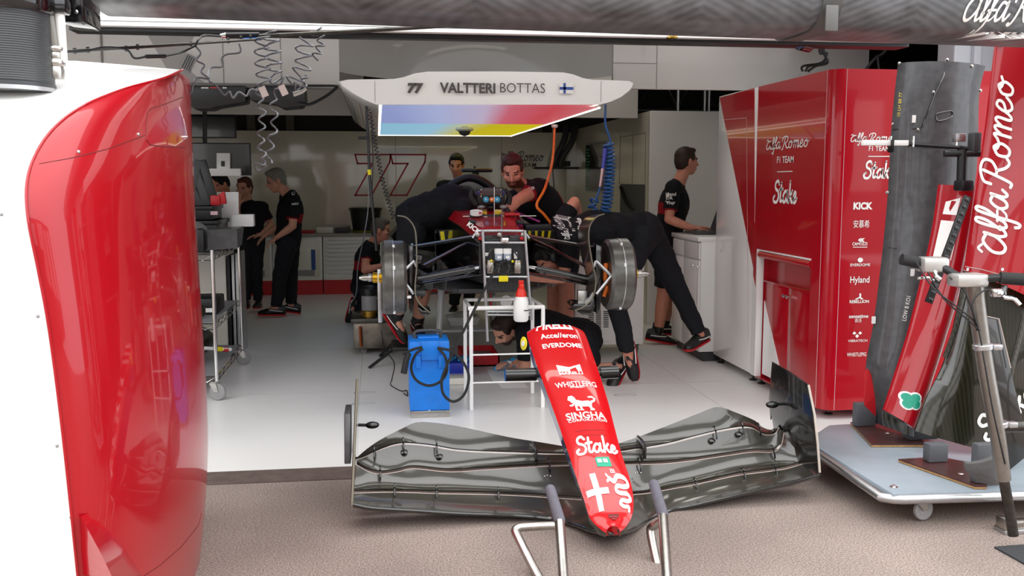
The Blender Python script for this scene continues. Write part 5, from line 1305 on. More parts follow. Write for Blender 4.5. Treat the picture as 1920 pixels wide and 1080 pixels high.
MB().prism([P(x, y, 9.13) for x, y in ((406, 287), (431, 287), (431, 316), (451, 316), (451, 330), (385, 330), (385, 316), (406, 316))], (0, 0.068, 0), 0.003).build('plate', 'white', tb_); MB().box(P(415, 312, 9.128), P(421, 302, 9.12)).build('slot', 'black', tb_, 0)
# wall screen and dark opening on the right wall
t = thing('timing_screen', 'upright dark screen with green figures on the right-hand cream wall', 'screen', on_right(1120, 357))
p, q = on_right(1104, 358), on_right(1142, 264)
MB().box((RX - .05, q.y, p.z), (RX - .002, p.y, q.z), .005).build('casing', 'grey', t); MB().box((RX - .053, q.y + .02, p.z + .02), (RX - .05, p.y - .02, q.z - .02)).build('display', 'screen', t, 0)
a = MB()
for k in range(14):
    z = q.z - .08 - k * .04; yy = p.y - .08; a.box((RX - .0545, yy - random.uniform(.1, .28), z - .006), (RX - .0535, yy, z + .006))
a.build('green_figures', mat('green_text', '#0f5a33', 0.5, emit=0.25), t, 0)
t = thing('wall_opening', 'dark recess with cables low in the right-hand cream wall', 'recess', on_right(1187, 410))
p, q = on_right(1163, 412), on_right(1210, 346)
MB().box((RX - .006, q.y, p.z), (RX - .002, p.y, q.z)).build('recess_back', mat('recess_grey', '#4a4a4c', 0.6), t, 0)
for k in (0, 1): MB().tube([on_right(1165 + 3 * k, 350) + V((-.02, 0, 0)), on_right(1180 + 4 * k, 385) + V((-.03, 0, 0)), on_right(1208, 408) + V((-.02, 0, 0))], 0.01, 6, 5).build('cable', 'black', t)
ws = thing('wall_shelf_arms', 'pair of black curved bracket arms on a thin shelf at the rear wall', 'bracket', P(1060, 312, 13.3))
for k in (0, 1): MB().tube([P(1078 - 16 * k, 236, 13.4), P(1074 - 16 * k, 262, 13.3), P(1054 - 12 * k, 296, 13.3), P(1050 - 12 * k, 312, 13.35)], 0.045, 8, 4).build('arm', 'dgrey', ws)
MB().box(P(1000, 317, 13.48), P(1088, 313, 13.3)).build('shelf', 'black', ws); MB().box(P(1058, 312, 13.3), P(1070, 302, 13.2), .01).build('camera_box', 'black', ws)
# ---- rear bench
zt_ = P(600, 438, 12.95).z; BF = 12.95
def unit_x(a_, b_): return P(a_, 480, BF).x, P(b_, 480, BF).x
bt_ = MB().box((P(430, 437, BF).x, BF - .03, zt_ - .04), (P(905, 437, BF).x, BW, zt_), .006)
tag(bt_.build('bench_worktop', mat('worktop_grey', '#9a948c', 0.4)), 'long grey worktop along the rear wall', 'worktop')
def base_unit(lb, x0, x1, kind):
    u = thing('bench_cabinet', lb, 'cabinet', ((x0 + x1) / 2, BF + .25, 0), 'bench cabinets along the rear wall')
    MB().box((x0, BF, .2), (x1, BW - .01, zt_ - .04), .004).build('body', 'white', u); MB().box((x0, BF + .01, .007), (x1, BW - .01, .2)).build('red_plinth', 'redm', u)
    if kind == 'door':
        MB().box((x0 + .03, BF - .015, .24), (x1 - .03, BF, zt_ - .08), .004).build('door', 'offwhite', u); MB().box((x0 + .08, BF - .018, .26), (x1 - .1, BF - .012, .34), .003).build('cut_out', 'grey', u)
    else:
        for k in range(9):
            h = (zt_ - .08 - .23) / 9; z = .23 + k * h; d = MB().box((x0 + .03, BF - .018, z + .004), (x1 - .03, BF, z + h - .004), .004).build('drawer', 'white', u)
            MB().box((x0 + .06, BF - .026, z + h - .018), (x1 - .06, BF - .017, z + h - .008), .002).build('handle', 'alu', d)
xs = [unit_x(430, 510), unit_x(511, 604), unit_x(606, 700), unit_x(702, 800), unit_x(802, 905)]
base_unit('white bench cabinet behind the woman and the grey-haired man', *xs[0], 'door'); base_unit('white bench cabinet with blue tape right of the grey-haired man', *xs[1], 'door'); base_unit('white drawer unit behind the crouching man', *xs[2], 'drawer'); base_unit('white drawer unit behind the left front wheel hub', *xs[3], 'drawer'); base_unit('white drawer unit hidden mostly behind the racing car', *xs[4], 'drawer')
tag(MB().box(P(584, 506, BF - .02), P(591, 468, BF - .019)).build('tape_strip', mat('tape_blue', '#2c4f9a', 0.5)), 'strip of blue tape on the white bench cabinet door', 'tape')
bu = thing('bucket', 'black plastic bucket on the rear worktop above the crouching man', 'bucket', P(686, 436, 13.15))
p = V((P(686, 436, 13.2).x, 13.2, zt_)); MB().lathe(p, (0, 0, 1), [(.17, 0), (.21, .30), (.225, .31), (.225, .33), (.20, .33), (.165, .02)], 24).build('pail', 'black', bu); MB().lathe(p, (0, 0, 1), [(.176, .002), (.182, .03)], 24).build('yellow_band', mat('olive_band', '#7a7a20', 0.5), bu)
for i, (a_, b_, c_, lb, mt_) in enumerate(((594, 625, 426, 'cream box lying on the rear worktop', 'offwhite'), (628, 655, 428, 'low dark box beside the bucket on the rear worktop', 'dgrey'), (565, 590, 433, 'flat red tray on the rear worktop', 'redm'))):
    x0, x1 = P(a_, 436, 13.1).x, P(b_, 436, 13.1).x; MBx = MB().box((x0, 13.05, zt_), (x1, 13.25, P(a_, c_, 13.05).z), .006); tag(MBx.build('storage_box', mt_), lb, 'box')
# ---- right bench, laptop
BX = 2.66
bz_ = PX(1335, 449, BX).z; y0_, y1_ = yB + .006, 8.42
rbn = thing('side_bench', 'white bench with doors and drawers along the right side', 'bench', (BX + .5, (y0_ + y1_) / 2, 0))
MB().box((BX + .02, y0_, .09), (3.74, y1_, bz_ - .04), .004).build('body', 'white', rbn); MB().box((BX - .01, y0_, bz_ - .04), (3.74, y1_, bz_), .006).build('worktop', 'white_gloss', rbn); MB().box((BX + .06, y0_ + .02, .007), (3.7, y1_ - .02, .09)).build('plinth', 'dgrey', rbn)
ysp = [y0_ + .01] + [PX(px, 500, BX).y for px in (1306, 1280)] + [y1_ - .01]
zdr = PX(1306, 487, BX).z
for k in range(3):
    for nm, z0, z1 in (('drawer', zdr + .006, bz_ - .05), ('door', .11, zdr - .006)):
        d = MB().box((BX + .004, ysp[k] + .005, z0), (BX + .02, ysp[k + 1] - .005, z1), .004).build(nm, 'white', rbn)
        if nm == 'door' and k in (0, 1): MB().lathe((BX + .004, (ysp[k + 1] - .06) if k == 0 else ysp[k] + .06, z1 - .05), (-1, 0, 0), [(.006, 0), (.006, .012), (.012, .016), (.010, .024)], 12).build('knob', 'chrome', d)
lp = thing('laptop', 'open dark laptop on the white side bench before the standing man', 'laptop', PX(1325, 440, BX + .25))
q = V((BX + .10, PX(1318, 438, BX + .2).y, bz_)); MB().box(q + V((-.02, -.17, 0)), q + V((.22, .17, .018)), .004).build('keyboard_base', 'dgrey', lp)
MB().prism([q + V((.22, -.17, .018)), q + V((.22, .17, .018)), q + V((.30, .17, .25)), q + V((.30, -.17, .25))], (.008, 0, 0)).build('display', 'dgrey', lp, 0)
# ---- white wheeled cabinet behind the right-hand mechanic
ca = thing('wheeled_cabinet', 'white wheeled metal cabinet with louvres behind the mechanic bending at right', 'cabinet', (2.0, 8.2, 0))
cx0, cx1, cy0 = P(1078, 600, 7.95).x, P(1207, 600, 7.95).x, 7.95
MB().prism([(cx0, cy0, .12), (cx1, cy0, .12), (cx1 + .03, cy0 + .55, .12), (cx0 + .03, cy0 + .55, .12)], (0, 0, .73), .012).build('body', 'white', ca)
a = MB()
for col in range(3):
    for k in range(9):
        p = P(1103 + 14 * col, 584 + 3.6 * k, cy0 - .001); a.box(p + V((0, -.012, -.004)), p + V((.045, -.002, .004)))
a.build('louvre', 'dgrey', ca, 0)
MB().box((cx0 + .02, cy0 - .008, .16), (cx1 - .03, cy0, .83), .004).build('door', 'white', ca)
for x in (cx0 + .06, cx1 - .05):
    for y in (cy0 + .06, cy0 + .48): castor(ca, x, y, .12, .045, 1.2, .02, 'dsteel')
# ---- left wire shelf trolley
SX0, SX1, SY0, SY1 = -2.05, -1.135, 6.8, 8.08
sh_ = thing('wire_shelf_trolley', 'chrome wire shelf trolley on castors at left full of black parts', 'trolley', ((SX0 + SX1) / 2, (SY0 + SY1) / 2, 0))
zsh = (P(403, 477, 6.8).z, P(403, 607, 6.8).z, P(403, 706, 6.8).z)
for x in (SX0, SX1):
    for y in (SY0, SY1):
        MB().cyl((x, y, .13), (x, y, zsh[0] + .03), .013, n=12).build('post', 'chrome', sh_); castor(sh_, x - .02, y, .14, .06, -.4 if y < 7 else .3, .03, 'steel')
for z in zsh:
    a = MB()
    for dz in (0, -.04):
        a.tube([(SX0, SY0, z + dz), (SX1, SY0, z + dz), (SX1, SY1, z + dz), (SX0, SY1, z + dz)], .004, 6, closed=True)
    for (p, q) in (((SX0, SY0), (SX1, SY0)), ((SX1, SY0), (SX1, SY1)), ((SX0, SY1), (SX1, SY1))):
        n_ = 14; pts = [V((p[0] + (q[0] - p[0]) * k / n_, p[1] + (q[1] - p[1]) * k / n_, z - (.04 if k % 2 else 0))) for k in range(n_ + 1)]; a.tube(pts, .003, 5)
    for k in range(24): y = SY0 + (SY1 - SY0) * (k + .5) / 24; a.tube([(SX0, y, z), (SX1, y, z)], .002, 4)
    a.build('wire_shelf', 'chrome', sh_)
M['sheetg'] = mat('shelf_liner', '#8a8b8d', 0.5)
for z in zsh[1:]: MB().box((SX0 + .02, SY0 + .03, z + .003), (SX1 - .02, SY1 - .03, z + .006)).build('shelf_liner', 'sheetg', sh_, 0)
zt1 = zsh[0] + .004; zt2 = zsh[1] + .007; zt3 = zsh[2] + .007
def lidbox(nm, lb, a_, b_, mt_, cat, lid=None):
    t = thing(nm, lb, cat, ((a_[0] + b_[0]) / 2, (a_[1] + b_[1]) / 2, min(a_[2], b_[2]))); MB().box(a_, b_, .01).build('tub', mt_, t)
    if lid:
        MB().box((a_[0] - .012, a_[1] - .012, b_[2] - .03), (b_[0] + .012, b_[1] + .012, b_[2]), .006).build('rim', lid, t)
    return t
lidbox('storage_tub', 'large black plastic tub on the top of the wire trolley, the lower of two', (-1.95, 7.45, zt1), (-1.2, 7.98, zt1 + .2), 'black', 'tub', 'black')
t = lidbox('storage_tub', 'black plastic tub with a white sticker stacked on the larger tub', (-1.9, 7.48, zt1 + .202), (-1.24, 7.95, zt1 + .31), 'black', 'tub', 'black'); MB().box(P(395, 403, 7.46), P(408, 396, 7.455)).build('sticker', 'tag_s' if 'tag_s' in M else mat('sticker_pink', '#c9a6ac', 0.5), t, 0)
cp_ = thing('folded_carbon_part', 'dark grey folded carbon duct lying along the top of the wire trolley', 'car part', (-1.3, 7.2, zt1))
a = MB().loft([[V((-1.9, 7.0, zt1 + .0)), V((-1.9, 7.4, zt1 + 0)), V((-1.9, 7.4, zt1 + .1)), V((-1.9, 7.0, zt1 + .13))], [V((-1.25, 7.1, zt1 + .0)), V((-1.25, 7.42, zt1 + 0)), V((-1.22, 7.42, zt1 + .15)), V((-1.25, 7.1, zt1 + .15))], [V((-1.02, 7.2, zt1 + .01)), V((-1.02, 7.43, zt1 + .02)), V((-1.0, 7.43, zt1 + .16)), V((-1.02, 7.2, zt1 + .15))]]); a.build('duct', 'carbonm', cp_, 20)
bag_ = MB(); 
for i in range(9):
    c_ = V((-1.45 + .28 * math.sin(i * 1.9) * .6, 6.98 + .03 * math.cos(i), zt1 + .09 + .05 * math.sin(i * 2.3))); bag_.ell(c_, (.12, .07, .10), Euler((i * .7, i * .4, i)).to_matrix(), 10, 7)
pbag = thing('plastic_bag', 'crumpled translucent plastic bag over a black part on the wire trolley', 'bag', (-1.4, 6.95, zt1))
bag_.build('bag', mat('milky_plastic', '#9a9a9c', 0.25, trans=0.4, alpha=0.55), pbag)
MB().box((-1.32, 6.9, zt1), (-1.2, 7.05, zt1 + .17), .03).build('black_part', 'black', pbag)
a = thing('brake_duct_parts', 'dark struts with orange-brown inner faces sticking out of the top tub', 'car part', (-1.5, 7.7, zt1 + .3))
for k, (q0, q1, mt_) in enumerate((((352, 385), (372, 300), 'dgrey'), ((372, 388), (352, 330), 'dgrey'), ((388, 386), (366, 318), 'dgrey'), ((402, 384), (378, 300), 'black'))):
    p, q = P(*q0, 7.7), P(*q1, 7.72); d = (q - p).normalized(); n_ = V((d.z, 0, -d.x)) * .035; MB().prism([p - n_, p + n_, q + n_ * .8, q - n_ * .8], (0, .04, 0), .006).build('strut', mt_, a)
for q0 in ((366, 372), (385, 355), (360, 345)): MB().ell(P(*q0, 7.78), (.09, .02, .11)).build('inner_face', mat('heat_brown', '#8a5436', 0.5), a)
rp_ = thing('red_parts', 'small bright red parts heaped on the tub behind the struts', 'car part', P(412, 384, 7.72))
MB().box(P(397, 385, 7.75), P(412, 366, 7.68), .01).build('red_block', 'redm', rp_); MB().prism([P(x, y, 7.7) for x, y in ((408, 384), (424, 382), (420, 358), (410, 364))], (0, .05, 0), .006).build('red_flap', 'redm', rp_)
tag(MB().prism([P(x, y, 8.0) for x, y in ((402, 360), (447, 360), (448, 450), (404, 450))], (0, .02, 0), .003).build('white_board', 'white'), 'white board standing behind the black tubs on the left', 'board')
tag(MB().box(P(437, 424, 8.03), P(475, 402, 7.93), .006).build('carton', 'white'), 'small white carton at the corner of the wire trolley', 'carton')
bb_ = thing('black_crate', 'small black box with a white sticker on the middle shelf of the wire trolley', 'box', (-1.3, 7.3, zt2))
MB().box((-1.5, 7.2, zt2), (-1.18, 7.55, zt2 + .12), .012).build('box', 'black', bb_); MB().box((-1.29, 7.196, zt2 + .02), (-1.21, 7.199, zt2 + .05)).build('sticker', 'white', bb_, 0)
tag(MB().tube([(-1.9, 7.1, zt2 + .05), (-1.6, 7.0, zt2 + .08), (-1.4, 7.05, zt2 + .05), (-1.25, 7.0, zt2 + .06)], (.05, .045), 8, 5).build('air_duct', 'carbong'), 'curved black duct on the middle shelf of the wire trolley', 'car part')
for k, (x, lb) in enumerate(((-1.62, 'crumpled white paper on the middle shelf of the wire trolley, the left piece'), (-1.38, 'crumpled white paper on the middle shelf of the wire trolley, the right piece'))):
    a = MB().ell((x, 6.93, zt2 + .025), (.11, .05, .025), Euler((0, .2, .5 * k)).to_matrix(), 7, 5); tag(a.build('paper', 'white', None, 0), lb, 'paper', 'crumpled papers')
a = MB().ell((-1.5, 7.5, zt3 + .13), (.24, .36, .13)); tag(a.build('black_bag', mat('bin_bag', '#151517', 0.35, bump=0.8, bump_scale=12)), 'shiny black bag on the bottom shelf of the wire trolley', 'bag')
wr = thing('wishbone_part', 'pale suspension rods with red and yellow ends lying across the bottom shelf', 'car part', (-1.4, 7.0, zt3))
MB().tube([(-2.0, 7.0, zt3 + .24), (-1.5, 6.95, zt3 + .19), (-1.14, 7.5, zt3 + .06)], .014, 8).tube([(-1.9, 6.95, zt3 + .15), (-1.5, 6.95, zt3 + .18)], .014, 8).build('rod', 'white', wr); MB().cyl((-1.19, 7.43, zt3 + .075), (-1.16, 7.475, zt3 + .064), .018, n=8).build('red_end', 'redm', wr); MB().cyl((-1.225, 7.37, zt3 + .09), (-1.195, 7.42, zt3 + .078), .018, n=8).build('yellow_end', 'yellow', wr)
wc_ = thing('side_cabinet', 'pale cabinet with upright aluminium strips standing behind the wire trolley', 'cabinet', (-1.7, 8.7, 0))
MB().box((-2.4, 8.5, .007), (P(425, 550, 8.5).x, 9.0, P(400, 478, 8.5).z), .006).build('body', 'offwhite', wc_)
for k, px in enumerate((428, 436, 443)): x = P(px, 550, 8.5).x; MB().box((x, 8.48 + .01 * k, .007), (x + .022, 8.95, P(400, 480 - 2 * k, 8.5).z), .003).build('upright_strip', ('black', 'alu', 'alu')[k], wc_)
# ---- on the floor round the car
bl = thing('blue_service_box', 'bright blue metal service unit with a black hose on the white floor', 'service unit', (.32, 6.25, 0))
bx0, bx1, byf = P(768, 700, 6.1).x, P(843, 700, 6.1).x, 6.1; bzt = P(805, 640, 6.1).z
MB().box((bx0, byf, .05), (bx1, byf + .28, bzt), .006).build('body', 'blue', bl)
MB().prism([(bx0 + .075, byf - .02, bzt - .12), (bx1 - .07, byf - .02, bzt - .12), (bx1 - .07, byf - .02, bzt + .005), (bx0 + .075, byf - .02, bzt + .005)], (0, .02, 0), .003).build('hose_hanger', 'blue', bl)
for x in (bx0 + .05, bx1 - .06): MB().box((x - .012, byf - .03, bzt - .17), (x + .022, byf, bzt - .09), .003).build('hook', 'blue', bl)
MB().box((bx0 + .005, byf - .012, .007), (bx1 - .002, byf + .25, .05), .003).build('base_tray', 'steel', bl)
MB().box((bx0 + .06, byf + .08, bzt), (bx1 - .06, byf + .2, bzt + .018), .005).build('lid', 'blue', bl)
MB().tube([(bx0 + .045, byf + .14, bzt), (bx0 + .05, byf + .14, bzt + .045), (bx1 - .06, byf + .14, bzt + .045), (bx1 - .05, byf + .14, bzt)], .012, 8, 3).build('handle', 'dgrey', bl)
for x, z in ((805, 770), (791, 660), (818, 660)): MB().lathe(P(x, z, byf - .001), (0, -1, 0), [(.006, 0), (.004, .004)], 8).build('rivet', 'white', bl)
MB().tube([P(767, 662, 6.0), P(762, 675, 6.0), P(757, 700, 6.0)], (.018, .02), 8).build('side_nozzle', 'black', bl)
ho = MB(); Yh = 6.04
ho.tube([P(755, 664, Yh), P(775, 655, Yh), P(792, 651, Yh)], .009, 8, 4)
ho.tube([P(793, 654, Yh), P(779, 665, Yh), P(771, 690, Yh), P(780, 712, Yh), P(803, 723, Yh - .01), P(826, 715, Yh - .02), P(838, 695, Yh - .02), P(835, 670, Yh - .02), P(822, 653, Yh)], .009, 8, 7)
ho.tube([P(820, 652, Yh), P(850, 660, Yh - .02), P(872, 685, Yh - .03), P(879, 710, Yh - .04), P(870, 740, Yh - .04), P(850, 753, Yh - .04), P(832, 740, Yh - .04), P(828, 715, Yh - .04), P(836, 690, Yh - .03), P(862, 635, Yh), P(900, 560, Yh + .1), P(930, 505, Yh + .2), P(950, 487, 6.27)], .009, 8, 7)
ho.build('hose', 'rubber', bl)
cb2 = MB().tube([P(715, 620, 7.9), P(722, 655, 7.7), P(739, 680, 7.4), P(735, 710, 7.0)] + [G(733, 722, .012), G(752, 733, .012), G(762, 732, .012), G(764, 742, .012), G(757, 737, .012)], .004, 6, 7); tag(cb2.build('floor_cable', 'black'), 'thin black cable trailing over the floor to the left of the blue unit', 'cable')
# white table frame with the spray bottle
wf = thing('white_trestle', 'white tubular trestle frame standing before the car nose bulkhead', 'trestle', (.85, 6.45, 0))
ztp = P(883, 578, 6.26).z; xa, xb = P(883, 600, 6.26).x, P(1018, 600, 6.26).x
a = MB().tube([(xa - .02, 6.26, ztp), (xb + .01, 6.26, ztp)], .014, 8).tube([(xa + .0, 6.7, ztp), (xb, 6.7, ztp)], .012, 8).tube([(xa, 6.26, ztp), (xa, 6.7, ztp)], .012, 8).tube([(xb, 6.26, ztp), (xb, 6.7, ztp)], .012, 8); a.build('top_frame', 'white', wf)
for x in (xa, xb):
    for y in (6.26, 6.7): MB().box((x - .012, y - .012, .007), (x + .012, y + .012, ztp)).build('leg', 'white', wf)
MB().tube([(xa, 6.26, .19), (xb, 6.26, .19)], .006, 6).tube([(xa, 6.26, .38), (xb, 6.26, .38)], .006, 6).build('lower_rail', 'white', wf)
def bottle(lb, base, s=1.0):
    t = thing('spray_bottle', lb, 'bottle', base, 'white spray bottles with red tops'); b_ = V(base)
    MB().lathe(b_, (0, 0, 1), [(.040 * s, 0), (.050 * s, .012 * s), (.052 * s, .06 * s), (.050 * s, .13 * s), (.036 * s, .165 * s), (.028 * s, .175 * s)], 20).build('body', 'white', t)
    MB().lathe(b_ + V((0, 0, .160 * s)), (0, 0, 1), [(.036 * s, 0), (.034 * s, .03 * s), (.022 * s, .06 * s), (.018 * s, .075 * s)], 16).box(b_ + V((-.016, -.035, .222)) , b_ + V((.016, .02, .252)), .006).lathe(b_ + V((0, 0, .25 * s)), (0, 0, 1), [(.014, 0), (.02, .012), (.018, .022)], 12).build('pump_head', mat('pump_red', '#e02a16', 0.35), t)
    MB().box(b_ + V((.012, -.0525, .075)), b_ + V((.044, -.046, .081))).build('print', 'black', t, 0)
bottle('white spray bottle with a red pump standing up on the white trestle', V((P(977, 600, 6.2).x, 6.2, ztp - .085)), 1.0)
bottle('white spray bottle with a red pump on the floor beside the red tray', G(985, 680, .007), 1.0)
rt2 = thing('red_tool_tray', 'open red metal tool tray on the floor beside the gloved hand', 'tray', G(905, 680))
p = G(868, 688, .008); q = G(938, 688, .008); w_ = q.x - p.x; MB().box(p, p + V((w_, .5, .012))).build('tray_base', 'redm', rt2, 0)
for a_, b_ in (((0, 0), (w_, .012)), ((0, .49), (w_, .5)), ((0, 0), (.012, .5)), ((w_ - .012, 0), (w_, .5))): MB().box(p + V((a_[0], a_[1], 0)), p + V((b_[0], b_[1], .09))).build('tray_side', 'redm', rt2, 0)
MB().box(p + V((.13, .05, .012)), p + V((w_ - .03, .45, .05)), .004).build('inner_tray', 'grey', rt2)
tag(MB().cyl(p + V((.09, .2, .012)), p + V((.09, .2, .09)), .03, .012, 10).build('socket_tool', 'dsteel'), 'small dark socket tool standing in the red tray', 'tool')
bt2 = thing('blue_parts_tray', 'dark blue parts tray full of small turquoise pieces behind the blue unit', 'tray', G(857, 700))
p = G(840, 705, .008); MB().box(p, p + V((.2, .35, .1)), .004).build('tray', mat('royal_blue', '#1b2f9e', 0.4), bt2)
for k in range(8): c_ = p + V((.02 + .022 * k, .08 + .05 * (k % 3), .1)); MB().box(c_, c_ + V((.016, .04, .018)), .003).build('piece', mat('turquoise', '#1c8fb8', 0.4), bt2)
tag(MB().box(G(842, 722, .008), G(880, 722, .008) + V((0, .2, .05)), .005).build('carton', 'offwhite'), 'low pale carton on the floor just right of the blue unit', 'carton')
for i, (pts, lb) in enumerate((([(914, 694), (944, 690), (955, 711), (925, 715)], 'white paper sheet on the floor left of the nose, the rear one'), ([(930, 716), (980, 714), (988, 726), (942, 727)], 'white paper sheet on the floor left of the nose, the front one'))):
    tag(MB().prism([G(x, y, .008 + .002 * i) for x, y in pts], (0, 0, .002)).build('paper_sheet', mat('paper', '#ffffff', 0.6)), lb, 'paper', 'paper sheets on the floor')
tu = thing('white_tub', 'shallow white plastic tub with a cloth on the floor under the car', 'tub', G(870, 612)); p = G(845, 612, .008)
MB().prism([p, p + V((.28, 0, 0)), p + V((.32, .0, .09)), p + V((-.04, 0, .09))], (0, .3, 0), .01).build('tub', 'white', tu); MB().ell(p + V((.15, .1, .10)), (.13, .1, .05), None, 9, 6).build('cloth', mat('rag', '#b9b7ae', 0.8), tu)
# hydraulic pump unit
hy = thing('hydraulic_pump', 'stainless hydraulic pump unit with a black motor on the floor at left', 'pump', (-.05, 8.5, 0))
p = V((P(663, 640, 8.4).x, 8.4, .06)); q = P(742, 600, 8.4)
MB().box(p, (q.x, 8.85, q.z), .01).build('tank', mat('stainless_stained', '#8d857a', 0.3, 0.9, noise_amt=0.4, noise_scale=9), hy); MB().box((p.x - .02, 8.36, q.z - .02), (q.x + .03, 8.88, q.z + .02), .006).build('tank_lid', 'dsteel', hy)
m_ = V((P(693, 600, 8.5).x, 8.55, q.z + .02))
MB().lathe(m_, (0, 0, 1), [(.075, 0), (.075, .05), (.06, .055)], 20).build('brass_flange', 'brass', hy); MB().lathe(m_ + V((0, 0, .055)), (0, 0, 1), [(.07, 0), (.07, .13)], 20).build('motor_body', 'grey', hy); MB().lathe(m_ + V((0, 0, .185)), (0, 0, 1), [(.073, 0), (.073, .06), (.05, .085), (.03, .09)], 20).build('motor_cap', 'black', hy)
MB().tube([m_ + V((.08, -.05, .02)), m_ + V((.16, -.05, .06)), m_ + V((.2, -.02, .0))], .02, 8, 4).box(m_ + V((.1, -.08, .0)), m_ + V((.2, .02, .08)), .01).build('valve_block', 'steel', hy); MB().tube([P(675, 612, 8.37), P(677, 650, 8.37)], .012, 8).build('copper_pipe', mat('copper', '#a4542e', 0.35, 0.9), hy)
for x in (p.x + .06, q.x - .06): castor(hy, x, 8.45, .07, .03, .5, .02, 'steel'); castor(hy, x, 8.8, .07, .03, .5, .02, 'steel')
# low black step where the left mechanic stands
zs_ = P(745, 648, 7.95).z
stp = thing('work_step', 'low black folding step under the feet of the mechanic bending at left', 'step', (.2, 8.0, 0))
x0, x1 = P(735, 648, 7.95).x, P(815, 648, 7.95).x; MB().box((x0, 7.85, zs_ - .03), (x1, 8.25, zs_), .006).build('tread', 'black', stp)
MB().tube([(x0 + .02, 7.9, zs_ - .015), G(692, 690, .01)], .014, 8).build('leg', 'black', stp); MB().tube([(x0 + .02, 8.2, zs_ - .015), (x0 - .1, 8.3, .01)], .014, 8).build('leg', 'black', stp)
for y, s_ in ((7.9, -1), (8.2, 1)): MB().tube([(x1 - .02, y, zs_ - .015), (x1 + .08, y + .05 * s_, .01)], .014, 8).build('leg', 'black', stp)
# ================================================================== THE RACING CAR (no wheels, nose off) ON ITS STANDS
CC, AY = 0.83, 6.4
car = thing('racing_car', 'black and red racing car without wheels or nose raised on stands in mid garage', 'racing car', (CC, 8.2, 0))
def xs_(Y, w, zb, zt, cr=.06):                         # chamfered tub section
    return [V((CC + x, Y, z)) for x, z in ((-w * .32, zb), (w * .32, zb), (w / 2, zb + (zt - zb) * .3), (w / 2, zt - cr), (w / 2 - cr, zt), (-w / 2 + cr, zt), (-w / 2, zt - cr), (-w / 2, zb + (zt - zb) * .3))]
TUB = [(6.40, .31, .86, 1.17), (6.65, .37, .82, 1.22), (7.0, .46, .80, 1.27), (7.45, .56, .78, 1.30), (7.9, .70, .78, 1.24), (8.5, .76, .78, 1.26)]
MB().loft([xs_(*q) for q in TUB]).build('monocoque', 'carbong', car, 35)
# red skin on the upper chassis
a = MB().loft([[V((CC - w / 2 + .045, Y, zt + .004)), V((CC - w / 4, Y, zt + .012)), V((CC + w / 4, Y, zt + .012)), V((CC + w / 2 - .045, Y, zt + .004)), V((CC + w / 2 + .005, Y, zt - .06)), V((CC + w / 2 - .01, Y, zt - .08)), V((CC, Y, zt - .02)), V((CC - w / 2 + .01, Y, zt - .08)), V((CC - w / 2 - .005, Y, zt - .06))] for Y, w, zb, zt in [(6.5, .34, .8, 1.215)] + TUB[1:4]]); a.build('red_cowl', 'red', car, 40)
# engine cover, roll hoop, sidepods, floor
eng = [(8.7, .42, .9, 1.52), (9.3, .36, .9, 1.48), (10.2, .24, .9, 1.3), (10.9, .12, .9, 1.1)]
MB().loft([xs_(Y, w, zb, zt, .1) for Y, w, zb, zt in eng]).build('engine_cover', 'blackg', car, 40)
MB().tube([(CC - .24, 8.55, 1.25), (CC - .2, 8.6, 1.46), (CC, 8.62, 1.56), (CC + .2, 8.6, 1.46), (CC + .24, 8.55, 1.25)], .035, 10, 6).build('headrest_hoop', 'black', car)
for s_ in (-1, 1):
    a = MB().loft([[V((CC + s_ * x, Y, z)) for x, z in ((.3, .78), (xo, .78), (xo, zt - .08), (xo - .08, zt), (.3, zt))] for Y, xo, zt in ((7.95, .68, 1.10), (8.3, .74, 1.16), (9.2, .7, 1.12), (10.2, .5, 1.0))]); a.build('sidepod', 'blackg', car, 30)
    a = MB().prism([(CC + s_ * .42, 7.2, .80), (CC + s_ * .56, 7.5, .78), (CC + s_ * .62, 7.5, 1.02), (CC + s_ * .40, 7.2, 1.0)], (.012 * s_, 0, 0)); a.build('turning_vane', 'blackg', car, 20)
    for k in range(2): MB().prism([(CC + s_ * (.34 + .1 * k), 6.95, .74), (CC + s_ * (.5 + .1 * k), 7.5, .72), (CC + s_ * (.52 + .1 * k), 7.5, .9), (CC + s_ * (.33 + .1 * k), 6.95, .84)], (.01 * s_, 0, 0)).build('floor_fence', 'carbonm', car, 20)
MB().prism([(CC - .25, 6.9, .72), (CC + .25, 6.9, .72), (CC + .72, 7.7, .72), (CC + .78, 10.4, .72), (CC - .78, 10.4, .72), (CC - .72, 7.7, .72)], (0, 0, .03), .004).build('floor', 'carbonm', car)
# hazard-striped pads over the sidepod mouths
for s_, pts in ((-1, [(822, 432), (880, 425), (883, 452), (826, 458)]), (1, [(976, 431), (1040, 431), (1042, 448), (984, 452)])):
    q = [P(x, y, 7.55) for x, y in pts]; pad = MB().prism(q, (0, .2, 0), .01).build('striped_pad', 'black', car, 20); n = 3 if s_ < 0 else 5
    for k in range(n):
        t0, t1 = (k + .12) / n, (k + .5) / n; sk_ = .10 if s_ < 0 else -.10
        b0, b1 = q[3].lerp(q[2], max(0, t0 - abs(sk_) * (s_ > 0))), q[3].lerp(q[2], t1 - abs(sk_) * (s_ > 0)); c0, c1 = q[0].lerp(q[1], t0 + (sk_ if s_ < 0 else 0) * -1 * 0), q[0].lerp(q[1], t1)
        f = V((0, -.003, 0)); MB().prism([b0.lerp(c0, .05) + f, b1.lerp(c1, .05) + f, b1.lerp(c1, .9) + f, b0.lerp(c0, .9) + f], (0, -.001, 0)).build('yellow_stripe', 'yellow', pad, 0)
MB().box(P(985, 432, 7.6), P(1042, 419, 7.75), .01).build('pad_roll', 'dgrey', car)
MB().tube([P(740, 440, 8.2), P(880, 432, 8.2)], .02, 8).build('rail', 'carbonm', car)
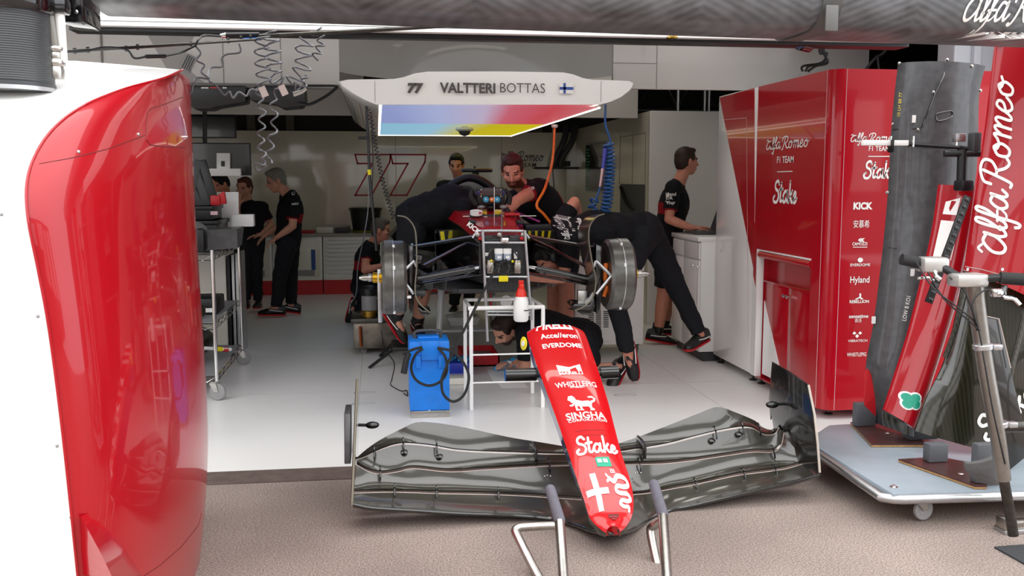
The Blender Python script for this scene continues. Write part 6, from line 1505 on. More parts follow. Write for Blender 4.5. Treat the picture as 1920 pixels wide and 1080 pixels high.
# bulkhead with its plumbing
BY_ = 6.37
bk0, bk1 = P(908, 545, BY_), P(988, 446, BY_)
MB().box(bk0, V((bk1.x, BY_ + .03, bk1.z)), .01).build('bulkhead', mat('ribbed_carbon', '#4a4a47', 0.5, col2='#2b2b2a', noise_scale=90), car)
rb_ = MB()
for k in range(26): x = bk0.x + (bk1.x - bk0.x) * (k + .5) / 26; rb_.box((x - .0025, BY_ - .008, bk0.z + .01), (x + .0025, BY_, bk1.z - .01))
rb_.build('bulkhead_rib', 'dgrey', car, 0)
sil = MB().tube([P(x, y, BY_ - .01) for x, y in ((886, 446), (893, 437), (903, 433), (975, 433), (984, 437), (992, 447))], .010, 8, 4); sil.build('cowl_rim', 'alu', car)
for px in (895, 936, 980): MB().lathe(P(px, 440, BY_ - .02), (0, -1, 0), [(.014, 0), (.014, .01), (.006, .012)], 12).build('cowl_bolt', 'steel', car)
for px in (901, 979): MB().ell(P(px, 447, BY_ - .02), (.018, .012, .014), None, 8, 6).build('red_cap', 'redm', car)
MB().box(P(893, 450, BY_), P(922, 440, BY_ + .1), .01).box(P(955, 450, BY_), P(980, 440, BY_ + .1), .01).build('cowl_underside', 'dgrey', car)
MB().box(P(938, 456, BY_ - .02), P(954, 446, BY_ - .06), .005).build('sensor_block', 'chrome', car)
for px in (935, 951):
    b_ = P(px, 488, BY_ - .05); r_ = MB().lathe(b_, (0, 0, 1), [(.022, 0), (.027, .01), (.027, .075)], 16).build('fluid_reservoir', mat('milky_blue', '#b9c6d6', 0.25, trans=.2), car)
    MB().lathe(b_ + V((0, 0, .045)), (0, 0, 1), [(.029, 0), (.030, .03), (.026, .034)], 16).build('reservoir_cap', 'white', r_); MB().box(b_ + V((-.012, -.03, .015)), b_ + V((.012, -.026, .03))).build('reservoir_label', 'white', r_, 0)
for px in (919, 970):
    c_ = P(px, 500, BY_ - .05); ca_ = MB().lathe(c_, (0, -1, 0), [(.026, -.03), (.03, 0), (.024, .012), (.012, .016)], 14).box(c_ + V((-.022, -.02, -.045)), c_ + V((.022, .03, .045)), .008).build('master_cylinder', 'steel', car)
    for k in range(3): MB().lathe(c_ + V((-.018 + .018 * k, -.022, .035)), (0, -1, 0), [(.006, 0), (.004, .01)], 8).build('hose_fitting', 'brass', ca_)
for pts in ([(920, 492), (930, 489), (940, 492), (948, 489), (958, 493), (970, 491)], [(925, 510), (935, 512), (946, 516), (958, 512), (968, 510)], [(931, 494), (936, 500), (934, 512)], [(952, 494), (955, 503), (950, 512)], [(915, 480), (920, 470), (926, 466)], [(972, 482), (966, 474), (962, 468)]):
    MB().tube([P(x, y, BY_ - .06) for x, y in pts], .0055, 6, 5).build('brake_line', random.choice(['black', 'steel', 'dsteel']), car)
for px, py in ((921, 489), (961, 490)): MB().ell(P(px, py, BY_ - .08), (.009, .008, .009), None, 8, 6).build('yellow_cap', 'yellow', car)
MB().box(P(963, 485, BY_ - .03), P(970, 473, BY_ - .05), .003).box(P(909, 480, BY_ - .02), P(917, 474, BY_ - .04), .003).build('label_plate', 'white', car)
MB().box(P(935, 528, BY_ - .07), P(953, 517, BY_ - .08), .003).build('yellow_tag', 'yellow', car)
# front jig: ladder frame bolted before the bulkhead
jg = MB()
for (x0, y0, x1, y1) in ((905, 432, 914, 640), (984, 432, 996, 600)): jg.tube([P(x0, y0, BY_ - .045), P(x1, y1, BY_ - .045)], .010, 8)
for (x0, x1, y) in ((906, 985, 455), (908, 989, 519), (911, 994, 584), (911, 994, 590)): jg.tube([P(x0, y, BY_ - .045), P(x1, y, BY_ - .045)], .008, 8)
jg.build('front_jig', 'alu', car)
fanb = MB().box(P(926, 582, 6.9), P(972, 552, 6.98), .01).build('fan_box', 'glass', car); MB().lathe(P(949, 565, 6.9), (0, -1, 0), [(.04, 0), (.045, .004), (.03, .012), (.0, .02)], 18).build('fan_hub', 'white', fanb)
MB().tube([P(920, 580, 6.95), P(920, 546, 6.95), P(972, 543, 6.95)], .008, 6).build('red_frame', 'redm', car)
# suspension arms
def arm(p, q, w, t_, nm='wishbone_arm', m_='carbong'):      # flattened aerofoil strut
    p, q = P(*p), P(*q); d = (q - p).normalized(); u = V((0, 1, 0)) - d * d.y; u.normalize(); v = d.cross(u); ring = [(math.cos(k * PI / 6), math.sin(k * PI / 6)) for k in range(12)]
    return MB().loft([[c + u * (a_ * w) + v * (b_ * t_) for a_, b_ in ring] for c in (p, q)]).build(nm, m_, car, 60)
Yo, Yi = AY, BY_ + .08
for fl in (0, 1):
    X = (lambda x: 1900 - x + (-6 if fl else 0)) if fl else (lambda x: x)
    dy = 2 if fl else 0
    arm((X(768), 464 + dy, Yo), (X(903), 441 + dy, Yi), .05, .012); arm((X(790), 500 + dy, Yo), (X(862), 462 + dy, Yi + .3), .03, .012)
    arm((X(862), 462 + dy, Yi + .3), (X(902), 444 + dy, Yi + .4), .03, .010); arm((X(782), 523 + dy, Yo), (X(888), 503, Yi), .032, .024, 'steering_arm'); arm((X(785), 532 + dy, Yo + .05), (X(905), 512, Yi + .1), .05, .012)
    arm((X(785), 526, Yo + .2), (X(900), 500, Yi + .6), .04, .012)
    MB().tube([P(X(884), 504, Yi), P(X(906), 500, Yi - .02)], .010, 8).build('track_rod_end', 'chrome', car)
    MB().tube([P(X(874), 500, Yi), P(X(879), 512, Yi)], (.034, .034), 10).build('rod_clamp', 'carbonm', car)
    # brake drum and hub
    xo, xi = P(X(716), 520, AY).x, P(X(756), 520, AY).x; s_ = -1 if fl == 0 else 1; R_ = .248; c_ = V((xo, AY, P(735, 520, AY).z))
    ax = V((-s_, 0, 0)); Ld = abs(xi - xo)
    dr_ = MB().lathe(c_, ax, [(R_ * .5, .012), (R_ * .93, 0), (R_, .018), (R_, Ld * .52), (R_ * .985, Ld * .53), (R_ * .985, Ld), (R_ * .9, Ld + .02), (R_ * .3, Ld + .02)], 44).build('brake_drum', mat('drum_carbon', '#6c6a66', 0.32, 0.55, noise_amt=0.35, noise_scale=18), car, 40)
    MB().lathe(c_ + ax * (Ld * .525), ax, [(R_ * 1.004, -.003), (R_ * 1.004, .003)], 44).build('drum_joint', 'alu', dr_)
    for k in (60, -62, 20): t = math.radians(k); d_ = V((0, -math.cos(t), math.sin(t))); e_ = c_ + ax * (Ld * .55) + d_ * R_; MB().box(e_ - V((.008, .004, .012)), e_ + V((.008, .004, .012)), .002).build('clip', 'white', dr_)
    hb = MB().lathe(c_, -ax, [(.05, -.02), (.05, .02), (.036, .024), (.036, .06), (.022, .065)], 20).build('hub_nut', 'gold', car); MB().lathe(c_ + -ax * .06, -ax, [(.024, 0), (.028, .012), (.028, .03), (.022, .034), (.022, .06), (.010, .09)], 18).build('axle_tip', 'steel', hb)
    if fl == 0: MB().box(c_ + V((-.03, -.04, -.3)), c_ + V((.0, .0, .06)), .008).build('sensor_bracket', 'alu', car)
    a = MB()
    for (x0, y0, x1, y1) in ((748, 517, 777, 489), (748, 517, 776, 551), (777, 489, 781, 500)):
        a.tube([P(X(x0), y0, AY - .20), P(X(x1), y1, AY - .2)], .011, 8)
    a.build('duct_bracket', 'alu', car)
    MB().tube([P(X(758), 494, AY - .1), P(X(759), 520, AY - .12), P(X(757), 530, AY - .1)], .016, 8, 4).build('orange_line', 'orange', car); MB().tube([P(X(755), 536, AY - .1), P(X(762), 556, AY - .1)], .014, 8).build('orange_line', 'orange', car)
    MB().prism([P(X(x), y, AY - .12) for x, y in ((766, 462), (776, 458), (778, 520), (775, 588), (768, 588), (765, 520))], (0, .30, 0), .006).build('brake_fin', 'carbong', car, 30)
    MB().prism([P(X(x), y, AY + .05) for x, y in ((776, 478), (792, 480), (788, 500), (778, 510))], (0, .1, 0), .004).build('duct_mouth', 'blackg', car, 30)
    # wheel-arch winglet: thin curved blade
    wp = [(745, 404), (762, 408), (775, 423), (780, 445), (781, 500), (778, 545), (786, 568), (806, 586)] if fl == 0 else [(1133, 401), (1118, 407), (1106, 424), (1104, 450), (1110, 490), (1117, 525), (1112, 556), (1096, 574), (1078, 582)]
    e0 = crom([P(x, y, AY - .22) for x, y in wp], 6); secs_ = []
    for i, p in enumerate(e0):
        t = i / (len(e0) - 1); dpt = .34 - .12 * t; n_ = V((.006 if fl == 0 else -.006, 0, 0)); secs_.append([p, p + n_, p + n_ + V((0, dpt, -.02)), p + V((0, dpt, -.02))])
    MB().loft(secs_).build('wheel_winglet', 'carbon', car, 50)
    MB().tube([p + V((0, -.003, 0)) for p in e0], .0045, 6).build('winglet_edge', mat('raw_carbon_edge', '#6c6656', 0.4), car)
    lf_pts = [(784, 575), (792, 582), (808, 584), (806, 590), (794, 594), (786, 586)] if fl == 0 else [(1113, 556), (1105, 572), (1078, 570), (1072, 576), (1090, 590), (1108, 592), (1116, 575)]
    MB().prism([P(x, y, AY - .22) for x, y in lf_pts], (0, .18, .01), .004).build('winglet_foot', 'carbong', car, 30)
    for k in range(4):
        p = P(X(770 + 5 * k), 485 + 14 * k, AY + .08); MB().tube([p, p + V((s_ * -.04, -.03, -.05)), p + V((s_ * -.02, .02, -.12))], .007, 6, 4).build('brake_line', ('black', 'dsteel')[k % 2], car)
    MB().box(P(X(772), 556, AY - .1), P(X(796), 540, AY + .06), .01).build('caliper', 'dgrey', car)
for px in (1090, 1100): MB().box(P(px, 548 + (px - 1090), AY - .05), P(px + 12, 560 + (px - 1090), AY + .05), .006).build('torn_shroud', 'black', car)
MB().box(P(1084, 545, AY - .1), P(1098, 575, AY - .06), .004).build('duct_flap', 'steel', car)
MB().box(P(763, 560, AY - .2), P(771, 553, AY - .16), .004).build('white_clip', 'white', car)
# cockpit: steering wheel, board, tape, roll-hoop camera
SWY = 7.25
sw0, sw1 = P(890, 384, SWY), P(952, 352, SWY)
w_ = MB().box((sw0.x + .02, SWY, sw0.z), (sw1.x - .02, SWY + .04, sw1.z), .012).build('steering_wheel', 'black', car)
for x0 in (885, 946): MB().tube([P(x0, 356, SWY), P(x0 + (-2 if x0 < 900 else 10), 368, SWY), P(x0 + 8, 384, SWY)], .018, 8, 4).build('wheel_grip', 'rubber', w_)
MB().box(P(903, 366, SWY - .001), P(938, 354, SWY - .006)).build('wheel_display', mat('wheel_screen', '#33141d', 0.2, coat=.8), w_, 0)
for i, (px, py, mt_, r_) in enumerate(((911, 374, 'tq', .022), (922, 374, 'orange', .018), (932, 374, 'tq', .022), (897, 362, 'vi', .016), (943, 362, 'vi', .016))):
    MB().lathe(P(px, py, SWY - .002), (0, -1, 0), [(r_, 0), (r_, .012), (r_ * .5, .014)], 16).build('dial', {'tq': mat('turquoise_dial', '#3aa0c8', .4), 'vi': mat('violet_dial', '#34306a', .4)}.get(mt_, mt_), w_); MB().ell(P(px, py, SWY - .018), (.006, .004, .008), None, 6, 5).build('dial_knob', 'white' if i < 3 else 'black', w_)
for k in range(8): px = (902, 939)[k % 2]; MB().ell(P(px, 356 + 4 * (k // 2), SWY - .003), (.005, .004, .005), None, 6, 5).build('button', ('white', 'inkr', 'yellow', 'white')[k // 2], w_)
MB().tube([P(920, 384, SWY + .03), P(920, 400, SWY + .15)], .03, 10).build('steering_column', 'black', car)
for px in (902, 944): MB().ell(P(px, 388, SWY + .02), (.03, .02, .015), None, 10, 6).build('shift_paddle', 'grey', car)
tcam = MB().box(P(866, 323, 8.9), P(919, 316, 9.1), .012).build('roof_camera', 'blackg', car); MB().ell(P(890, 314, 9.0), (.012, .012, .015), None, 8, 6).build('camera_aerial', 'black', tcam)
MB().box(P(886, 352, 8.95), P(897, 321, 9.0), .006).build('camera_post', 'black', car); MB().ell(P(893, 333, 8.93), (.012, .008, .012), None, 8, 6).build('green_light', mat('green_led', '#18ff60', .4, emit=4.0), car)
for q in ([(885, 336), (876, 345), (860, 362)], [(896, 336), (905, 343), (915, 352)]): MB().tube([P(x, y, 8.9) for x, y in q], .022, 6).build('magenta_strap', mat('magenta_strap', '#a8388a', .6), car)
for q in ([(1030, 460), (1040, 452)], [(960, 395), (985, 405), (1012, 416)]): MB().tube([P(x, y, 7.6) for x, y in q], .010, 6).build('magenta_strap', mat('magenta_strap', '#a8388a', .6), car)
nb = MB().box(P(881, 412, 6.95), P(940, 402, 7.0), .003).build('name_board', 'black', car); letter(MB(), w2d('VALTTERI BOTTAS', bold=.02), plane(P(915, 410.5, 6.945), (1, 0, 0), (0, 0, 1)), .016, align='l', width=P(940, 400, 6.945).x - P(915, 400, 6.945).x).build('lettering', 'inkw', nb, 0); MB().box(P(907.5, 411, 6.948), P(913.5, 405.5, 6.946)).build('flag_patch', 'white', nb, 0)
MB().tube([P(868, 406, 6.97), P(1005, 405, 6.97)], .004, 6).build('measuring_rod', 'steel', car)
for px in (885, 975): MB().box(P(px - 5, 421, 6.7), P(px + 5, 412, 6.8), .006).build('rod_support', 'black', car)
MB().box(P(945, 404, 7.0), P(975, 400, 6.95), .004).build('red_lever', 'redm', car)
MB().tube([P(927, 350, 6.9), P(927, 430, 6.9)], .003, 6).tube([P(941, 398, 6.6), P(940, 450, 6.3)], .006, 6).build('aerial_rod', 'steel', car)
letter(MB(), w2d('KICK', bold=.05), plane(P(886, 431, 6.33), (.75, 0, -.6), (.6, 0, .75)), .03).build('lettering', 'inkw', car, 0)
tp = thing('tape_roll', 'roll of white tape with a red core lying on the car before the steering wheel', 'tape', P(892, 405, 6.9)); p_ = P(893, 402, 6.93)
MB().lathe(p_, (0, -.25, 1), [(.03, 0), (.046, 0), (.046, .025), (.03, .025), (.03, 0)], 20).build('tape', 'white', tp); MB().box(p_ + V((.015, -.05, .006)), p_ + V((.03, -.044, .02))).build('red_label', 'redm', tp)
# car stands
for y in (9.9, 7.35):
    s_ = thing('car_stand', ('grey tubular stand under the rear of the racing car' if y > 9 else 'grey tubular stand under the cockpit of the racing car'), 'stand', (CC, y, 0))
    for x in (-.34, .34): MB().tube([(CC + x, y, .715), (CC + x * 1.15, y, .01)], .018, 8).tube([(CC + x, y + .25, .715), (CC + x * 1.1, y + .28, .01)], .018, 8).build('leg', 'grey', s_)
    MB().tube([(CC - .36, y + .12, .35), (CC + .36, y + .12, .35)], .012, 8).build('brace', 'grey', s_); MB().box((CC - .38, y - .03, .69), (CC + .38, y + .28, .718), .004).build('top_plate', 'grey', s_)
# ================================================================== PEOPLE
def solid(mb, name, mats, off, voxel, it=4):
    """one continuous skin over overlapping limbs"""
    me = bpy.data.meshes.new('tmp'); me.from_pydata([tuple(p) for p in mb.v], [], mb.f)
    b = bmesh.new(); b.from_mesh(me); bmesh.ops.recalc_face_normals(b, faces=b.faces[:]); b.to_mesh(me); b.free()
    o = bpy.data.objects.new('tmp', me); COL.objects.link(o)
    m = o.modifiers.new('r', 'REMESH'); m.mode = 'VOXEL'; m.voxel_size = voxel
    s = o.modifiers.new('s', 'SMOOTH'); s.factor = 0.5; s.iterations = it
    dg = bpy.context.evaluated_depsgraph_get(); out = bpy.data.meshes.new_from_object(o.evaluated_get(dg))
    bpy.data.objects.remove(o); bpy.data.meshes.remove(me)
    n = len(out.vertices); co = np.empty(n * 3, 'f'); out.vertices.foreach_get('co', co); co = co.reshape(-1, 3)
    out.name = name; out.materials.clear()
    for q in mats: out.materials.append(M[q] if isinstance(q, str) else q)
    fc = np.empty(len(out.polygons) * 3, 'f'); out.polygons.foreach_get('center', fc); fc = fc.reshape(-1, 3)
    return out, co, fc, np.array(off, 'f')
def finish(me, co, off, name, parent, mi=None, wr=0.0, seed=0.0):
    if wr:                                            # cloth folds
        for i in range(len(co)):
            p = V(co[i]); q = p * 9 + V((seed, 0, 0)); co[i] += np.array(noise.noise_vector(q)) * wr + np.array(noise.noise_vector(p * 22 + V((0, seed, 0)))) * wr * 0.4
    me.vertices.foreach_set('co', (co - off).ravel())
    if mi is not None: me.polygons.foreach_set('material_index', mi.astype('i'))
    me.polygons.foreach_set('use_smooth', [True] * len(me.polygons)); me.update()
    return link_mesh(name, me, parent)
def onb(f, u):
    f = V(f).normalized(); u = V(u); u = (u - f * u.dot(f)).normalized(); return f, u, f.cross(u)
def hair_mat(h): return mat('hair_' + h, h, 0.6, spec=0.3, noise_amt=0.35, noise_scale=120)
def person(label, root, J, f, u=(0, 0, 1), hair='#2a1f18', beard=None, skin='skin', S=1.05, pants='long', shirt='fabric', pant='fabric2', glove=None, long_hair=False,
           hands=None, vox=0.009, bald=False, red_chest=True, feet=None, girth=1.0, sleeve=.72, cap=False):
    rt0 = thing('person', label, 'person', root); off = origin(rt0); g = girth * S
    J = {k: V(v) for k, v in J.items()}
    pel, che = J['pel'], J['che']; sL, sR = J['sL'], J['sR']; sx = (sR - sL).normalized(); t = (che - pel).normalized()
    nrm = sx.cross(t).normalized(); sx = t.cross(nrm).normalized(); R3 = Matrix((sx, nrm, t)).transposed()
    H = J['head']; f, u, r = onb(f, u); hs = S
    hp = lambda a, b, c: H + (r * a + f * b + u * c) * hs
    HM = Matrix((r, f, u)).transposed()
    nb = che + t * 0.10 * S
    def torso(mb, e, lo=True):
        mb.ell(pel + t * .03 * S, (.165 * g + e, .125 * g + e, .13 * S + e), R3); mb.ell(pel.lerp(che, .45), (.155 * g + e, .118 * g + e, .20 * S + e), R3)
        mb.ell(pel.lerp(che, .78), (.178 * g + e, .125 * g + e, .19 * S + e), R3); mb.cap(sL, .062 * g + e, sR, .062 * g + e); mb.cap(nb - t * .06, .085 * S + e, nb, .065 * S + e * .3)
    body = MB(); torso(body, 0)
    body.cap(nb - t * .03, .062 * S, hp(0, -.025, -.07), .056 * S)
    for s_ in 'LR':
        sh, el, wr, hi, kn, an = (J[k + s_] for k in ('s', 'e', 'w', 'h', 'k', 'a'))
        body.cap(sh, .056 * g, sh.lerp(el, .5), .049 * g).cap(sh.lerp(el, .5), .049 * g, el, .040 * g).cap(el, .041 * g, el.lerp(wr, .35), .042 * g).cap(el.lerp(wr, .35), .042 * g, wr, .027 * g)
        body.cap(hi, .088 * g, kn, .058 * g).cap(kn, .058 * g, kn.lerp(an, .35), .060 * g).cap(kn.lerp(an, .35), .060 * g, an, .038 * g)
        to = J['t' + s_]; body.cap(an, .036 * S, an.lerp(to, .8) , .026 * S)
        # hand: palm, four unequal bent fingers and a thumb
        hd = (wr - el).normalized(); dn = None
        if hands and s_ in hands: hd, dn = V(hands[s_][0]).normalized(), V(hands[s_][1])
        dn = dn or V((0, 0, -1)); dn = dn - hd * dn.dot(hd); dn = dn.normalized() if dn.length > .1 else frame(hd)[0]; sd = hd.cross(dn)
        if s_ == 'R': sd = -sd
        k = S * 1.02
        body.cap(wr, .027 * S, wr + hd * .03 * k, .026 * S)
        for q in (-.026, -.009, .009, .026): body.cap(wr + (hd * .025 + sd * q * .75) * k, .015 * k, wr + (hd * .085 + sd * q) * k, .012 * k)
        for q, ln in ((-.031, .060), (-.0105, .078), (.0105, .083), (.031, .074)):
            a = wr + (hd * .088 + sd * q) * k; b = a + (hd * ln * .5 + dn * ln * .12 + sd * q * .12) * k; c = b + (hd * ln * .42 + dn * ln * .30 + sd * q * .05) * k
            body.cap(a, .0098 * k, b, .0088 * k, 8, k=3).cap(b, .0088 * k, c, .0072 * k, 8, k=3)
        a = wr + (hd * .03 + sd * .028) * k; b = a + (hd * .032 + sd * .030 + dn * .012) * k; body.cap(a, .014 * k, b, .0115 * k, 8, k=3).cap(b, .0115 * k, b + (hd * .035 + sd * .008 + dn * .012) * k, .0085 * k, 8, k=3)
    # head
    E = lambda c, q: body.ell(hp(*c), tuple(x * hs for x in q), HM, 18, 12)
    E((0, -.012, .035), (.077, .097, .088)); E((0, .022, -.025), (.064, .070, .085)); E((0, .036, -.085), (.044, .042, .034)); E((0, -.03, -.03), (.066, .07, .07))
    body.cap(hp(0, .090, .008), .010 * hs, hp(0, .110, -.030), .0135 * hs, 8); body.cap(hp(-.014, .094, -.034), .0085 * hs, hp(.014, .094, -.034), .0085 * hs, 8)
    body.cap(hp(-.036, .078, .022), .012 * hs, hp(.036, .078, .022), .012 * hs, 8); body.cap(hp(-.018, .086, -.060), .0075 * hs, hp(.018, .086, -.060), .0075 * hs, 8); body.cap(hp(-.015, .084, -.072), .008 * hs, hp(.015, .084, -.072), .008 * hs, 8)
    for s_ in (-1, 1): E((s_ * .045, .062, -.02), (.022, .022, .02)); E((s_ * .077, -.012, -.008), (.010, .022, .034))
    hm = hair_mat(hair); bmat = hair_mat(beard) if beard else None
    gm = M[glove] if glove else M[skin]
    me, co, fc, off_ = solid(body, 'body', [M[skin], M['eye'], M['lips'], hm, bmat or M[skin], gm], off, vox, 3)
    L = (fc - np.array(H)) / hs; A, B, C = L @ np.array(r), L @ np.array(f), L @ np.array(u); mi = np.zeros(len(fc), int)
    near = (np.abs(A) < .12) & (np.abs(B) < .14) & (np.abs(C) < .16)
    if bmat is not None: mi[near & (B > -.01) & (C < -.045) & (C > -.13) & ~((np.abs(A) < .012) & (C > -.05)) & (C + .25 * np.abs(A) < -.036)] = 4
    mi[near & (B > .05) & (np.abs(A) < .022) & (np.abs(C + .066) < .006)] = 2
    mi[near & (B > .05) & (np.abs(np.abs(A) - .032) < .013) & (np.abs(C - .004) < .0055)] = 1
    mi[near & (B > .05) & (np.abs(np.abs(A) - .034) < .019) & (np.abs(C - .024) < .0055)] = 3
    if glove:
        for s_ in 'LR':
            d = np.linalg.norm(fc - np.array(J['w' + s_] + (J['w' + s_] - J['e' + s_]).normalized() * .08 * S), axis=1); mi[d < .125 * S] = 5
    bo_ = finish(me, co, off_, 'body', rt0, mi)
    # hair
    if not bald:
        h = MB(); F = lambda c, q: h.ell(hp(*c), tuple(x * hs for x in q), HM, 18, 12)
        F((0, -.022, .052), (.083, .098, .085)); F((0, -.045, .01), (.083, .075, .085)); F((0, .035, .098), (.060, .05, .028)); F((0, -.06, -.035), (.066, .05, .045))
        for s_ in (-1, 1): F((s_ * .072, .015, .035), (.012, .03, .035))
        if long_hair:
            F((.0, -.11, -.04), (.035, .04, .045)); h.cap(hp(0, -.11, -.05), .032 * hs, hp(.02, -.10, -.15), .02 * hs)
        me, co, fc, o_ = solid(h, 'hair', [hm], off, .009, 2)
        finish(me, co, o_, 'hair', rt0, None, .004, hash(label) % 17)
    if cap:
        c = MB(); c.tube([hp(-.09, -.01, .0), hp(-.085, -.02, .08), hp(0, -.02, .135), hp(.085, -.02, .08), hp(.09, -.01, 0)], .010 * hs, 8, 5)
        for s_ in (-1, 1): c.ell(hp(s_ * .09, -.01, -.01), (.022 * hs, .035 * hs, .042 * hs), HM)
        c.build('ear_defenders', 'black', rt0)
    # shirt
    sh_ = MB(); torso(sh_, .016)
    for s_ in 'LR':
        sh, el = J['s' + s_], J['e' + s_]; e = sh.lerp(el, sleeve); sh_.cap(sh, .072 * g, e, .066 * g, 14, flat_b=True)
    me, co, fc, o_ = solid(sh_, 'shirt', [M[shirt], M['fabred']], off, .013, 3)
    mi = np.zeros(len(fc), int)
    if red_chest:
        q = fc - np.array(che); up_ = q @ np.array(t); fr = q @ np.array(nrm) * (1 if J.get('flip') is None else -1); mi[(np.abs(up_ + .12 * S) < .05 * S) & (fr > .03) & (np.abs(q @ np.array(sx)) < .19)] = 1
        for s_ in 'LR':
            e = J['s' + s_].lerp(J['e' + s_], sleeve); d = (J['e' + s_] - J['s' + s_]).normalized(); q = fc - np.array(e); al = q @ np.array(d); mi[(np.abs(al) < .012) & (np.linalg.norm(q, axis=1) < .09)] = 1
    shirt_o = finish(me, co, o_, 'shirt', rt0, mi, .011, 3.0)
    sb = BVHTree.FromPolygons([V(c) for c in co], [list(p.vertices) for p in me.polygons])
    # trousers
    tr = MB(); tr.ell(pel - t * .01, (.172 * g + .008, .132 * g + .008, .13 * S), R3)
    for s_ in 'LR':
        hi, kn, an = (J[k + s_] for k in ('h', 'k', 'a')); tr.cap(pel.lerp(hi, .7), .11 * g, hi, .108 * g)
        if pants == 'long': tr.cap(hi, .106 * g, kn, .080 * g).cap(kn, .080 * g, an.lerp(kn, .06), .060 * g, 14, flat_b=True)
        else: tr.cap(hi, .108 * g, kn.lerp(hi, .12), .088 * g, 14, flat_b=True)
    me, co, fc, o_ = solid(tr, 'trousers', [M[pant], M['fabred']], off, .013, 3)
    finish(me, co, o_, 'trousers' if pants == 'long' else 'shorts', rt0, None, .013, 8.0)
    # shoes
    for s_ in 'LR':
        an, to = J['a' + s_], J['t' + s_]; kn = J['k' + s_]; d = (to - an); 
        up_ = (kn - an).normalized() if feet is None or s_ not in feet else V(feet[s_]); d.normalize(); up_ = (up_ - d * up_.dot(d)).normalized(); w = d.cross(up_)
        hl = an - up_ * .075 * S; d2 = (to - hl); d2.normalize(); up2 = (up_ - d2 * up_.dot(d2)).normalized(); w = d2.cross(up2)
        secs, sol = [], []
        for x, hw, h in ((-.075, .022, .06), (-.07, .034, .095), (-.02, .040, .115), (.04, .043, .105), (.10, .046, .075), (.155, .047, .056), (.195, .038, .042), (.215, .02, .03)):
            x *= S; hw *= S; h *= S; c = hl + d2 * x
            secs.append([c + w * hw * math.cos(a_) * (1 if math.sin(a_) < .3 else .78) + up2 * (h * .5 + h * .5 * math.sin(a_)) for a_ in [2 * PI * k / 14 for k in range(14)]])
            sol.append([c + w * hw * .9 - up2 * .006, c + w * (hw + .002) + up2 * .012, c - w * (hw + .002) + up2 * .012, c - w * hw * .9 - up2 * .006])
        so = MB().loft(secs).build('shoe', 'black', rt0, 60)
        MB().loft(sol).build('sole', 'redm', so, 30)
        for q in (-1, 1): MB().tube([hl + d2 * (-.04 * S) + w * q * .043 * S + up2 * .045 * S, hl + d2 * .03 * S + w * q * .046 * S + up2 * .05 * S, hl + d2 * .10 * S + w * q * .044 * S + up2 * .06 * S], .004, 5, 4).build('stripe', 'inkw', so)
        if pants != 'long': MB().cap(an + (kn - an).normalized() * .05, .046 * g, an - up_ * .01, .042 * g, 12).build('sock', 'black', rt0)
    for nm in ('sL eL', 'eL wL', 'sR eR', 'eR wR', 'hL kL', 'kL aL', 'hR kR', 'kR aR', 'pel che'):
        pass
    return rt0, shirt_o, sb
def chest_mark(pr, o_, ex, ey, t2, h, width=None, mt='inkw'):
    rt0, so, sb = pr; return letter(MB(), t2, on_mesh(o_, ex, ey, sb, .006, .4), h, width=width).build('lettering', mt, so, 0)
def Jd(**k): return {a: (P(*b) if isinstance(b, tuple) else b) for a, b in k.items()}
# 1 --- man standing at the side bench
Y = 8.7
p1 = person('man with short brown hair in black polo and long shorts standing at the side bench', G(1242, 640), Jd(
    pel=(1251, 452, Y), che=(1266, 368, Y), head=(1288, 303, Y), sL=(1270, 352, Y + .2), sR=(1262, 354, Y - .2), eL=(1262, 410, Y + .25), eR=(1254, 411, Y - .24), wL=(1290, 428, Y + .2), wR=(1298, 428, Y - .36),
    hL=(1254, 460, Y + .1), hR=(1249, 460, Y - .1), kL=(1256, 548, Y + .12), kR=(1244, 550, Y - .1), aL=(1246, 612, Y + .14), aR=(1234, 626, Y - .12), tL=(1270, 628, Y + .12), tR=(1262, 646, Y - .14)), (1, .25, .02), hair='#3a2a20', skin='skinr', pants='short', hands={'R': ((1, 0, .1), (0, 0, -1)), 'L': ((1, 0, .1), (0, 0, -1))}, vox=.0075)
for tx, py, w in (('Hyland', 367, .11), ('DK', 374, .05), ('Whspr', 383, .09)): chest_mark(p1, P(1258, py, Y - .3), (1, .2, 0), (0, 0, 1), w2d(tx, bold=.02), .03, w)
# 2 --- mechanic bending over the right front wheel
Y = 6.95
p2 = person('mechanic in black bending over the right front brake drum with one leg stretched back', G(1190, 722), Jd(
    pel=(1205, 432, Y), che=(1092, 433, Y - .05), head=(1030, 484, Y - .05), sL=(1068, 448, Y - .22), sR=(1052, 418, Y + .14), eL=(1056, 520, Y - .2), eR=(1077, 379, Y + .18), wL=(996, 521, Y - .18), wR=(1088, 425, Y + .40),
    hL=(1205, 445, Y - .10), hR=(1222, 446, Y + .10), kL=(1152, 555, Y - .12), kR=(1272, 545, Y + .2), aL=(1178, 664, Y - .08), aR=(1312, 628, Y + .2), tL=(1192, 716, Y - .1), tR=(1290, 655, Y + .12)), (-.55, -.1, -.8), (-.75, 0, .6), hair='#17130f', skin='skinr', feet={'L': (-.55, -.7, .2), 'R': (0.2, 0, 1)}, red_chest=False, cap=True, vox=.0085)
chest_mark(p2, P(1074, 428, 6.5), (-.12, 0, .99), (-.99, 0, -.12), ALFA, .042, .17); chest_mark(p2, P(1088, 426, 6.5), (-.08, 0, .99), (-.99, 0, -.08), w2d('F1 Team', bold=.02), .022, .07); chest_mark(p2, P(1108, 424, 6.5), (-.1, 0, .99), (-.99, 0, -.1), STAKE, .035, .09)
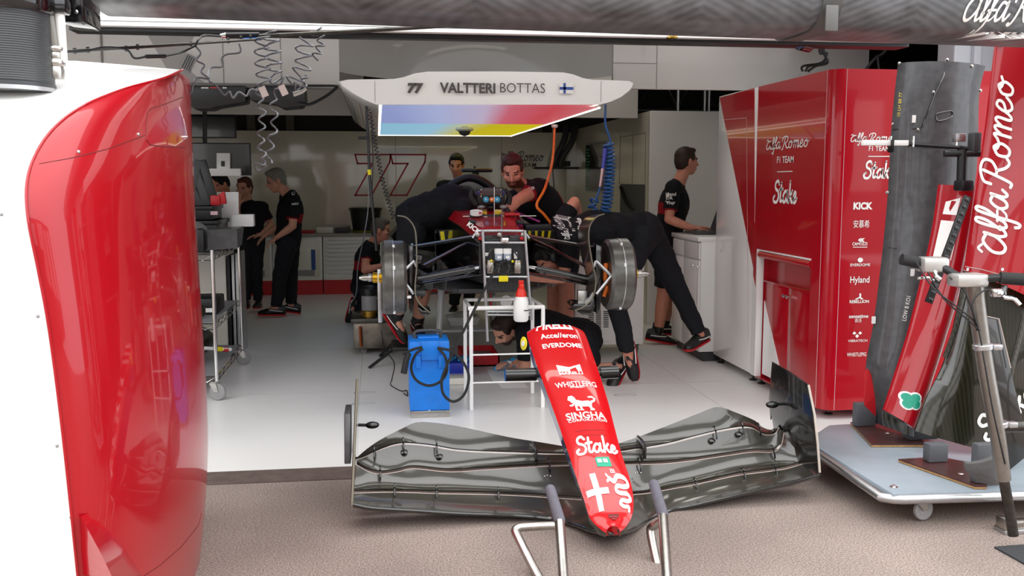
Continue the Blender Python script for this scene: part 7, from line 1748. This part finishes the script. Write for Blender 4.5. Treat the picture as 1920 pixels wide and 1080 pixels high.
# 3 --- mechanic in shorts bending over the cockpit
Y = 7.75
p3 = person('mechanic in black shorts bending deep over the left side of the cockpit', P(765, 645, 7.95), Jd(
    pel=(776, 408, Y), che=(852, 378, Y - .1), head=(912, 408, Y - .02), sL=(880, 384, Y + .1), sR=(872, 392, Y - .28), eL=(905, 430, Y + .1), eR=(888, 446, Y - .25), wL=(935, 420, Y + .1), wR=(920, 425, Y - .05),
    hL=(786, 428, Y + .12), hR=(772, 430, Y - .1), kL=(796, 520, Y + .1), kR=(760, 522, Y - .08), aL=(783, 606, Y + .25), aR=(744, 598, Y + .05), tL=(790, 640, Y + .1), tR=(762, 646, Y + .05)), (.8, .1, -.6), (.6, 0, .8), hair='#2a1f18', pants='short', red_chest=False, girth=1.12, feet={'R': (.5, -.7, .6)}, vox=.0085)
for s_ in (1,): MB().cap(P(792, 508, 7.72), .075, P(795, 530, 7.72), .07, 14).build('knee_pad', 'black', p3[0])
# 4 --- dark-haired man behind the car
Y = 11.2
p4 = person('dark-haired man in black shirt standing behind the tail of the car', G(858, 583), Jd(
    pel=(866, 452, Y), che=(862, 362, Y), head=(856, 310, Y - .02), sL=(891, 350, Y), sR=(830, 351, Y), eL=(900, 400, Y), eR=(824, 402, Y), wL=(890, 440, Y - .2), wR=(836, 440, Y - .2),
    hL=(880, 460, Y), hR=(852, 460, Y), kL=(880, 525, Y - .02), kR=(854, 525, Y - .02), aL=(880, 575, Y), aR=(852, 575, Y), tL=(884, 588, Y - .15), tR=(848, 588, Y - .15)), (-.25, -1, -.25), hair='#171310', skin='skinr', red_chest=False)
chest_mark(p4, P(849, 352, Y - .2), (1, 0, 0), (0, 0, 1), w2d('A', bold=.02), .04)
# 5 --- red-bearded man leaning in from the right of the car
Y = 7.8
p5 = person('man with reddish beard in black shirt leaning over the right side of the car', G(1045, 672), Jd(
    pel=(1052, 430, Y + .1), che=(1000, 370, Y), head=(961, 322, Y - .14), sL=(1012, 352, Y - .12), sR=(968, 372, Y + .15), eL=(970, 376, Y - .38), eR=(950, 415, Y + .1), wL=(945, 400, Y - .48), wR=(930, 410, Y - .1),
    hL=(1062, 440, Y), hR=(1046, 440, Y + .2), kL=(1062, 535, Y - .1), kR=(1040, 535, Y + .05), aL=(1062, 640, Y), aR=(1040, 628, Y + .2), tL=(1050, 668, Y - .1), tR=(1030, 650, Y + .1)), (-.22, -1, -.38), (-.12, -.3, 1), hair='#452219', beard='#6a3a26', skin='skinr', pants='short', S=1.07, girth=1.05, glove='black', sleeve=.5, vox=.0085)
chest_mark(p5, P(1003, 357, Y - .5), (1, 0, .3), (-.3, 0, 1), w2d('REBELLION', bold=.04), .022, .07)
# 6 --- man kneeling at the left by the drawers
Y = 10.4
p6 = person('man with cropped grey hair kneeling at left before the white drawer units', G(672, 600), Jd(
    pel=(682, 538, Y), che=(690, 478, Y), head=(715, 432, Y - .05), sL=(700, 464, Y + .2), sR=(688, 468, Y - .2), eL=(700, 505, Y + .15), eR=(684, 507, Y - .25), wL=(722, 500, Y), wR=(716, 498, Y - .25),
    hL=(690, 542, Y + .1), hR=(680, 545, Y - .1), kL=(728, 540, Y), kR=(704, 588, Y - .15), aL=(722, 590, Y), aR=(664, 578, Y - .1), tL=(742, 598, Y - .05), tR=(654, 596, Y - .05)), (1, -.15, -.12), hair='#5d5148', skin='skinr', feet={'R': (.5, -.7, .4)}, S=1.0, sleeve=.45)
# 7 --- grey-haired man
Y = 10.9
p7 = person('grey-haired man in black polo with red chest panel standing at left looking down', G(512, 594), Jd(
    pel=(540, 448, Y), che=(545, 385, Y), head=(517, 339, Y), sL=(551, 374, Y - .19), sR=(536, 372, Y + .19), eL=(549, 424, Y - .24), eR=(527, 424, Y + .2), wL=(521, 444, Y - .2), wR=(503, 438, Y + .1),
    hL=(538, 455, Y - .1), hR=(544, 455, Y + .1), kL=(526, 515, Y - .1), kR=(545, 515, Y + .12), aL=(518, 578, Y - .08), aR=(547, 574, Y + .1), tL=(482, 590, Y - .1), tR=(516, 582, Y + .08)), (-1, -.3, -.35), hair='#8a867c', skin='skin', hands={'L': ((-.75, -.25, -.5), (.4, 0, -.9)), 'R': ((-.7, -.3, -.5), (.4, 0, -.9))}, vox=.0075)
chest_mark(p7, P(549, 366, Y - .3), (1, 0, 0), (0, 0, 1), shapes2d([[(.5 + .5 * math.cos(k * PI / 8), .5 + .5 * math.sin(k * PI / 8)) for k in range(16)]]), .035); chest_mark(p7, P(553, 384, Y - .3), (1, 0, .1), (-.1, 0, 1), w2d('MARELLI', bold=.03), .02, .07)
# 8 --- woman
Y = 11.35
p8 = person('woman with tied-back auburn hair in black polo holding a hand to her chin', G(470, 578), Jd(
    pel=(473, 450, Y), che=(468, 398, Y), head=(458, 353, Y - .02), sL=(492, 388, Y + .02), sR=(448, 388, Y - .02), eL=(508, 420, Y + .1), eR=(444, 424, Y - .18), wL=(489, 440, Y - .08), wR=(447, 386, Y - .22),
    hL=(482, 456, Y), hR=(464, 456, Y), kL=(482, 512, Y), kR=(462, 512, Y - .05), aL=(484, 566, Y), aR=(462, 566, Y - .05), tL=(480, 578, Y - .15), tR=(458, 579, Y - .2)), (-.45, -1, -.12), hair='#5a3020', skin='skin', long_hair=True, S=.98, girth=.88, hands={'R': ((0, -.2, 1), (0, 1, 0)), 'L': ((-.9, -.3, -.1), (0, 0, -1))}, vox=.008)
# 9 --- man half hidden at far left
Y = 11.8
p9 = person('black-haired man bowed behind the white board at far left', G(412, 576), Jd(
    pel=(425, 450, Y), che=(424, 393, Y), head=(413, 346, Y - .1), sL=(448, 384, Y), sR=(402, 385, Y), eL=(452, 425, Y - .1), eR=(398, 425, Y - .1), wL=(432, 430, Y - .3), wR=(410, 430, Y - .3),
    hL=(436, 456, Y), hR=(416, 456, Y), kL=(436, 512, Y), kR=(416, 512, Y), aL=(436, 562, Y), aR=(414, 562, Y), tL=(436, 573, Y - .15), tR=(410, 573, Y - .15)), (-.75, -.7, -.55), hair='#120f0d', skin='skinr', red_chest=False)
# 10 --- man on hands and knees under the car nose
Y = 7.15
p10 = person('dark-haired bearded man crouched low on the floor under the car with a blue glove', G(1060, 700), Jd(
    pel=(1092, 632, Y), che=(1010, 612, Y + .05), head=(948, 618, Y), sL=(985, 626, Y - .16), sR=(992, 612, Y + .2), eL=(985, 690, Y - .1), eR=(990, 680, Y + .3), wL=(968, 676, Y + .1), wR=(965, 680, Y + .35),
    hL=(1096, 640, Y - .1), hR=(1104, 640, Y + .1), kL=(1106, 700, Y - .22), kR=(1075, 700, Y + .1), aL=(1160, 688, Y - .2), aR=(1150, 690, Y + .1), tL=(1150, 722, Y - .25), tR=(1140, 712, Y + .05)), (-.72, -.25, -.62), (-.5, -.5, .7), hair='#2a1c15', beard='#4a382e', skin='skin', pants='short', glove='glove' if 'glove' in M else None, hands={'L': ((-1, -.3, -.1), (0, 0, -1)), 'R': ((-1, 0, -.1), (0, 0, -1))}, feet={'L': (-.5, -.75, .4), 'R': (-.5, -.75, .4)}, red_chest=False, vox=.0075)
tag(MB().cyl(P(954, 680, 6.98), P(950, 694, 6.92), .013, n=8).cyl(P(956, 676, 6.98), P(954, 682, 6.98), .018, n=8).build('hand_tool', 'alu'), 'small silver tool held in the blue glove under the car', 'tool')
